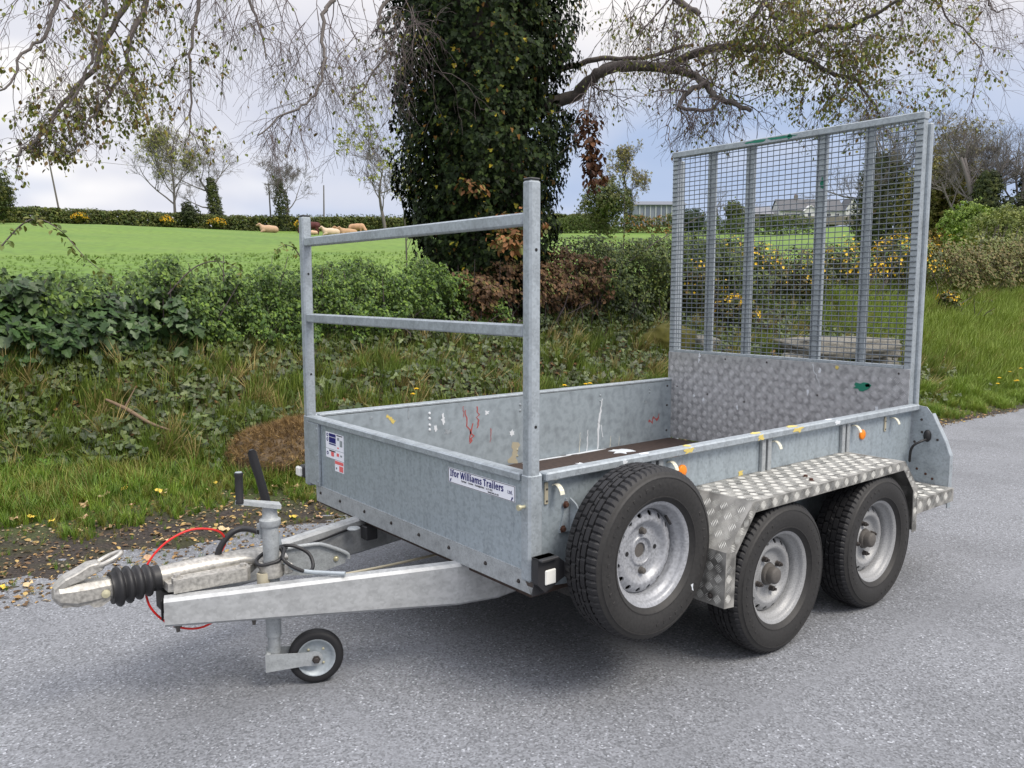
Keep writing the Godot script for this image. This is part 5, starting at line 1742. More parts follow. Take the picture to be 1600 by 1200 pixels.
func trailer_body(t: Node3D) -> void:
	# floor and the frame below it
	var fl := slab("floor_board", V(0.032, 0.372, 0.035), V(W - 0.05, 0.396, L - 0.02), M.floor, t)
	blot(Transform3D(Basis(Vector3.RIGHT, -PI / 2), V(1.50, 0.397, 2.0)), Vector2(0.13, 0.12), fl, M.paint_white, "paint_mark", 0.5)
	blot(Transform3D(Basis(Vector3.RIGHT, -PI / 2), V(1.38, 0.397, 1.55)), Vector2(0.06, 0.06), fl, M.paint_white, "paint_mark", 0.5)
	blot(Transform3D(Basis(Vector3.RIGHT, -PI / 2), V(1.615, 0.397, 1.82)), Vector2(0.025, 0.3), fl, M.paint_white, "paint_mark", 0.5)
	blot(Transform3D(Basis(Vector3.RIGHT, -PI / 2), V(1.61, 0.397, 1.45)), Vector2(0.02, 0.4), fl, M.paint_white, "paint_mark", 0.5)
	for z in [0.3, 0.8, 1.4, 2.0, 2.5]:
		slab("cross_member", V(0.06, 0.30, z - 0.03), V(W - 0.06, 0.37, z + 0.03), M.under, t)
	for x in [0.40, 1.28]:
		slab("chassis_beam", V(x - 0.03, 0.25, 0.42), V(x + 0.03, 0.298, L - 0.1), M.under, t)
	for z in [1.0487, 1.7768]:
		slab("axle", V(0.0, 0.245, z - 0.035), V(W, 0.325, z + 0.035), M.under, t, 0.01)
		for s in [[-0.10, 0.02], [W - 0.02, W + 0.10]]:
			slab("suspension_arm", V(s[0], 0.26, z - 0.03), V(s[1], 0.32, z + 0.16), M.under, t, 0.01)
	# front
	var fp := slab("front_panel", V(0.046, 0.47, 0.010), V(W - 0.046, 0.775, 0.018), M.sheet, t, 0.001)
	fp.set_meta("label", "sheet steel front panel with stickers")
	slab("corner_flange", V(W - 0.165, 0.474, -0.003), V(W - 0.046, 0.768, 0.0095), M.galv, t, 0.002)
	for y in [0.495, 0.62, 0.745]:
		rivet(V(W - 0.150, y, -0.003), Vector3.FORWARD, t, M.galv, 0.006)
	var kp := MB.new()
	kp.face([V(0.0, 0.401, 0.006), V(W - 0.115, 0.397, 0.006), V(W - 0.115, 0.476, 0.004), V(0.046, 0.473, 0.004)], Vector3.FORWARD)
	kp.face([V(0.0, 0.401, 0.006), V(W - 0.115, 0.397, 0.006), V(W - 0.115, 0.397, 0.05), V(0.0, 0.401, 0.05)], Vector3.DOWN)
	kp.face([V(0.046, 0.473, 0.004), V(W - 0.115, 0.476, 0.004), V(W - 0.115, 0.476, 0.0098), V(0.046, 0.473, 0.0098)], Vector3.UP)
	kp.face([V(W - 0.115, 0.397, 0.006), V(W - 0.115, 0.476, 0.004), V(W - 0.115, 0.476, 0.05), V(W - 0.115, 0.397, 0.05)], Vector3.RIGHT)
	part("lower_strip", kp, M.dull, t)
	for x in [1.52, 1.326, 1.102, 0.878, 0.67, 0.465, 0.241, 0.06]:
		hexbolt(V(x, 0.443 if x > 0.1 else 0.43, 0.005), Vector3.FORWARD, t, M.bolt, 0.0055, "strip_bolt")
	var fr := MB.new()
	fr.span(V(0.050, 0.768, -0.004), V(W - 0.050, RAIL - 0.001, 0.046), 0.005)
	part("front_rail", fr, M.galv, t)
	# corner sockets, posts and crossbars
	for s in [0, 1]:
		var x0 := 0.0 if s == 0 else W - 0.048
		var so := MB.new()
		so.span(V(x0, 0.4555 if s else 0.438, 0.0), V(x0 + 0.048, RAIL, 0.060), 0.008)
		part("corner_socket", so, M.galv, t)
		var p0 := 0.002 if s == 0 else W - 0.045
		var po := MB.new()
		po.span(V(p0, RAIL - 0.05, 0.003), V(p0 + 0.042, 1.724, 0.049), 0.007)
		var post := part("post", po, M.galv, t)
		slab("post_cap", V(p0 + 0.002, 1.7242, 0.005), V(p0 + 0.040, 1.731, 0.047), M.plastic, post)
		for y in ([1.51, 0.95] if s == 0 else [1.46, 0.99]):
			var h := MB.new()
			h.lathe([Vector2(0.0055, 0), Vector2(0.0055, 0.0008), Vector2(0.0, 0.0008)], Transform3D(turned(Vector3.LEFT, 0), V(p0 - 0.0003, y, 0.027)), 8, 2.0)
			part("bolt_hole", h, M.dark, post)
		# the spring latch on the socket
		var la := MB.new()
		la.lathe([Vector2(0.006, 0), Vector2(0.006, 0.018), Vector2(0.010, 0.019), Vector2(0.010, 0.028), Vector2(0.0, 0.030)], Transform3D(turned(Vector3.FORWARD if s == 0 else Vector3.RIGHT, 0), V(0.024, 0.69, 0.0) if s == 0 else V(W, 0.72, 0.024)), 10)
		part("spring_pin", la, M.zinc, t)
	for y in [1.6263, 1.2758]:
		var cb := MB.new()
		cb.span(V(0.0445, y - 0.040, 0.006), V(W - 0.0455, y, 0.046), 0.005)
		part("crossbar", cb, M.galv, t)
	# sides
	for s in [0, 1]:
		var xi := 0.030 if s == 0 else W - 0.052
		var sp := MB.new()
		if s == 0:
			sp.prism(PackedVector2Array([Vector2(0.06, 0.405), Vector2(0.5, 0.36), Vector2(L - 0.02, 0.32), Vector2(L - 0.02, 0.78), Vector2(0.06, 0.78)]), Transform3D(Basis(V(0, 0, 1), V(0, 1, 0), V(-1, 0, 0)), V(0.030, 0, 0)), 0.008)
		else:
			sp.span(V(xi, 0.372, 0.05), V(xi + 0.012, 0.782, L - 0.012), 0.001)
		var side := part("side_panel", sp, M.sheet if s == 0 else M.inner, t)
		var ra := MB.new()
		if s == 0:
			ra.span(V(-0.012, 0.767, 0.064), V(0.033, RAIL, L), 0.005)
		else:
			ra.span(V(W - 0.054, 0.784, 0.060), V(W + 0.012, RAIL, L), 0.003)
		var rail := part("side_rail", ra, M.galv, t)
		# ribs outside
		for z in [0.62, 1.31, 1.945]:
			for d in [-0.021, 0.021]:
				var rb := MB.new()
				var xo := 0.0215 if s == 0 else xi + 0.0125
				rb.span(V(xo - 0.016, 0.40, z + d - 0.013), V(xo, 0.765, z + d + 0.013), 0.002)
				if s == 1:
					rb = MB.new()
					rb.span(V(xo, 0.40, z + d - 0.013), V(xo + 0.016, 0.765, z + d + 0.013), 0.002)
				part("panel_rib", rb, M.dull, side)
			slab("rib_gap_shade", V((0.0195 if s == 0 else xi + 0.0125), 0.40, z - 0.0078), V((0.0215 if s == 0 else xi + 0.0145), 0.765, z + 0.0078), M.dark, side, 0.0)  # dark strip that paints the shade between the two ribs
		if s == 0:
			near_side(side, rail, t)
		else:
			far_side(side)

func near_side(side: Node, rail: Node, t: Node3D) -> void:
	# rope hooks under the rail
	for z in [0.125, 0.70, 1.372, 2.026, 2.40]:
		var mb := MB.new()
		var path := []
		for i in 9:
			var a := PI * 0.92 * i / 8.0
			path.append(Vector2(-0.036 * (1 - cos(a)) * 0.5, 0.020 * sin(a) - (0.030 * i / 8.0)))
		for i in 8:
			var p: Vector2 = path[i]
			var q: Vector2 = path[i + 1]
			mb.bar(V(0.0215 + p.x * 1.2, 0.742 + p.y, z), V(0.0215 + q.x * 1.2, 0.742 + q.y, z), 0.020, 0.0035, 0.001, Vector3.UP if i > 5 else Vector3.RIGHT)
		part("rope_hook", mb, M.cream, t)
	for z in [0.088, 2.335]:
		var pl := slab("hook_plate", V(0.0155, 0.683, z - 0.008), V(0.0215, 0.758, z + 0.008), M.brass, side)
		for y in [0.695, 0.735]:
			rivet(V(0.0155, y, z), Vector3.LEFT, pl, M.bolt, 0.004)
	for q in [V(0.0215, 0.700, 0.776), V(0.0215, 0.692, 2.115)]:
		var mb := MB.new()
		mb.lathe([Vector2(0.024, 0), Vector2(0.024, 0.006), Vector2(0.021, 0.009), Vector2(0.0, 0.010)], Transform3D(turned(Vector3.LEFT, 0), q), 20)
		part("reflector", mb, M.orange, side, false, "round orange side reflector")
	# the spare wheel's bracket
	var br := MB.new()
	br.prism(PackedVector2Array([Vector2(0.148, 0.575), Vector2(0.175, 0.690), Vector2(0.185, 0.690), Vector2(0.190, 0.575)]), Transform3D(Basis(V(0, 0, 1), V(0, 1, 0), V(-1, 0, 0)), V(0.0215, 0, 0)), 0.006)
	br.prism(PackedVector2Array([Vector2(0.0, 0.575), Vector2(0.0, 0.690), Vector2(0.03, 0.675), Vector2(0.055, 0.640), Vector2(0.055, 0.575)]), Transform3D(Basis(V(-1, 0, 0), V(0, 1, 0), V(0, 0, -1)), V(0.0155, 0, 0.196)), 0.006)
	var b := part("wheel_bracket", br, M.galv, t)
	for q in [[0.67, 0.172], [0.588, 0.160]]:
		hexbolt(V(0.0155, q[0], q[1]), Vector3.LEFT, b, M.rust, 0.009)
	var arm := MB.new()
	arm.bar(V(0.02, 0.5066, 0.3832), V(-0.10, 0.5066, 0.3832), 0.09, 0.09, 0.005)
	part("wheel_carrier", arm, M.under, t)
	# front marker lamp on its bracket
	var lb := MB.new()
	lb.prism(PackedVector2Array([Vector2(-0.004, 0.402), Vector2(0.006, 0.455), Vector2(0.010, 0.530), Vector2(0.03, 0.530), Vector2(0.115, 0.475), Vector2(0.115, 0.43), Vector2(0.06, 0.402)]), Transform3D(Basis(V(0, 0, 1), V(0, 1, 0), V(-1, 0, 0)), V(-0.016, 0, 0)), 0.004)
	lb.span(V(-0.062, 0.523, 0.0), V(-0.010, 0.531, 0.075), 0.002)
	lb.span(V(-0.062, 0.45, 0.112), V(-0.010, 0.50, 0.118), 0.002)
	lb.prism(PackedVector2Array([Vector2(0.0, 0.445), Vector2(0.0, 0.531), Vector2(0.075, 0.531), Vector2(0.118, 0.497), Vector2(0.118, 0.452), Vector2(0.030, 0.415)]), Transform3D(Basis(V(0, 0, 1), V(0, 1, 0), V(-1, 0, 0)), V(-0.0145, 0, 0)), 0.03)
	var lamp := part("marker_lamp", lb, M.plastic, t)
	var ln := MB.new()
	ln.box(V(-0.047, 0.464, 0.050), V(0.008, 0.050, 0.046), 0.004)
	part("lens", ln, M.lens, lamp)
	var l2 := MB.new()
	l2.box(V(W + 0.026, 0.515, 0.02), V(0.05, 0.06, 0.05), 0.008)
	var far_lamp := part("marker_lamp", l2, M.plastic, t)
	var l3 := MB.new()
	l3.box(V(W + 0.034, 0.515, -0.012), V(0.045, 0.046, 0.02), 0.006)
	part("lens", l3, M.lens, far_lamp)
	# paint rubbed on the rail
	var up := Basis(Vector3.RIGHT, -PI / 2)
	for q in [[1.235, 0.014, 0.03, 0.06], [1.50, 0.012, 0.035, 0.07], [0.79, 0.010, 0.03, 0.03], [1.80, 0.016, 0.02, 0.05], [0.55, 0.012, 0.02, 0.05]]:
		blot(Transform3D(up, V(q[1], RAIL, q[0])), Vector2(q[2], q[3]), rail, M.paint_yellow if q[0] < 1.6 and q[0] > 0.7 else M.paint_white)
	for q in [[1.235, 0.782, 0.04, 0.024], [1.51, 0.784, 0.07, 0.02], [0.775, 0.783, 0.05, 0.02], [0.43, 0.783, 0.02, 0.018], [1.83, 0.783, 0.04, 0.018]]:
		blot(Transform3D(Basis(V(0, 0, 1), V(0, 1, 0), V(-1, 0, 0)), V(-0.0122, q[1], q[0])), Vector2(q[2], q[3]), rail, M.paint_white if q[0] == 0.43 or q[0] > 1.7 else M.paint_yellow, "paint_mark", 0.5)
	blot(Transform3D(Basis(V(0, 0, 1), V(0, 1, 0), V(-1, 0, 0)), V(0.0215, 0.64, 1.15)), Vector2(0.035, 0.025), side, M.paint_yellow, "paint_mark", 0.5)
	# rear lamp board
	var wb := MB.new()
	wb.prism(PackedVector2Array([Vector2(0.03, RAIL - 0.002), Vector2(-0.048, 0.788), Vector2(-0.075, 0.755), Vector2(-0.146, 0.62), Vector2(-0.172, 0.552), Vector2(-0.170, 0.30), Vector2(0.03, 0.30)]), Transform3D(Basis.IDENTITY, V(0, 0, L - 0.004)), 0.006)
	wb.bar(V(-0.075, 0.756, L + 0.015), V(-0.147, 0.62, L + 0.015), 0.035, 0.004, 0.001, Vector3.LEFT)
	wb.bar(V(-0.147, 0.62, L + 0.015), V(-0.173, 0.552, L + 0.015), 0.035, 0.004, 0.001, Vector3.LEFT)
	wb.span(V(-0.176, 0.28, L - 0.002), V(-0.1705, 0.552, L + 0.034), 0.001)
	var wing := part("lamp_board", wb, M.galv, t)
	for q in [[-0.025, 0.72], [-0.03, 0.655], [-0.11, 0.625], [-0.06, 0.44], [-0.095, 0.42], [-0.015, 0.46], [0.005, 0.60]]:
		rivet(V(q[0], q[1], L - 0.004), Vector3.FORWARD, wing, M.rust if q[1] < 0.5 else M.bolt, 0.007)
	var gm := MB.new()
	gm.ball(V(-0.060, 0.640, L - 0.008), V(0.020, 0.032, 0.016), 12, 8)
	part("grommet", gm, M.rubber, wing)
	stroke("lamp_cable", [V(-0.060, 0.622, L - 0.022), V(-0.052, 0.615, L - 0.06), V(-0.028, 0.595, L - 0.08), V(-0.008, 0.56, L - 0.07), V(0.008, 0.50, L - 0.04)], 0.0065, M.rubber, wing)
	var rl := MB.new()
	rl.span(V(-0.165, 0.32, L + 0.004), V(-0.02, 0.46, L + 0.05), 0.006)
	part("rear_lamp", rl, M.red, wing)

func far_side(side: Node) -> void:
	var x := W - 0.0521
	for z in [0.684, 1.30, 1.945, 2.40]:
		for y in ([0.742, 0.715, 0.68, 0.655] if z < 0.7 else [0.735, 0.70] if z < 2.2 else [0.74, 0.72]):
			rivet(V(x, y, z), Vector3.LEFT, side, M.paint_white if z < 0.7 else M.galv, 0.008)
	for y in [0.62, 0.75, 0.45]:
		rivet(V(x, y, L - 0.06), Vector3.LEFT, side, M.bolt, 0.008)
	for y in [0.44, 0.475]:
		rivet(V(x, y, 1.28), Vector3.LEFT, side, M.zinc, 0.007)
	var out := Vector3.LEFT
	drip(V(x, 0.715, 1.96), V(x, 0.56, 1.935), 0.010, 0.016, out, side, M.paint_white, 0.004)
	drip(V(x, 0.565, 1.935), V(x, 0.40, 1.925), 0.018, 0.014, out, side, M.paint_white, 0.004)
	drip(V(x, 0.55, 1.955), V(x, 0.47, 1.97), 0.005, 0.005, out, side, M.paint_white, 0.003)
	drip(V(x, 0.53, 1.84), V(x, 0.40, 1.835), 0.005, 0.010, out, side, M.paint_white, 0.003)
	drip(V(x, 0.52, 1.775), V(x, 0.40, 1.77), 0.003, 0.005, out, side, M.cream, 0.003)
	drip(V(x, 0.47, 2.04), V(x, 0.40, 2.035), 0.003, 0.006, out, side, M.cream, 0.003)
	drip(V(x, 0.46, 2.12), V(x, 0.40, 2.115), 0.003, 0.004, out, side, M.cream, 0.003)
	drip(V(x, 0.52, 1.27), V(x, 0.40, 1.25), 0.05, 0.06, out, side, M.brass, 0.01)
	drip(V(x, 0.76, 0.90), V(x, 0.70, 0.905), 0.006, 0.004, out, side, M.paint_red)
	drip(V(x, 0.74, 0.93), V(x, 0.56, 0.94), 0.006, 0.009, out, side, M.paint_red, 0.02)
	drip(V(x, 0.75, 1.005), V(x, 0.63, 0.995), 0.010, 0.008, out, side, M.paint_red, 0.012)
	drip(V(x, 0.66, 0.965), V(x, 0.55, 0.955), 0.012, 0.010, out, side, M.paint_red, 0.015)
	drip(V(x, 0.62, 1.09), V(x, 0.54, 1.085), 0.005, 0.003, out, side, M.paint_red)
	drip(V(x, 0.56, 2.50), V(x, 0.51, 2.40), 0.014, 0.02, out, side, M.paint_red, 0.02)
	drip(V(x, 0.755, 0.425), V(x, 0.715, 0.47), 0.012, 0.022, out, side, M.paint_yellow, 0.004)
	for q in [[0.555, 0.755, 0.010, 0.05], [0.34, 0.752, 0.02, 0.012], [1.06, 0.71, 0.03, 0.02], [1.24, 0.575, 0.03, 0.035], [0.72, 0.66, 0.02, 0.03], [0.77, 0.70, 0.02, 0.05], [0.80, 0.63, 0.05, 0.03], [2.36, 0.66, 0.02, 0.02]]:
		blot(Transform3D(Basis(V(0, 0, 1), V(0, 1, 0), V(-1, 0, 0)), V(x, q[1], q[0])), Vector2(q[2], q[3]), side, M.paint_white if q[0] > 0.6 and q[2] < 0.04 and q[0] < 1.3 else M.galv, "paint_mark", 0.5)

func trailer_ramp(t: Node3D) -> void:
	var z := L
	var g := part("ramp", MB.new(), M.galv, t) if false else MeshInstance3D.new()
	var fm := MB.new()
	var x0 := 0.040
	var x1 := W - 0.020
	# outer frame
	fm.span(V(x0, 0.41, z - 0.012), V(x0 + 0.040, 2.240, z + 0.030), 0.003)
	fm.span(V(x1 - 0.040, 0.41, z - 0.012), V(x1, 2.240, z + 0.030), 0.003)
	fm.span(V(x0 - 0.004, 2.2405, z - 0.020), V(x1 + 0.004, 2.2775, z + 0.034), 0.004)
	g.name = "ramp"
	g.mesh = fm.mesh()
	g.material_override = M.galv
	t.add_child(g)
	g.position = -t.position
	# the tailgate's uprights behind it
	for x in [0.012, W - 0.052]:
		slab("gate_upright", V(x + (0.010 if x < 1.0 else -0.010), 0.30, z + 0.032), V(x + (0.050 if x < 1.0 else 0.030), 2.225, z + 0.062), M.galv, g, 0.006)
	for s in [[1.332, 1.387], [1.047, 1.103], [0.576, 0.636], [0.308, 0.355]]:
		var sb := MB.new()
		sb.span(V(s[0], 0.994, z + 0.001), V(s[1], 2.240, z + 0.004), 0.001)
		sb.span(V(s[0], 0.994, z + 0.0042), V(s[0] + 0.004, 2.240, z + 0.026), 0.001)
		sb.span(V(s[1] - 0.004, 0.994, z + 0.0042), V(s[1], 2.240, z + 0.026), 0.001)
		part("slat", sb, M.galv, g)
	slab("mesh_strip", V(x0 + 0.041, 0.976, z - 0.013), V(x1 - 0.041, 0.9935, z + 0.02), M.galv, g, 0.002)
	var k := 38
	for i in k:
		var x := lerpf(x0 + 0.052, x1 - 0.052, float(i) / (k - 1))
		var wv := MB.new()
		wv.tube([V(x, 0.985, z - 0.0035), V(x + rf(-0.001, 0.001), 1.6, z - 0.0035 + rf(-0.002, 0.002)), V(x, 2.243, z - 0.0035)], 0.0022, 5, false)
		part("mesh_wire", wv, M.wire, g)
	k = 43
	for i in k:
		var y := lerpf(1.012, 2.222, float(i) / (k - 1))
		var wv := MB.new()
		wv.tube([V(x0 + 0.004, y, z - 0.0155), V(0.6, y + rf(-0.0015, 0.0015), z - 0.0082), V(1.1, y + rf(-0.0015, 0.0015), z - 0.0082), V(x1 - 0.004, y, z - 0.0155)], 0.0029, 5, false)
		part("mesh_wire", wv, M.wire, g)
	# tread plate at the foot
	var pl := slab("tread_plate", V(x0 + 0.002, 0.40, z - 0.018), V(x1 - 0.002, 0.9755, z - 0.0125), M.tread_plate, g, 0.001)
	var tb := MB.new()
	treads(tb, Transform3D(Basis(V(1, 0, 0), V(0, 1, 0), V(0, 0, -1)), V(x0 + 0.01, 0.41, z - 0.018)), Vector2(x1 - x0 - 0.02, 0.55), 0.040, 0.0012)
	var tr := part("tread_bars", tb, M.tread_bar, pl)
	tr.set_meta("kind", "stuff")
	var fx := Basis(V(-1, 0, 0), V(0, 1, 0), V(0, 0, -1))
	blot(Transform3D(fx, V(0.30, 0.862, z - 0.0195)), Vector2(0.085, 0.045), pl, M.paint_green, "paint_mark", 0.4)
	blot(Transform3D(fx, V(0.265, 0.872, z - 0.0195)), Vector2(0.03, 0.02), pl, M.paint_green, "paint_mark", 0.4)
	for q in [[1.40, 0.965], [1.405, 0.935], [0.62, 0.80], [1.44, 0.70], [1.36, 0.68], [0.55, 0.93], [0.21, 0.75], [1.10, 0.66]]:
		blot(Transform3D(fx, V(q[0], q[1], z - 0.0195)), Vector2(0.014, 0.026), pl, M.paint_white, "paint_mark", 0.5)
	drip(V(0.60, 0.965, z - 0.0185), V(0.545, 0.84, z - 0.0185), 0.006, 0.003, Vector3.FORWARD, pl, M.paint_white)
	blot(Transform3D(fx, V(0.445, 0.955, z - 0.0195)), Vector2(0.02, 0.02), pl, M.paint_yellow)
	for q in [[1.58, 0.75], [1.2, 0.955], [0.9, 0.955], [0.10, 0.95], [0.10, 0.70], [0.56, 0.79], [1.33, 0.72], [1.05, 0.70]]:
		rivet(V(q[0], q[1], z - 0.018), Vector3.FORWARD, pl, M.bolt, 0.006)
	# green paint along the top bar
	for q in [[1.02, 0.13, 0.016], [0.86, 0.20, 0.014], [0.80, 0.03, 0.03]]:
		blot(Transform3D(fx, V(q[0], 2.262, z - 0.0204)), Vector2(q[1], q[2]), g, M.paint_green, "paint_mark", 0.35)
	blot(Transform3D(fx, V(0.596, 1.98, z + 0.0005)), Vector2(0.02, 0.06), g, M.paint_green, "paint_mark", 0.4)

# five-bar tread: small groups of bars that stand proud of a plate lying in the xy plane of x, its z outward
func treads(mb: MB, x: Transform3D, size: Vector2, pitch: float, proud: float) -> void:
	var nx := int(size.x / pitch)
	var ny := int(size.y / pitch)
	var out := x.basis.z.normalized()
	for i in nx:
		for j in ny:
			var c := Vector2((i + 0.5) * pitch, (j + 0.5) * pitch)
			var flip := 1.0 if (i + j) % 2 == 0 else -1.0
			var u := Vector2(1, flip).normalized()
			var w := Vector2(-u.y, u.x)
			for b in 5:
				var o := c + w * (b - 2) * pitch * 0.155
				var hl := pitch * (0.43 if absi(b - 2) < 2 else 0.36)
				var hw := pitch * 0.042
				var base := [o - u * hl, o + w * hw, o + u * hl, o - w * hw]
				var roof := [o - u * hl * 0.7, o + w * hw * 0.4, o + u * hl * 0.7, o - w * hw * 0.4]
				var p := []
				for q in base:
					p.append(x * Vector3(q.x, q.y, 0))
				for q in [roof[0], roof[2]]:
					p.append(x * Vector3(q.x, q.y, proud))
				mb.face([p[0], p[1], p[5], p[4]], out + x.basis * Vector3(w.x, w.y, 0))
				mb.face([p[1], p[2], p[5]], out + x.basis * Vector3(w.x, w.y, 0))
				mb.face([p[0], p[3], p[5], p[4]], out - x.basis * Vector3(w.x, w.y, 0))
				mb.face([p[3], p[2], p[5]], out - x.basis * Vector3(w.x, w.y, 0))

func trailer_guards(t: Node3D) -> void:
	var prof := [Vector2(0.672, 0.268), Vector2(0.676, 0.470), Vector2(0.826, 0.628), Vector2(1.962, 0.628), Vector2(2.094, 0.488), Vector2(2.100, 0.285)]
	for s in [0, 1]:
		var xo := -0.268 if s == 0 else W + 0.268
		var xi := 0.0205 if s == 0 else W - 0.0205
		var sg := -1.0 if s == 0 else 1.0
		var mb := MB.new()
		var tb := MB.new()
		var th := 0.003
		var inner := []                     # the lip's lower edge, towards the wheels
		for p in prof:
			inner.append(p)
		inner[0] = Vector2(0.728, 0.262); inner[1] = Vector2(0.732, 0.452); inner[2] = Vector2(0.842, 0.588); inner[3] = Vector2(1.955, 0.588); inner[4] = Vector2(2.055, 0.478); inner[5] = Vector2(2.062, 0.283)
		for i in 5:
			var a: Vector2 = prof[i]
			var b: Vector2 = prof[i + 1]
			var nn := Vector2(-(b - a).y, (b - a).x).normalized()      # (z, y) outward
			var a2 := a - nn * th
			var b2 := b - nn * th
			mb.face([V(xo, a.y, a.x), V(xi, a.y, a.x), V(xi, b.y, b.x), V(xo, b.y, b.x)], V(0, nn.y, nn.x))
			mb.face([V(xo, a2.y, a2.x), V(xi, a2.y, a2.x), V(xi, b2.y, b2.x), V(xo, b2.y, b2.x)], V(0, -nn.y, -nn.x))
			var c: Vector2 = inner[i]
			var d: Vector2 = inner[i + 1]
			mb.face([V(xo, a.y, a.x), V(xo, b.y, b.x), V(xo, d.y, d.x), V(xo, c.y, c.x)], V(sg, 0, 0))
			mb.face([V(xo - sg * th, a.y, a.x), V(xo - sg * th, b.y, b.x), V(xo - sg * th, d.y, d.x), V(xo - sg * th, c.y, c.x)], V(-sg, 0, 0))
			mb.face([V(xo, c.y, c.x), V(xo, d.y, d.x), V(xo - sg * th, d.y, d.x), V(xo - sg * th, c.y, c.x)], V(0, -nn.y, -nn.x))
			# tread bars on the face and on the lip
			var along := (b - a).normalized()
			var fx := Basis(V(0, along.y, along.x), V(-sg, 0, 0), V(0, nn.y, nn.x))
			treads(tb, Transform3D(fx, V(xo - sg * 0.012, a.y, a.x) + V(0, along.y, along.x) * 0.006), Vector2(a.distance_to(b) - 0.008, 0.275), 0.038, 0.0016)
			var lx := Basis(V(0, along.y, along.x), V(0, -nn.y, -nn.x), V(sg, 0, 0))
			var inset := 0.008 if i == 2 else 0.014
			treads(tb, Transform3D(lx, V(xo, a.y, a.x) + V(0, along.y, along.x) * inset + V(0, -nn.y, -nn.x) * 0.002), Vector2(a.distance_to(b) - inset * 2.0, 0.037), 0.036, 0.0016)
		for e in [0, 5]:
			var p: Vector2 = prof[e]
			mb.face([V(xo, p.y, p.x), V(xi, p.y, p.x), V(xi, p.y, p.x + (th if e == 0 else -th)), V(xo, p.y, p.x + (th if e == 0 else -th))], Vector3.DOWN)
		var g := part("mudguard", mb, M.guard, t, false, "dirty tread-plate mudguard over two wheels")
		part("tread_bars", tb, M.guard_bar, g).set_meta("kind", "stuff")
		for q in [[1.18, 0.06], [1.22, 0.11]]:
			hexbolt(V(xo - sg * q[1], 0.628, q[0] + 0.12), Vector3.UP, g, M.rust, 0.008)
		hexbolt(V(xo - sg * 0.06, 0.30, 0.672), Vector3.FORWARD, g, M.bolt, 0.008)
		# a step behind the guard
		var st := MB.new()
		var sx := -0.205 if s == 0 else W + 0.205
		st.span(V(minf(sx, xi), 0.388, 2.106), V(maxf(sx, xi), 0.393, L - 0.006), 0.001)
		st.span(V(minf(sx, sx - sg * 0.004), 0.325, 2.106), V(maxf(sx, sx - sg * 0.004), 0.3875, L - 0.006), 0.001)
		var sp := part("step_plate", st, M.guard, t)
		var sb := MB.new()
		treads(sb, Transform3D(Basis(V(0, 0, 1), V(-sg, 0, 0), V(0, 1, 0)), V(sx - sg * 0.006, 0.393, 2.11)), Vector2(0.50, 0.20), 0.045, 0.0018)
		treads(sb, Transform3D(Basis(V(0, 0, 1), V(0, -1, 0), V(sg, 0, 0)), V(sx, 0.386, 2.11)), Vector2(0.50, 0.06), 0.045, 0.0018)
		part("tread_bars", sb, M.guard_bar, sp).set_meta("kind", "stuff")
	# rubbed paint on the near guard
	var up := Basis(Vector3.RIGHT, -PI / 2)

# ---------------------------------------------------------------- wheels: axis x, outside towards +x

var tyre_wall: ArrayMesh
var tyre_tread: ArrayMesh
var rim_meshes := {}

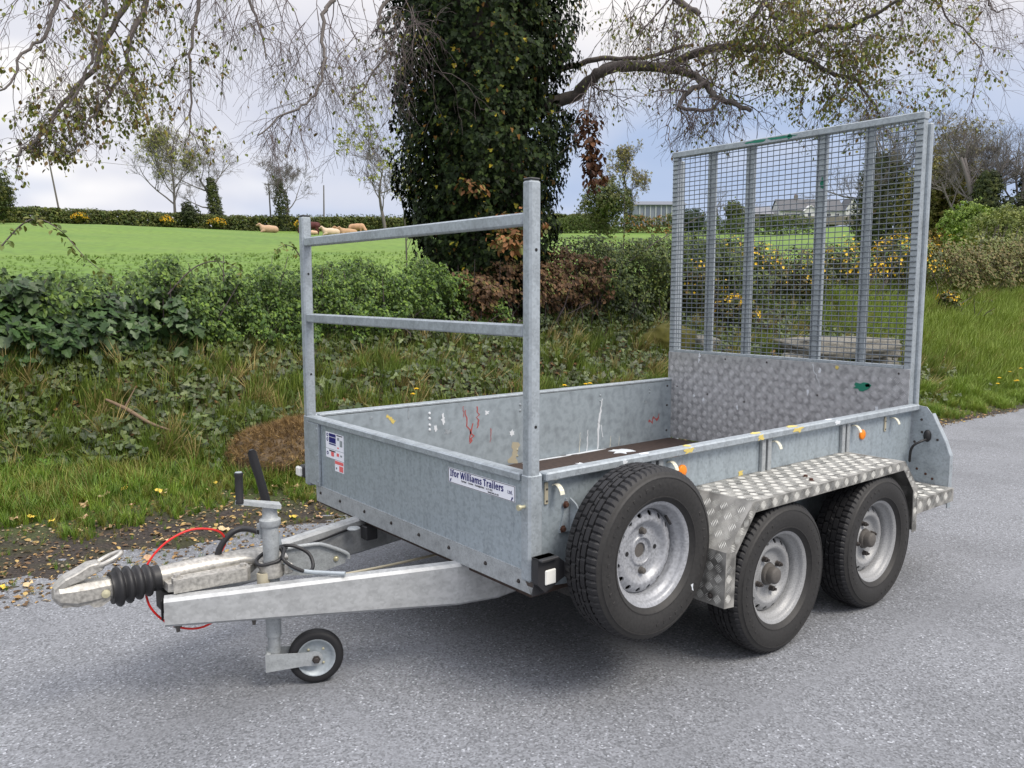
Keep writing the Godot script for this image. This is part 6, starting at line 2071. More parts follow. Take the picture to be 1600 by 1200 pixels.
func build_tyre() -> void:
	var ax := Transform3D(Basis(V(0, 1, 0), V(1, 0, 0), V(0, 0, -1)), Vector3.ZERO)      # y of the lathe along x
	var mb := MB.new()
	var half := [Vector2(0.176, 0.056), Vector2(0.184, 0.067), Vector2(0.196, 0.0745), Vector2(0.1965, 0.0765), Vector2(0.200, 0.0768), Vector2(0.2005, 0.0755), Vector2(0.215, 0.0800), Vector2(0.233, 0.0825), Vector2(0.250, 0.0820), Vector2(0.262, 0.0795), Vector2(0.2625, 0.0810), Vector2(0.2655, 0.0806), Vector2(0.266, 0.0785), Vector2(0.274, 0.0750), Vector2(0.281, 0.0705)]
	mb.lathe(half, ax, 96, 0.6)
	var other := []
	for i in range(half.size() - 1, -1, -1):
		other.append(Vector2(half[i].x, -half[i].y))
	mb.lathe(other, ax, 96, 0.6)
	# moulded marks round the wall
	for s in [-1.0, 1.0]:
		for i in 46:
			if i % 23 > 15:
				continue
			var a := TAU * i / 46.0
			var o := V(0, cos(a), sin(a))
			var u := V(0, -sin(a), cos(a))
			var wide := 0.006 + 0.003 * ((i * 7) % 3)
			var p := o * 0.2385 + V(s * 0.0826, 0, 0)
			mb.box(p, V(0.0022, 0.013 - 0.003 * ((i * 5) % 2), wide), 0.0006, Basis(V(1, 0, 0), o, u))
	tyre_wall = mb.mesh()
	# the tread: ribs with grooves between them and sipes across
	mb = MB.new()
	var cols := [-0.0705, -0.0635, -0.058, -0.0365, -0.0365, -0.0305, -0.0305, -0.0115, -0.0115, -0.0060, -0.0060, 0.0060, 0.0060, 0.0115, 0.0115, 0.0305, 0.0305, 0.0365, 0.0365, 0.058, 0.0635, 0.0705]
	var deep := [0, 0, 0, 0, 1, 1, 0, 0, 1, 1, 0, 0, 1, 1, 0, 0, 1, 1, 0, 0, 0, 0]
	var base := [0.281, 0.2885, 0.2925]
	var segs := 72 * 4
	var rows := []
	for s in segs:
		var row := PackedVector3Array()
		for i in cols.size():
			var x: float = cols[i]
			var e := mini(i, cols.size() - 1 - i)
			var r: float = base[e] if e < 3 else 0.2955 - 0.0012 * pow(x / 0.05, 2)
			var shift := 0 if absf(x) > 0.034 else 2 if absf(x) > 0.009 else 1
			if deep[i]:
				r -= 0.007
			elif (s + shift) % 4 == 0 and (absf(x) > 0.0363 or (s / 4) % 2 == (0 if x > 0 else 1)):
				r -= 0.0055 if e > 0 else 0.001
			var a := TAU * (s + 0.5 * (absf(x) / 0.06)) / segs
			row.append(V(x, r * cos(a), r * sin(a)))
		rows.append(row)
	for s in segs:
		var a: PackedVector3Array = rows[s]
		var b: PackedVector3Array = rows[(s + 1) % segs]
		for i in cols.size() - 1:
			mb.tri(a[i], a[i + 1], b[i + 1])
			mb.tri(a[i], b[i + 1], b[i])
	tyre_tread = mb.mesh()

func build_rim() -> void:
	var ax := Transform3D(Basis(V(0, 1, 0), V(1, 0, 0), V(0, 0, -1)), Vector3.ZERO)
	var mb := MB.new()
	# flange and well, from the inside edge of the disc outwards; then the back half
	mb.lathe([Vector2(0.147, -0.012), Vector2(0.1485, 0.020), Vector2(0.152, 0.030), Vector2(0.160, 0.036), Vector2(0.1635, 0.044), Vector2(0.1655, 0.052), Vector2(0.170, 0.0565), Vector2(0.175, 0.0585), Vector2(0.180, 0.0615), Vector2(0.1838, 0.0625), Vector2(0.1848, 0.0600), Vector2(0.182, 0.054)], Transform3D(Basis(ax.basis.x, -ax.basis.y, ax.basis.z) * Basis.IDENTITY, Vector3.ZERO) if false else ax, 72, 0.75)
	mb.lathe([Vector2(0.182, -0.054), Vector2(0.1835, -0.0625), Vector2(0.168, -0.052), Vector2(0.150, -0.030), Vector2(0.147, -0.012)], ax, 48, 0.75)
	rim_meshes.barrel = flipped(mb, ax)
	# disc: ring with sixteen round vents, then ridge, dish and hub seat
	mb = MB.new()
	var k := 16
	var r0 := 0.1165
	var r1 := 0.1425
	var h0 := 0.0215
	var h1 := 0.0060
	var hr := 0.0092
	var rc := 0.1315
	for i in k:
		var c := TAU * (i + 0.5) / k
		var hole := []
		var rim := []
		var m := 16
		for j in m:
			var b := TAU * j / m
			var q := Vector2(cos(b), sin(b))       # x outward radius, y along the ring
			hole.append(Vector2(rc + q.x * hr, q.y * hr * 1.05))
			var w := TAU / k * 0.5
			var s := 1.0 / maxf(absf(q.x), absf(q.y))
			var sq := q * s
			rim.append([lerpf(r0, r1, sq.x * 0.5 + 0.5), sq.y * w])
		for j in m:
			var j2 := (j + 1) % m
			var p := []
			for q in [[rim[j][0], rim[j][1]], [rim[j2][0], rim[j2][1]], [hole[j2].x, hole[j2].y / rc], [hole[j].x, hole[j].y / rc]]:
				var kk: float = (q[0] - r0) / (r1 - r0)
				p.append(V(lerpf(h0, h1, pow(kk, 1.5)), q[0] * cos(c + q[1]), q[0] * sin(c + q[1])))
			mb.face(p, Vector3.RIGHT)
			# the turned-in edge of the hole
			mb.face([p[3], p[2], p[2] - V(0.006, 0, 0), p[3] - V(0.006, 0, 0)], V(0, rc * cos(c), rc * sin(c)) - (p[2] + p[3]) * 0.5 * V(0, 1, 1))
	var prof := [Vector2(0.148, -0.004), Vector2(0.1425, 0.006)]
	lathe_out(mb, prof, ax)
	prof = [Vector2(0.1165, 0.0215), Vector2(0.112, 0.0235), Vector2(0.106, 0.0225), Vector2(0.099, 0.0165), Vector2(0.092, 0.0075), Vector2(0.086, 0.0030), Vector2(0.079, 0.0018), Vector2(0.057, 0.0018), Vector2(0.053, 0.0030), Vector2(0.050, 0.0065), Vector2(0.045, 0.0070), Vector2(0.0425, 0.0040), Vector2(0.0405, -0.002), Vector2(0.026, -0.003), Vector2(0.0255, -0.010)]
	lathe_out(mb, prof, ax)
	rim_meshes.disc = mb.mesh()
	mb = MB.new()
	lathe_out(mb, [Vector2(0.1475, -0.024), Vector2(0.02, -0.030), Vector2(0.0, -0.030)], ax)
	rim_meshes.back = mb.mesh()

func lathe_out(mb: MB, prof: Array, ax: Transform3D) -> void:      # given from the outside in, seen from +x
	var p := prof.duplicate()
	mb.lathe(p, ax, 64, 0.75)

func flipped(mb: MB, _ax: Transform3D) -> ArrayMesh:
	return mb.mesh()

func wheel(called: String, t: Node3D, at: Vector3, outward: float, spin: float, kind: int, label := "") -> Node3D:
	var w := Node3D.new()
	w.name = called
	t.add_child(w, true)
	w.position = at - t.position
	w.basis = (Basis.IDENTITY if outward > 0 else Basis(Vector3.UP, PI)) * Basis(Vector3.RIGHT, spin)
	if label:
		w.set_meta("label", label)
	part("tyre", tyre_wall, M.sidewall, w, true)
	part("tyre_tread", tyre_tread, M.tyre, w, true)
	var rm: Material = M.rim if kind == 0 else M.rim_dirty
	part("rim", rim_meshes.barrel, rm, w, true)
	part("wheel_disc", rim_meshes.disc, rm, w, true)
	part("vent_shade", rim_meshes.back, M.dark, w, true)  # dark disc behind the vents, standing in for the shade inside the wheel
	var ax := Basis(V(0, 1, 0), V(1, 0, 0), V(0, 0, -1))
	for i in 4:
		var a := TAU * i / 4.0
		var p := V(0.0018, 0.069 * cos(a), 0.069 * sin(a))
		if kind == 0 and i % 2 == 1:
			var h := MB.new()
			h.lathe([Vector2(0.0085, 0.0), Vector2(0.0085, 0.0006), Vector2(0.0, 0.0006)], Transform3D(ax, p), 12, 2.0)
			part("stud_hole", h, M.dark, w, true)
			continue
		var mb := MB.new()
		mb.lathe([Vector2(0.013, 0), Vector2(0.0125, 0.004), Vector2(0.0105, 0.0045), Vector2(0.0105, 0.015), Vector2(0.008, 0.018), Vector2(0.0, 0.0185)] if kind == 0 else [Vector2(0.013, 0), Vector2(0.0105, 0.003), Vector2(0.0105, 0.018), Vector2(0.006, 0.020), Vector2(0.006, 0.027), Vector2(0, 0.027)], Transform3D(ax, p), 10 if kind == 0 else 6, 2.0 if kind else 0.7)
		part("wheel_nut", mb, M.hub if kind == 0 else M.bolt, w, true)
	if kind == 0:
		var h := MB.new()
		h.lathe([Vector2(0.0258, -0.008), Vector2(0.0, -0.008)], Transform3D(ax, Vector3.ZERO), 24, 2.0)
		part("hub_hole", h, M.hub, w, true)
		var vs := MB.new()
		vs.tube([V(0.028, 0.143 * cos(-0.7), 0.143 * sin(-0.7)), V(0.05, 0.128 * cos(-0.7), 0.128 * sin(-0.7)), V(0.062, 0.120 * cos(-0.7), 0.120 * sin(-0.7))], 0.0055, 8)
		part("valve", vs, M.rubber, w, true)
	else:
		var h := MB.new()
		h.lathe([Vector2(0.042, -0.006), Vector2(0.042, 0.014), Vector2(0.040, 0.018), Vector2(0.0325, 0.020), Vector2(0.0325, 0.040), Vector2(0.030, 0.046), Vector2(0.022, 0.050), Vector2(0.0, 0.052)], Transform3D(ax, Vector3.ZERO), 28)
		part("hub_cap", h, M.hub, w, true)
	return w

func trailer_wheels(t: Node3D) -> void:
	build_tyre()
	build_rim()
	var spare := wheel("spare_wheel", t, V(-0.132, 0.5066, 0.3832), -1, 0.0, 0, "spare wheel hung on the near side panel")
	var chip := MB.new()
	chip.prism(PackedVector2Array([Vector2(-0.006, -0.012), Vector2(0.004, -0.010), Vector2(0.002, 0.0), Vector2(0.008, 0.011), Vector2(-0.004, 0.014), Vector2(-0.002, 0.002)]), Transform3D(Basis(V(0, 0, 1), V(0, 1, 0), V(-1, 0, 0)) * Basis(V(0, 1, 0), 0.0), V(0.0828, -0.150, -0.178)), 0.002)
	part("white_scuff", chip, M.paint_white, spare, true)
	wheel("wheel", t, V(-0.184, 0.2925, 1.0487), -1, 0.4, 1)
	wheel("wheel", t, V(-0.184, 0.2925, 1.7768), -1, 0.15, 1)
	wheel("wheel", t, V(W + 0.184, 0.2925, 1.0487), 1, 0.9, 1)
	wheel("wheel", t, V(W + 0.184, 0.2925, 1.7768), 1, 0.3, 1)

# ---------------------------------------------------------------- drawbar, coupling, jockey wheel

func loft(mb: MB, rings: Array, soft := false) -> void:       # rings of equally many points, joined and capped
	var k: int = rings[0].size()
	var mid := []
	for r in rings:
		var c := Vector3.ZERO
		for p in r:
			c += p
		mid.append(c / k)
	if soft:
		var start := mb.v.size()
		var count := rings.size()
		for i in count:
			for j in k:
				var along: Vector3 = rings[mini(i + 1, count - 1)][j] - rings[maxi(i - 1, 0)][j]
				var round_: Vector3 = rings[i][(j + 1) % k] - rings[i][(j + k - 1) % k]
				var nn := along.cross(round_).normalized()
				if nn.dot(rings[i][j] - mid[i]) < 0:
					nn = -nn
				mb.vert(rings[i][j], nn)
		for i in count - 1:
			for j in k:
				var a := start + i * k + j
				var b := start + i * k + (j + 1) % k
				var p: Vector3 = mb.v[a]
				var fl: bool = (mb.v[b] - p).cross(mb.v[a + k] - p).dot(p - mid[i]) < 0
				if fl:
					mb.ix.append_array(PackedInt32Array([a, b, a + k, b, b + k, a + k]))
				else:
					mb.ix.append_array(PackedInt32Array([a, a + k, b, b, a + k, b + k]))
	for i in rings.size() - 1:
		if soft:
			break
		for j in k:
			var a: Vector3 = rings[i][j]; var b: Vector3 = rings[i][(j + 1) % k]
			var c: Vector3 = rings[i + 1][(j + 1) % k]; var d: Vector3 = rings[i + 1][j]
			var out: Vector3 = (a + b + c + d) * 0.25 - (mid[i] + mid[i + 1]) * 0.5
			mb.face([a, b, c], out)
			mb.face([a, c, d], out)
	mb.face(rings[0], mid[0] - mid[1])
	mb.face(rings[rings.size() - 1], mid[rings.size() - 1] - mid[rings.size() - 2])

func rect_ring(at: Vector3, side: Vector3, up: Vector3, w: float, h: float, ch: float) -> Array:
	var out := []
	for q in [[-1, -1, 1, 0], [-1, -1, 0, 1], [-1, 1, 0, -1], [-1, 1, 1, 0], [1, 1, -1, 0], [1, 1, 0, -1], [1, -1, 0, 1], [1, -1, -1, 0]]:
		out.append(at + side * (q[0] * w * 0.5 + q[2] * ch) + up * (q[1] * h * 0.5 + q[3] * ch))
	return out

func round_ring(at: Vector3, side: Vector3, up: Vector3, w: float, h: float, k := 14) -> Array:
	var out := []
	for i in k:
		var a := TAU * i / k
		out.append(at + side * cos(a) * w * 0.5 + up * sin(a) * h * 0.5)
	return out

func trailer_drawbar(t: Node3D) -> void:
	var X := V(1, 0, 0)
	var Y := V(0, 1, 0)
	# the two beams of the A-frame
	var mb := MB.new()
	var nf := [V(0.742, 0.3475, -0.925), V(0.415, 0.324, 0.0), V(0.385, 0.318, 0.16), V(0.385, 0.30, 0.45)]
	var hs := [0.094, 0.156, 0.150, 0.07]
	var rings := []
	for i in 4:
		rings.append(rect_ring(nf[i], V(0.94, 0, 0.33) if i < 2 else X, Y, 0.055, hs[i], 0.010))
	loft(mb, rings)
	part("drawbar_beam", mb, M.beam, t)
	mb = MB.new()
	rings = []
	nf = [V(0.925, 0.3475, -0.86), V(1.175, 0.324, 0.0), V(1.215, 0.318, 0.16), V(1.215, 0.30, 0.45)]
	for i in 4:
		rings.append(rect_ring(nf[i], V(0.94, 0, -0.33) if i < 2 else X, Y, 0.055, hs[i], 0.010))
	loft(mb, rings)
	part("drawbar_beam", mb, M.beam, t)
	# the open end of the near beam
	mb = MB.new()
	mb.box(V(0.7605, 0.348, -0.9275), V(0.030, 0.068, 0.006), 0.002, Basis(Y, -0.34))
	part("beam_end", mb, M.dark, t)
	slab("cross_plate", V(0.80, 0.305, -0.905), V(0.915, 0.385, -0.86), M.under, t)
	# coupling housing: round sleeve in front, spreading flange, raised bridge to the jockey clamp
	mb = MB.new()
	rings = [round_ring(V(0.838, 0.432, -0.918), X, Y, 0.072, 0.072), round_ring(V(0.838, 0.434, -0.84), X, Y, 0.074, 0.072), round_ring(V(0.838, 0.437, -0.74), X, Y, 0.078, 0.070), round_ring(V(0.836, 0.440, -0.64), X, Y, 0.090, 0.060), round_ring(V(0.825, 0.441, -0.56), X, Y, 0.120, 0.045), round_ring(V(0.805, 0.438, -0.50), X, Y, 0.14, 0.036)]
	loft(mb, rings, true)
	var co := part("coupling_housing", mb, M.cast, t)
	mb = MB.new()
	mb.prism(PackedVector2Array([Vector2(-0.076, -0.906), Vector2(-0.100, -0.86), Vector2(-0.118, -0.69), Vector2(-0.118, -0.648), Vector2(-0.085, -0.640), Vector2(-0.04, -0.60), Vector2(0.05, -0.52), Vector2(0.085, -0.62), Vector2(0.085, -0.86), Vector2(0.05, -0.906)]), Transform3D(Basis(V(1, 0, 0), V(0, 0, 1), V(0, -1, 0)), V(0.838, 0.428, 0)), 0.028)
	part("flange_plate", mb, M.cast, co)
	mb = MB.new()
	mb.prism(PackedVector2Array([Vector2(-0.100, -0.895), Vector2(-0.128, -0.66), Vector2(-0.118, -0.645), Vector2(-0.075, -0.640), Vector2(-0.055, -0.88)]), Transform3D(Basis(V(1, 0, 0), V(0, 0, 1), V(0, -1, 0)), V(0.838, 0.4425, 0)), 0.044)
	part("flange_rib", mb, M.cast, co)
	for q in [V(0.735, 0.43, -0.665), V(0.765, 0.43, -0.875), V(0.915, 0.43, -0.80)]:
		mb = MB.new()
		mb.lathe([Vector2(0.019, 0), Vector2(0.018, 0.014), Vector2(0.011, 0.015), Vector2(0.011, 0.024), Vector2(0, 0.025)], Transform3D(Basis.IDENTITY, q), 12)
		part("flange_bolt", mb, M.cast, co)
	for q in [V(0.745, 0.30, -0.885), V(0.665, 0.292, -0.66)]:
		mb = MB.new()
		mb.lathe([Vector2(0, -0.034), Vector2(0.006, -0.034), Vector2(0.007, -0.018), Vector2(0.013, -0.017), Vector2(0.014, -0.004), Vector2(0.020, 0.0), Vector2(0.020, 0.012)], Transform3D(Basis.IDENTITY, q), 8, 2.0)
		part("lower_nut", mb, M.hub, co)
	# clip ring on the beam
	mb = MB.new()
	mb.lathe([Vector2(0.013, 0.0), Vector2(0.022, 0.0), Vector2(0.022, 0.036), Vector2(0.013, 0.036), Vector2(0.013, 0.0)], Transform3D(Basis(Y, 1.0), V(0.690, 0.386, -0.612)), 16, 0.3, 0.5, TAU - 0.2)
	part("plug_holder", mb, M.brass, co)
	stroke("pin_chain", [V(0.70, 0.405, -0.60), V(0.715, 0.410, -0.565), V(0.74, 0.415, -0.535)], 0.002, M.zinc, co, 5)
	# gaiter
	mb = MB.new()
	var prof := [Vector2(0.030, 0.0), Vector2(0.052, 0.0)]
	for i in 4:
		var z := 0.010 + i * 0.030
		var r := 0.064 - 0.0035 * i
		prof.append_array([Vector2(r * 0.80, z), Vector2(r * 0.97, z + 0.006), Vector2(r * 1.02, z + 0.013), Vector2(r * 0.97, z + 0.020), Vector2(r * 0.76, z + 0.026)])
	prof.append_array([Vector2(0.042, 0.134), Vector2(0.043, 0.150), Vector2(0.036, 0.152)])
	mb.lathe(prof, Transform3D(Basis(V(1, 0, 0), V(0, 0.02, 1).normalized(), V(0, -1, 0.02)), V(0.838, 0.428, -1.062)), 28, 0.3)
	part("gaiter", mb, M.rubber, t, false, "black ribbed rubber gaiter")
	# coupling head
	mb = MB.new()
	rings = [rect_ring(V(0.840, 0.447, -1.226), X, V(0, 1, 0.1), 0.044, 0.034, 0.012), rect_ring(V(0.840, 0.441, -1.212), X, Y, 0.074, 0.060, 0.016), rect_ring(V(0.840, 0.434, -1.165), X, Y, 0.084, 0.074, 0.018), rect_ring(V(0.840, 0.432, -1.13), X, Y, 0.078, 0.072, 0.018), rect_ring(V(0.840, 0.431, -1.09), X, Y, 0.068, 0.068, 0.016), rect_ring(V(0.839, 0.431, -1.055), X, Y, 0.064, 0.066, 0.016)]
	loft(mb, rings)
	var head := part("coupling_head", mb, M.cast, t)
	mb = MB.new()
	mb.prism(PackedVector2Array([Vector2(-1.205, 0.405), Vector2(-1.13, 0.398), Vector2(-1.118, 0.385), Vector2(-1.095, 0.383), Vector2(-1.07, 0.398), Vector2(-1.062, 0.43), Vector2(-1.20, 0.43)]), Transform3D(Basis(V(0, 0, 1), V(0, 1, 0), V(-1, 0, 0)), V(0.868, 0, 0)), 0.056)
	part("ball_socket", mb, M.cast, head)
	mb = MB.new()
	mb.lathe([Vector2(0.014, 0), Vector2(0.013, 0.008), Vector2(0.009, 0.009), Vector2(0.0, 0.011)], Transform3D(turned(V(-1, 0.1, -0.2), 0), V(0.809, 0.424, -1.082)), 12)
	part("head_bolt", mb, M.zinc, head)
	# lifting handle with its loop
	mb = MB.new()
	var hr := []
	for q in [[0.462, -1.222, 0.044, 0.016], [0.482, -1.19, 0.062, 0.026], [0.494, -1.15, 0.062, 0.032], [0.508, -1.120, 0.058, 0.034], [0.512, -1.092, 0.052, 0.030], [0.512, -1.08, 0.040, 0.012]]:
		hr.append(rect_ring(V(0.840, q[0], q[1]), X, V(0, 1, -0.35).normalized(), q[2], q[3], 0.004))
	loft(mb, hr)
	var ha := part("handle", mb, M.cast, head)
	mb = MB.new()
	var loop := []
	for i in 17:
		var a := TAU * i / 16.0
		loop.append(V(0.840 + 0.025 * sin(a), 0.524 - 0.016 * cos(a), -1.068 - 0.044 * cos(a)))
	mb.tube(loop, 0.0085, 8, false)
	part("handle_loop", mb, M.cast, ha)
	# jockey wheel
	var jx := V(0.700, 0, -0.578)
	var jt := MB.new()
	var up := Transform3D(Basis.IDENTITY, jx)
	jt.lathe([Vector2(0.0, 0.10), Vector2(0.0215, 0.10), Vector2(0.0215, 0.42)], up, 20)
	var jk := part("jockey_tube", jt, M.dull, t)
	jt = MB.new()
	jt.lathe([Vector2(0.0245, 0.185), Vector2(0.0265, 0.185), Vector2(0.0265, 0.49), Vector2(0.0275, 0.495), Vector2(0.0275, 0.575), Vector2(0.032, 0.578), Vector2(0.036, 0.584), Vector2(0.036, 0.602), Vector2(0.030, 0.606), Vector2(0.026, 0.61), Vector2(0.024, 0.648), Vector2(0.026, 0.65), Vector2(0.0, 0.65)], up, 20, 0.6)
	part("outer_tube", jt, M.dull, jk)
	jt = MB.new()
	jt.box(jx + V(0.022, 0.56, -0.022), V(0.022, 0.055, 0.030), 0.004)
	part("tube_lug", jt, M.dull, jk)
	jt = MB.new()
	var hole := MB.new()
	hole.box(jx + V(0.014, 0.56, -0.0385), V(0.012, 0.014, 0.003), 0.0)
	part("lug_slot", hole, M.dark, jk)
	jt.lathe([Vector2(0.029, 0.402), Vector2(0.041, 0.402), Vector2(0.041, 0.452), Vector2(0.029, 0.452)], up, 20, 0.3)
	jt.box(jx + V(-0.02, 0.427, 0.045), V(0.05, 0.036, 0.03), 0.004)
	jt.box(jx + V(0.065, 0.427, 0.01), V(0.09, 0.040, 0.06), 0.006)
	part("jockey_clamp", jt, M.cast, t)
	stroke("clamp_lever", [V(0.668, 0.452, -0.545), V(0.650, 0.425, -0.515), V(0.618, 0.414, -0.475), V(0.560, 0.412, -0.415), V(0.530, 0.411, -0.385)], [0.0085, 0.0075, 0.0075, 0.007, 0.0085], M.galv, t, 10)
	# crank: arm and grip
	jt = MB.new()
	jt.prism(PackedVector2Array([Vector2(-0.026, -0.030), Vector2(0.026, -0.03), Vector2(0.022, 0.03), Vector2(0.014, 0.085), Vector2(0.014, 0.115), Vector2(-0.012, 0.12), Vector2(-0.016, 0.085), Vector2(-0.022, 0.03)]), Transform3D(Basis(V(0.97, 0, 0.25), V(0.25, 0.20, -0.95).normalized(), V(0.0, 1, 0.2).normalized()), jx + V(-0.012, 0.648, 0)), 0.014)
	var cr := part("crank_arm", jt, M.dull, jk)
	jt = MB.new()
	var gp := jx + V(0.008, 0.672, -0.100)
	jt.lathe([Vector2(0.0, 0), Vector2(0.0145, 0), Vector2(0.0155, 0.006), Vector2(0.013, 0.012), Vector2(0.0135, 0.075), Vector2(0.013, 0.09), Vector2(0.0150, 0.096), Vector2(0.0145, 0.104), Vector2(0.0, 0.105)], Transform3D(Basis.IDENTITY, gp), 16, 0.6)
	part("grip", jt, M.rubber, jk)
	jt = MB.new()
	jt.lathe([Vector2(0.0115, 0.1052), Vector2(0.0115, 0.1075), Vector2(0, 0.108)], Transform3D(Basis.IDENTITY, gp), 12)
	part("grip_end", jt, M.galv, jk)
	# fork and wheel
	var dir := V(-0.40, 0, 0.917).normalized()
	var side := V(dir.z, 0, -dir.x)
	var wc := V(0.641, 0.096, -0.450)
	for s in [-1, 1]:
		jt = MB.new()
		var pts := PackedVector2Array([Vector2(-0.030, -0.030), Vector2(0.10, -0.022)])
		for i in 7:
			var a := -PI / 2 + PI * i / 6.0
			pts.append(Vector2(0.138 + cos(a) * 0.026, sin(a) * 0.026))
		pts.append_array(PackedVector2Array([Vector2(0.10, 0.026), Vector2(-0.030, 0.034)]))
		jt.prism(pts, Transform3D(Basis(dir, Y, dir.cross(Y)), V(jx.x, 0.098, jx.z) + side * (s * 0.033)), 0.004)
		part("fork_plate", jt, M.dull, jk)
	jt = MB.new()
	jt.box(V(jx.x, 0.10, jx.z) + side * 0.002 - dir * 0.02, V(0.064, 0.064, 0.018), 0.004, Basis(side, Y, dir))
	part("fork_bridge", jt, M.dull, jk)
	var wx := Transform3D(Basis(dir, side, dir.cross(side)), wc)
	if wx.basis.determinant() < 0:
		wx.basis.z = -wx.basis.z
	jt = MB.new()
	jt.lathe([Vector2(0.066, -0.020), Vector2(0.080, -0.024), Vector2(0.091, -0.020), Vector2(0.0955, -0.010), Vector2(0.096, 0.0), Vector2(0.0955, 0.010), Vector2(0.091, 0.020), Vector2(0.080, 0.024), Vector2(0.066, 0.020)], wx, 48, 0.5)
	part("jockey_tyre", jt, M.tyre, jk)
	jt = MB.new()
	for s in [-1.0, 1.0]:
		var pr := [Vector2(0.0, 0.026), Vector2(0.014, 0.026), Vector2(0.016, 0.010), Vector2(0.040, 0.006), Vector2(0.056, 0.012), Vector2(0.062, 0.022), Vector2(0.067, 0.023), Vector2(0.068, 0.018)]
		if s > 0:
			pr.reverse()
		for i in pr.size():
			pr[i] = Vector2(pr[i].x, pr[i].y * s)
		jt.lathe(pr, wx, 32, 0.5)
	part("jockey_rim", jt, M.galv, jk)
	for s in [-1.0, 1.0]:
		hexbolt(wc + side * (s * 0.036), side * s, jk, M.bolt, 0.010, "axle_nut")
	for i in 4:
		var a := TAU * (i + 0.5) / 4.0
		for s in [-1.0, 1.0]:
			rivet(wx * V(0.036 * cos(a), s * 0.0075, 0.036 * sin(a)), side * s, jk, M.zinc, 0.005)
	# handbrake
	stroke("handbrake_lever", [V(0.838, 0.455, -0.49), V(0.838, 0.555, -0.512), V(0.838, 0.615, -0.532)], 0.011, M.galv, t, 10)
	var hb := MB.new()
	hb.tube([V(0.838, 0.612, -0.531), V(0.838, 0.66, -0.541), V(0.838, 0.72, -0.555), V(0.838, 0.775, -0.571), V(0.838, 0.815, -0.580), V(0.838, 0.824, -0.582)], [0.0165, 0.0160, 0.0150, 0.0165, 0.0150, 0.008], 14)
	part("handbrake_grip", hb, M.rubber, t)
	# handbrake quadrant plate behind the clamp
	mb = MB.new()
	mb.prism(PackedVector2Array([Vector2(-0.50, 0.345), Vector2(-0.50, 0.440), Vector2(-0.34, 0.430), Vector2(-0.22, 0.365), Vector2(-0.225, 0.335), Vector2(-0.36, 0.315)]), Transform3D(Basis(V(0, 0, 1), V(0, 1, 0), V(-1, 0, 0)), V(0.845, 0, 0)), 0.006)
	var qp := part("brake_plate", mb, M.dull, t)
	stroke("plate_edge", [V(0.832, 0.443, -0.49), V(0.832, 0.436, -0.36), V(0.832, 0.422, -0.31), V(0.832, 0.375, -0.225), V(0.832, 0.352, -0.215)], 0.008, M.dull, qp, 6)
	hexbolt(V(0.838, 0.36, -0.265), Vector3.LEFT, qp, M.zinc, 0.008)
	# brake rod, safety cable, electric cables
	stroke("brake_rod", [V(0.74, 0.338, -0.55), V(0.76, 0.322, -0.3), V(0.78, 0.305, 0.0), V(0.79, 0.30, 0.4)], 0.0055, M.brass, t, 6)
	stroke("breakaway_cable", [V(0.838, 0.478, -0.70), V(0.838, 0.515, -0.685), V(0.838, 0.555, -0.715), V(0.838, 0.574, -0.80), V(0.838, 0.545, -0.885), V(0.838, 0.485, -0.945), V(0.842, 0.42, -0.955), V(0.845, 0.34, -0.945), V(0.838, 0.275, -0.90), V(0.828, 0.238, -0.84), V(0.815, 0.232, -0.78), V(0.80, 0.262, -0.715)], 0.0038, M.red, t, 8)
	stroke("electric_cable", [V(0.838, 0.465, -0.715), V(0.838, 0.500, -0.70), V(0.838, 0.535, -0.665), V(0.835, 0.545, -0.625), V(0.80, 0.535, -0.585), V(0.745, 0.505, -0.565)], [0.012, 0.0105, 0.0105, 0.0105, 0.010, 0.0085], M.rubber, t, 10)
	stroke("electric_cable", [V(0.745, 0.505, -0.565), V(0.705, 0.480, -0.535), V(0.665, 0.462, -0.565), V(0.680, 0.452, -0.620), V(0.725, 0.455, -0.622), V(0.748, 0.470, -0.585), V(0.735, 0.485, -0.545), V(0.70, 0.487, -0.530), V(0.655, 0.470, -0.555), V(0.640, 0.440, -0.530), V(0.63, 0.413, -0.48), V(0.655, 0.418, -0.445), V(0.685, 0.455, -0.445), V(0.705, 0.485, -0.485), V(0.725, 0.490, -0.52), V(0.75, 0.475, -0.54)], 0.0065, M.rubber, t, 8)
	stroke("electric_cable", [V(0.75, 0.475, -0.54), V(0.80, 0.456, -0.49), V(0.95, 0.40, -0.36), V(1.05, 0.375, -0.22), V(1.13, 0.37, -0.05), V(1.15, 0.36, 0.1)], 0.005, M.rubber, t, 6)
	# clutter under the nose of the body
	slab("junction_box", V(1.09, 0.315, 0.005), V(1.14, 0.375, 0.06), M.plastic, t)
	var lug := MB.new()
	lug.ball(V(1.08, 0.385, -0.06), V(0.03, 0.008, 0.03), 12, 6)
	part("cable_clip", lug, M.dull, t)
	var damper := MB.new()
	damper.tube([V(0.80, 0.275, -0.62), V(0.79, 0.275, -0.48)], 0.030, 12)
	part("brake_damper", damper, M.hub, t)
	stickers(t)

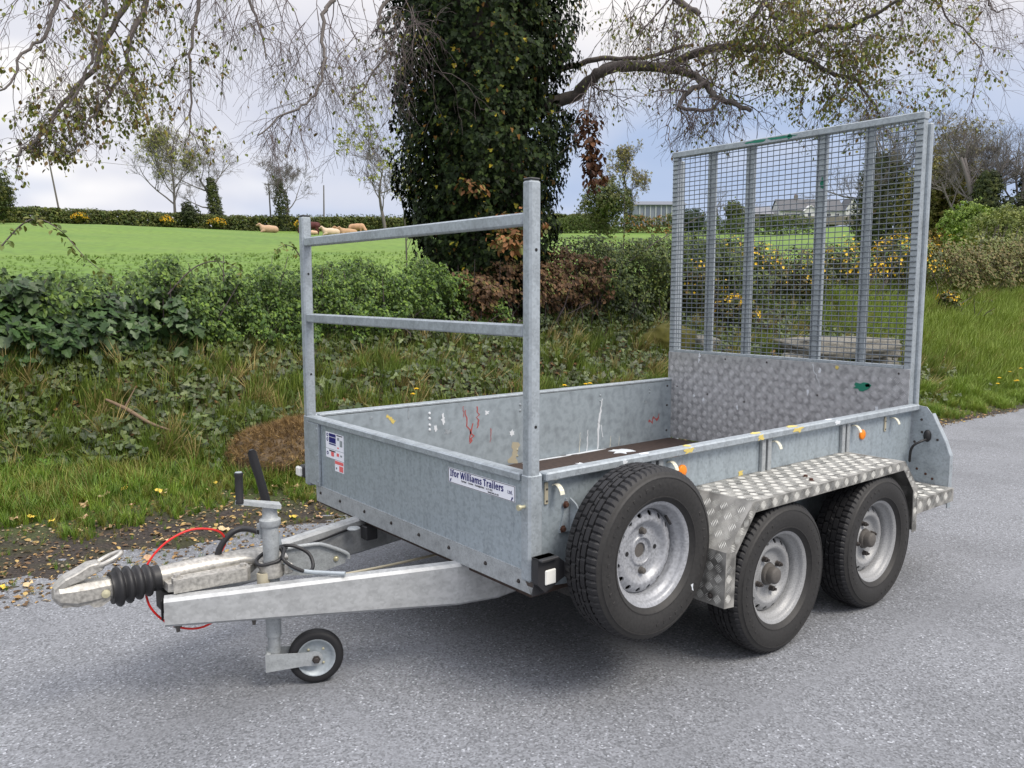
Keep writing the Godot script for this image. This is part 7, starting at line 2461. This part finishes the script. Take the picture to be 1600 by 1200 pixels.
func letters(words: String, size: float, bold: bool, at: Vector3, m: Material, parent: Node, squeeze := 1.0) -> void:
	var tm := TextMesh.new()
	var f := SystemFont.new()
	f.font_names = PackedStringArray(["Droid Sans"])
	f.font_weight = 700 if bold else 400
	tm.font = f
	tm.text = words
	tm.font_size = 48
	tm.pixel_size = size / 48.0
	tm.depth = 0.0006
	tm.curve_step = 2.0
	tm.horizontal_alignment = HORIZONTAL_ALIGNMENT_LEFT
	var o := MeshInstance3D.new()
	o.name = "lettering"
	o.mesh = tm
	o.material_override = m
	parent.add_child(o, true)
	o.transform = Transform3D(Basis(V(-squeeze, 0, 0), V(0, 1, 0), V(0, 0, -1)), at)

func sticker_face(called: String, x0: float, x1: float, y0: float, y1: float, lift: float, m: Material, parent: Node) -> MeshInstance3D:
	var z := 0.0100
	return slab(called, V(minf(x0, x1), minf(y0, y1), z - lift - 0.0007), V(maxf(x0, x1), maxf(y0, y1), z - lift), m, parent, 0.0)

func stickers(t: Node3D) -> void:
	var z := 0.0100
	# maker's sticker
	var s: MeshInstance3D = sticker_face("maker_sticker", 0.472, 0.084, 0.688, 0.744, 0.0, M.white, t)
	s.set_meta("label", "white sticker with the maker's name in blue")
	for q in [[0.470, 0.086, 0.7425, 0.7410], [0.470, 0.086, 0.6910, 0.6895]]:
		sticker_face("sticker_line", q[0], q[1], q[2], q[3], 0.001, M.ink_black, s)
	for q in [[0.470, 0.4685, 0.69, 0.742], [0.0875, 0.086, 0.69, 0.742]]:
		sticker_face("sticker_line", q[0], q[1], q[2], q[3], 0.001, M.ink_black, s)
	letters("Ifor Williams Trailers", 0.0335, true, V(0.460, 0.7250, z - 0.0017), M.ink, s, 0.93)
	letters("Ltd.", 0.0165, false, V(0.124, 0.7190, z - 0.0017), M.ink, s, 1.0)
	letters("Cynwyd    Corwen    Denbighshire    LL21 0LB", 0.0092, false, V(0.390, 0.7065, z - 0.0017), M.ink_black, s, 1.0)
	letters("www.iwt.co.uk", 0.0092, false, V(0.232, 0.6975, z - 0.0017), M.ink_black, s, 1.0)
	for x in [0.453, 0.096]:
		var mk := MB.new()
		mk.prism(PackedVector2Array([Vector2(0, 0), Vector2(0.010, 0.001), Vector2(0.012, 0.008), Vector2(0.016, 0.010), Vector2(0.019, 0.021), Vector2(0.014, 0.021), Vector2(0.011, 0.014), Vector2(0.004, 0.018), Vector2(0.006, 0.008), Vector2(0.001, 0.005)]), Transform3D(Basis(V(-1, 0, 0), V(0, 1, 0), V(0, 0, -1)), V(x + 0.010, 0.6925, z - 0.0012)).scaled_local(V(0.62, 0.62, 1.0)), 0.0005)
		part("emblem", mk, M.ink, s)
	# safety stickers
	var a: MeshInstance3D = sticker_face("safety_sticker", 1.464, 1.290, 0.668, 0.743, 0.0, M.white, t)
	for q in [[1.430, 1.365, 0.725, 0.739, M.ink], [1.430, 1.365, 0.697, 0.722, M.ink], [1.430, 1.365, 0.688, 0.6935, M.ink], [1.355, 1.300, 0.7355, 0.7395, M.ink_black], [1.35, 1.33, 0.716, 0.728, M.galv], [1.325, 1.302, 0.690, 0.718, M.galv], [1.35, 1.336, 0.678, 0.684, M.pink]]:
		sticker_face("sticker_block", q[0], q[1], q[2], q[3], 0.001, q[4], a)
	var b: MeshInstance3D = sticker_face("safety_sticker", 1.464, 1.290, 0.625, 0.6655, 0.0, M.white, t)
	for q in [[1.430, 1.370, 0.6565, 0.662, M.ink_black], [1.412, 1.385, 0.636, 0.6555, M.pink], [1.358, 1.336, 0.642, 0.656, M.pink], [1.322, 1.306, 0.644, 0.652, M.galv]]:
		sticker_face("sticker_block", q[0], q[1], q[2], q[3], 0.001, q[4], b)
	for q in [[1.447, 0.7295, a], [1.447, 0.7085, a], [1.447, 0.6455, b]]:
		var d := MB.new()
		d.lathe([Vector2(0.0085, 0), Vector2(0.0085, 0.0006), Vector2(0.0045, 0.0006), Vector2(0.0045, 0.0002)], Transform3D(turned(Vector3.FORWARD, 0), V(q[0], q[1], z - 0.0008)), 14, 2.0)
		part("round_symbol", d, M.ink, q[2])
	var c: MeshInstance3D = sticker_face("warning_sticker", 1.378, 1.292, 0.572, 0.622, 0.0, M.white, t)
	for q in [[1.375, 1.295, 0.606, 0.620, M.pink], [1.335, 1.298, 0.576, 0.601, M.pink], [1.366, 1.358, 0.582, 0.590, M.ink_black]]:
		sticker_face("sticker_block", q[0], q[1], q[2], q[3], 0.001, q[4], c)
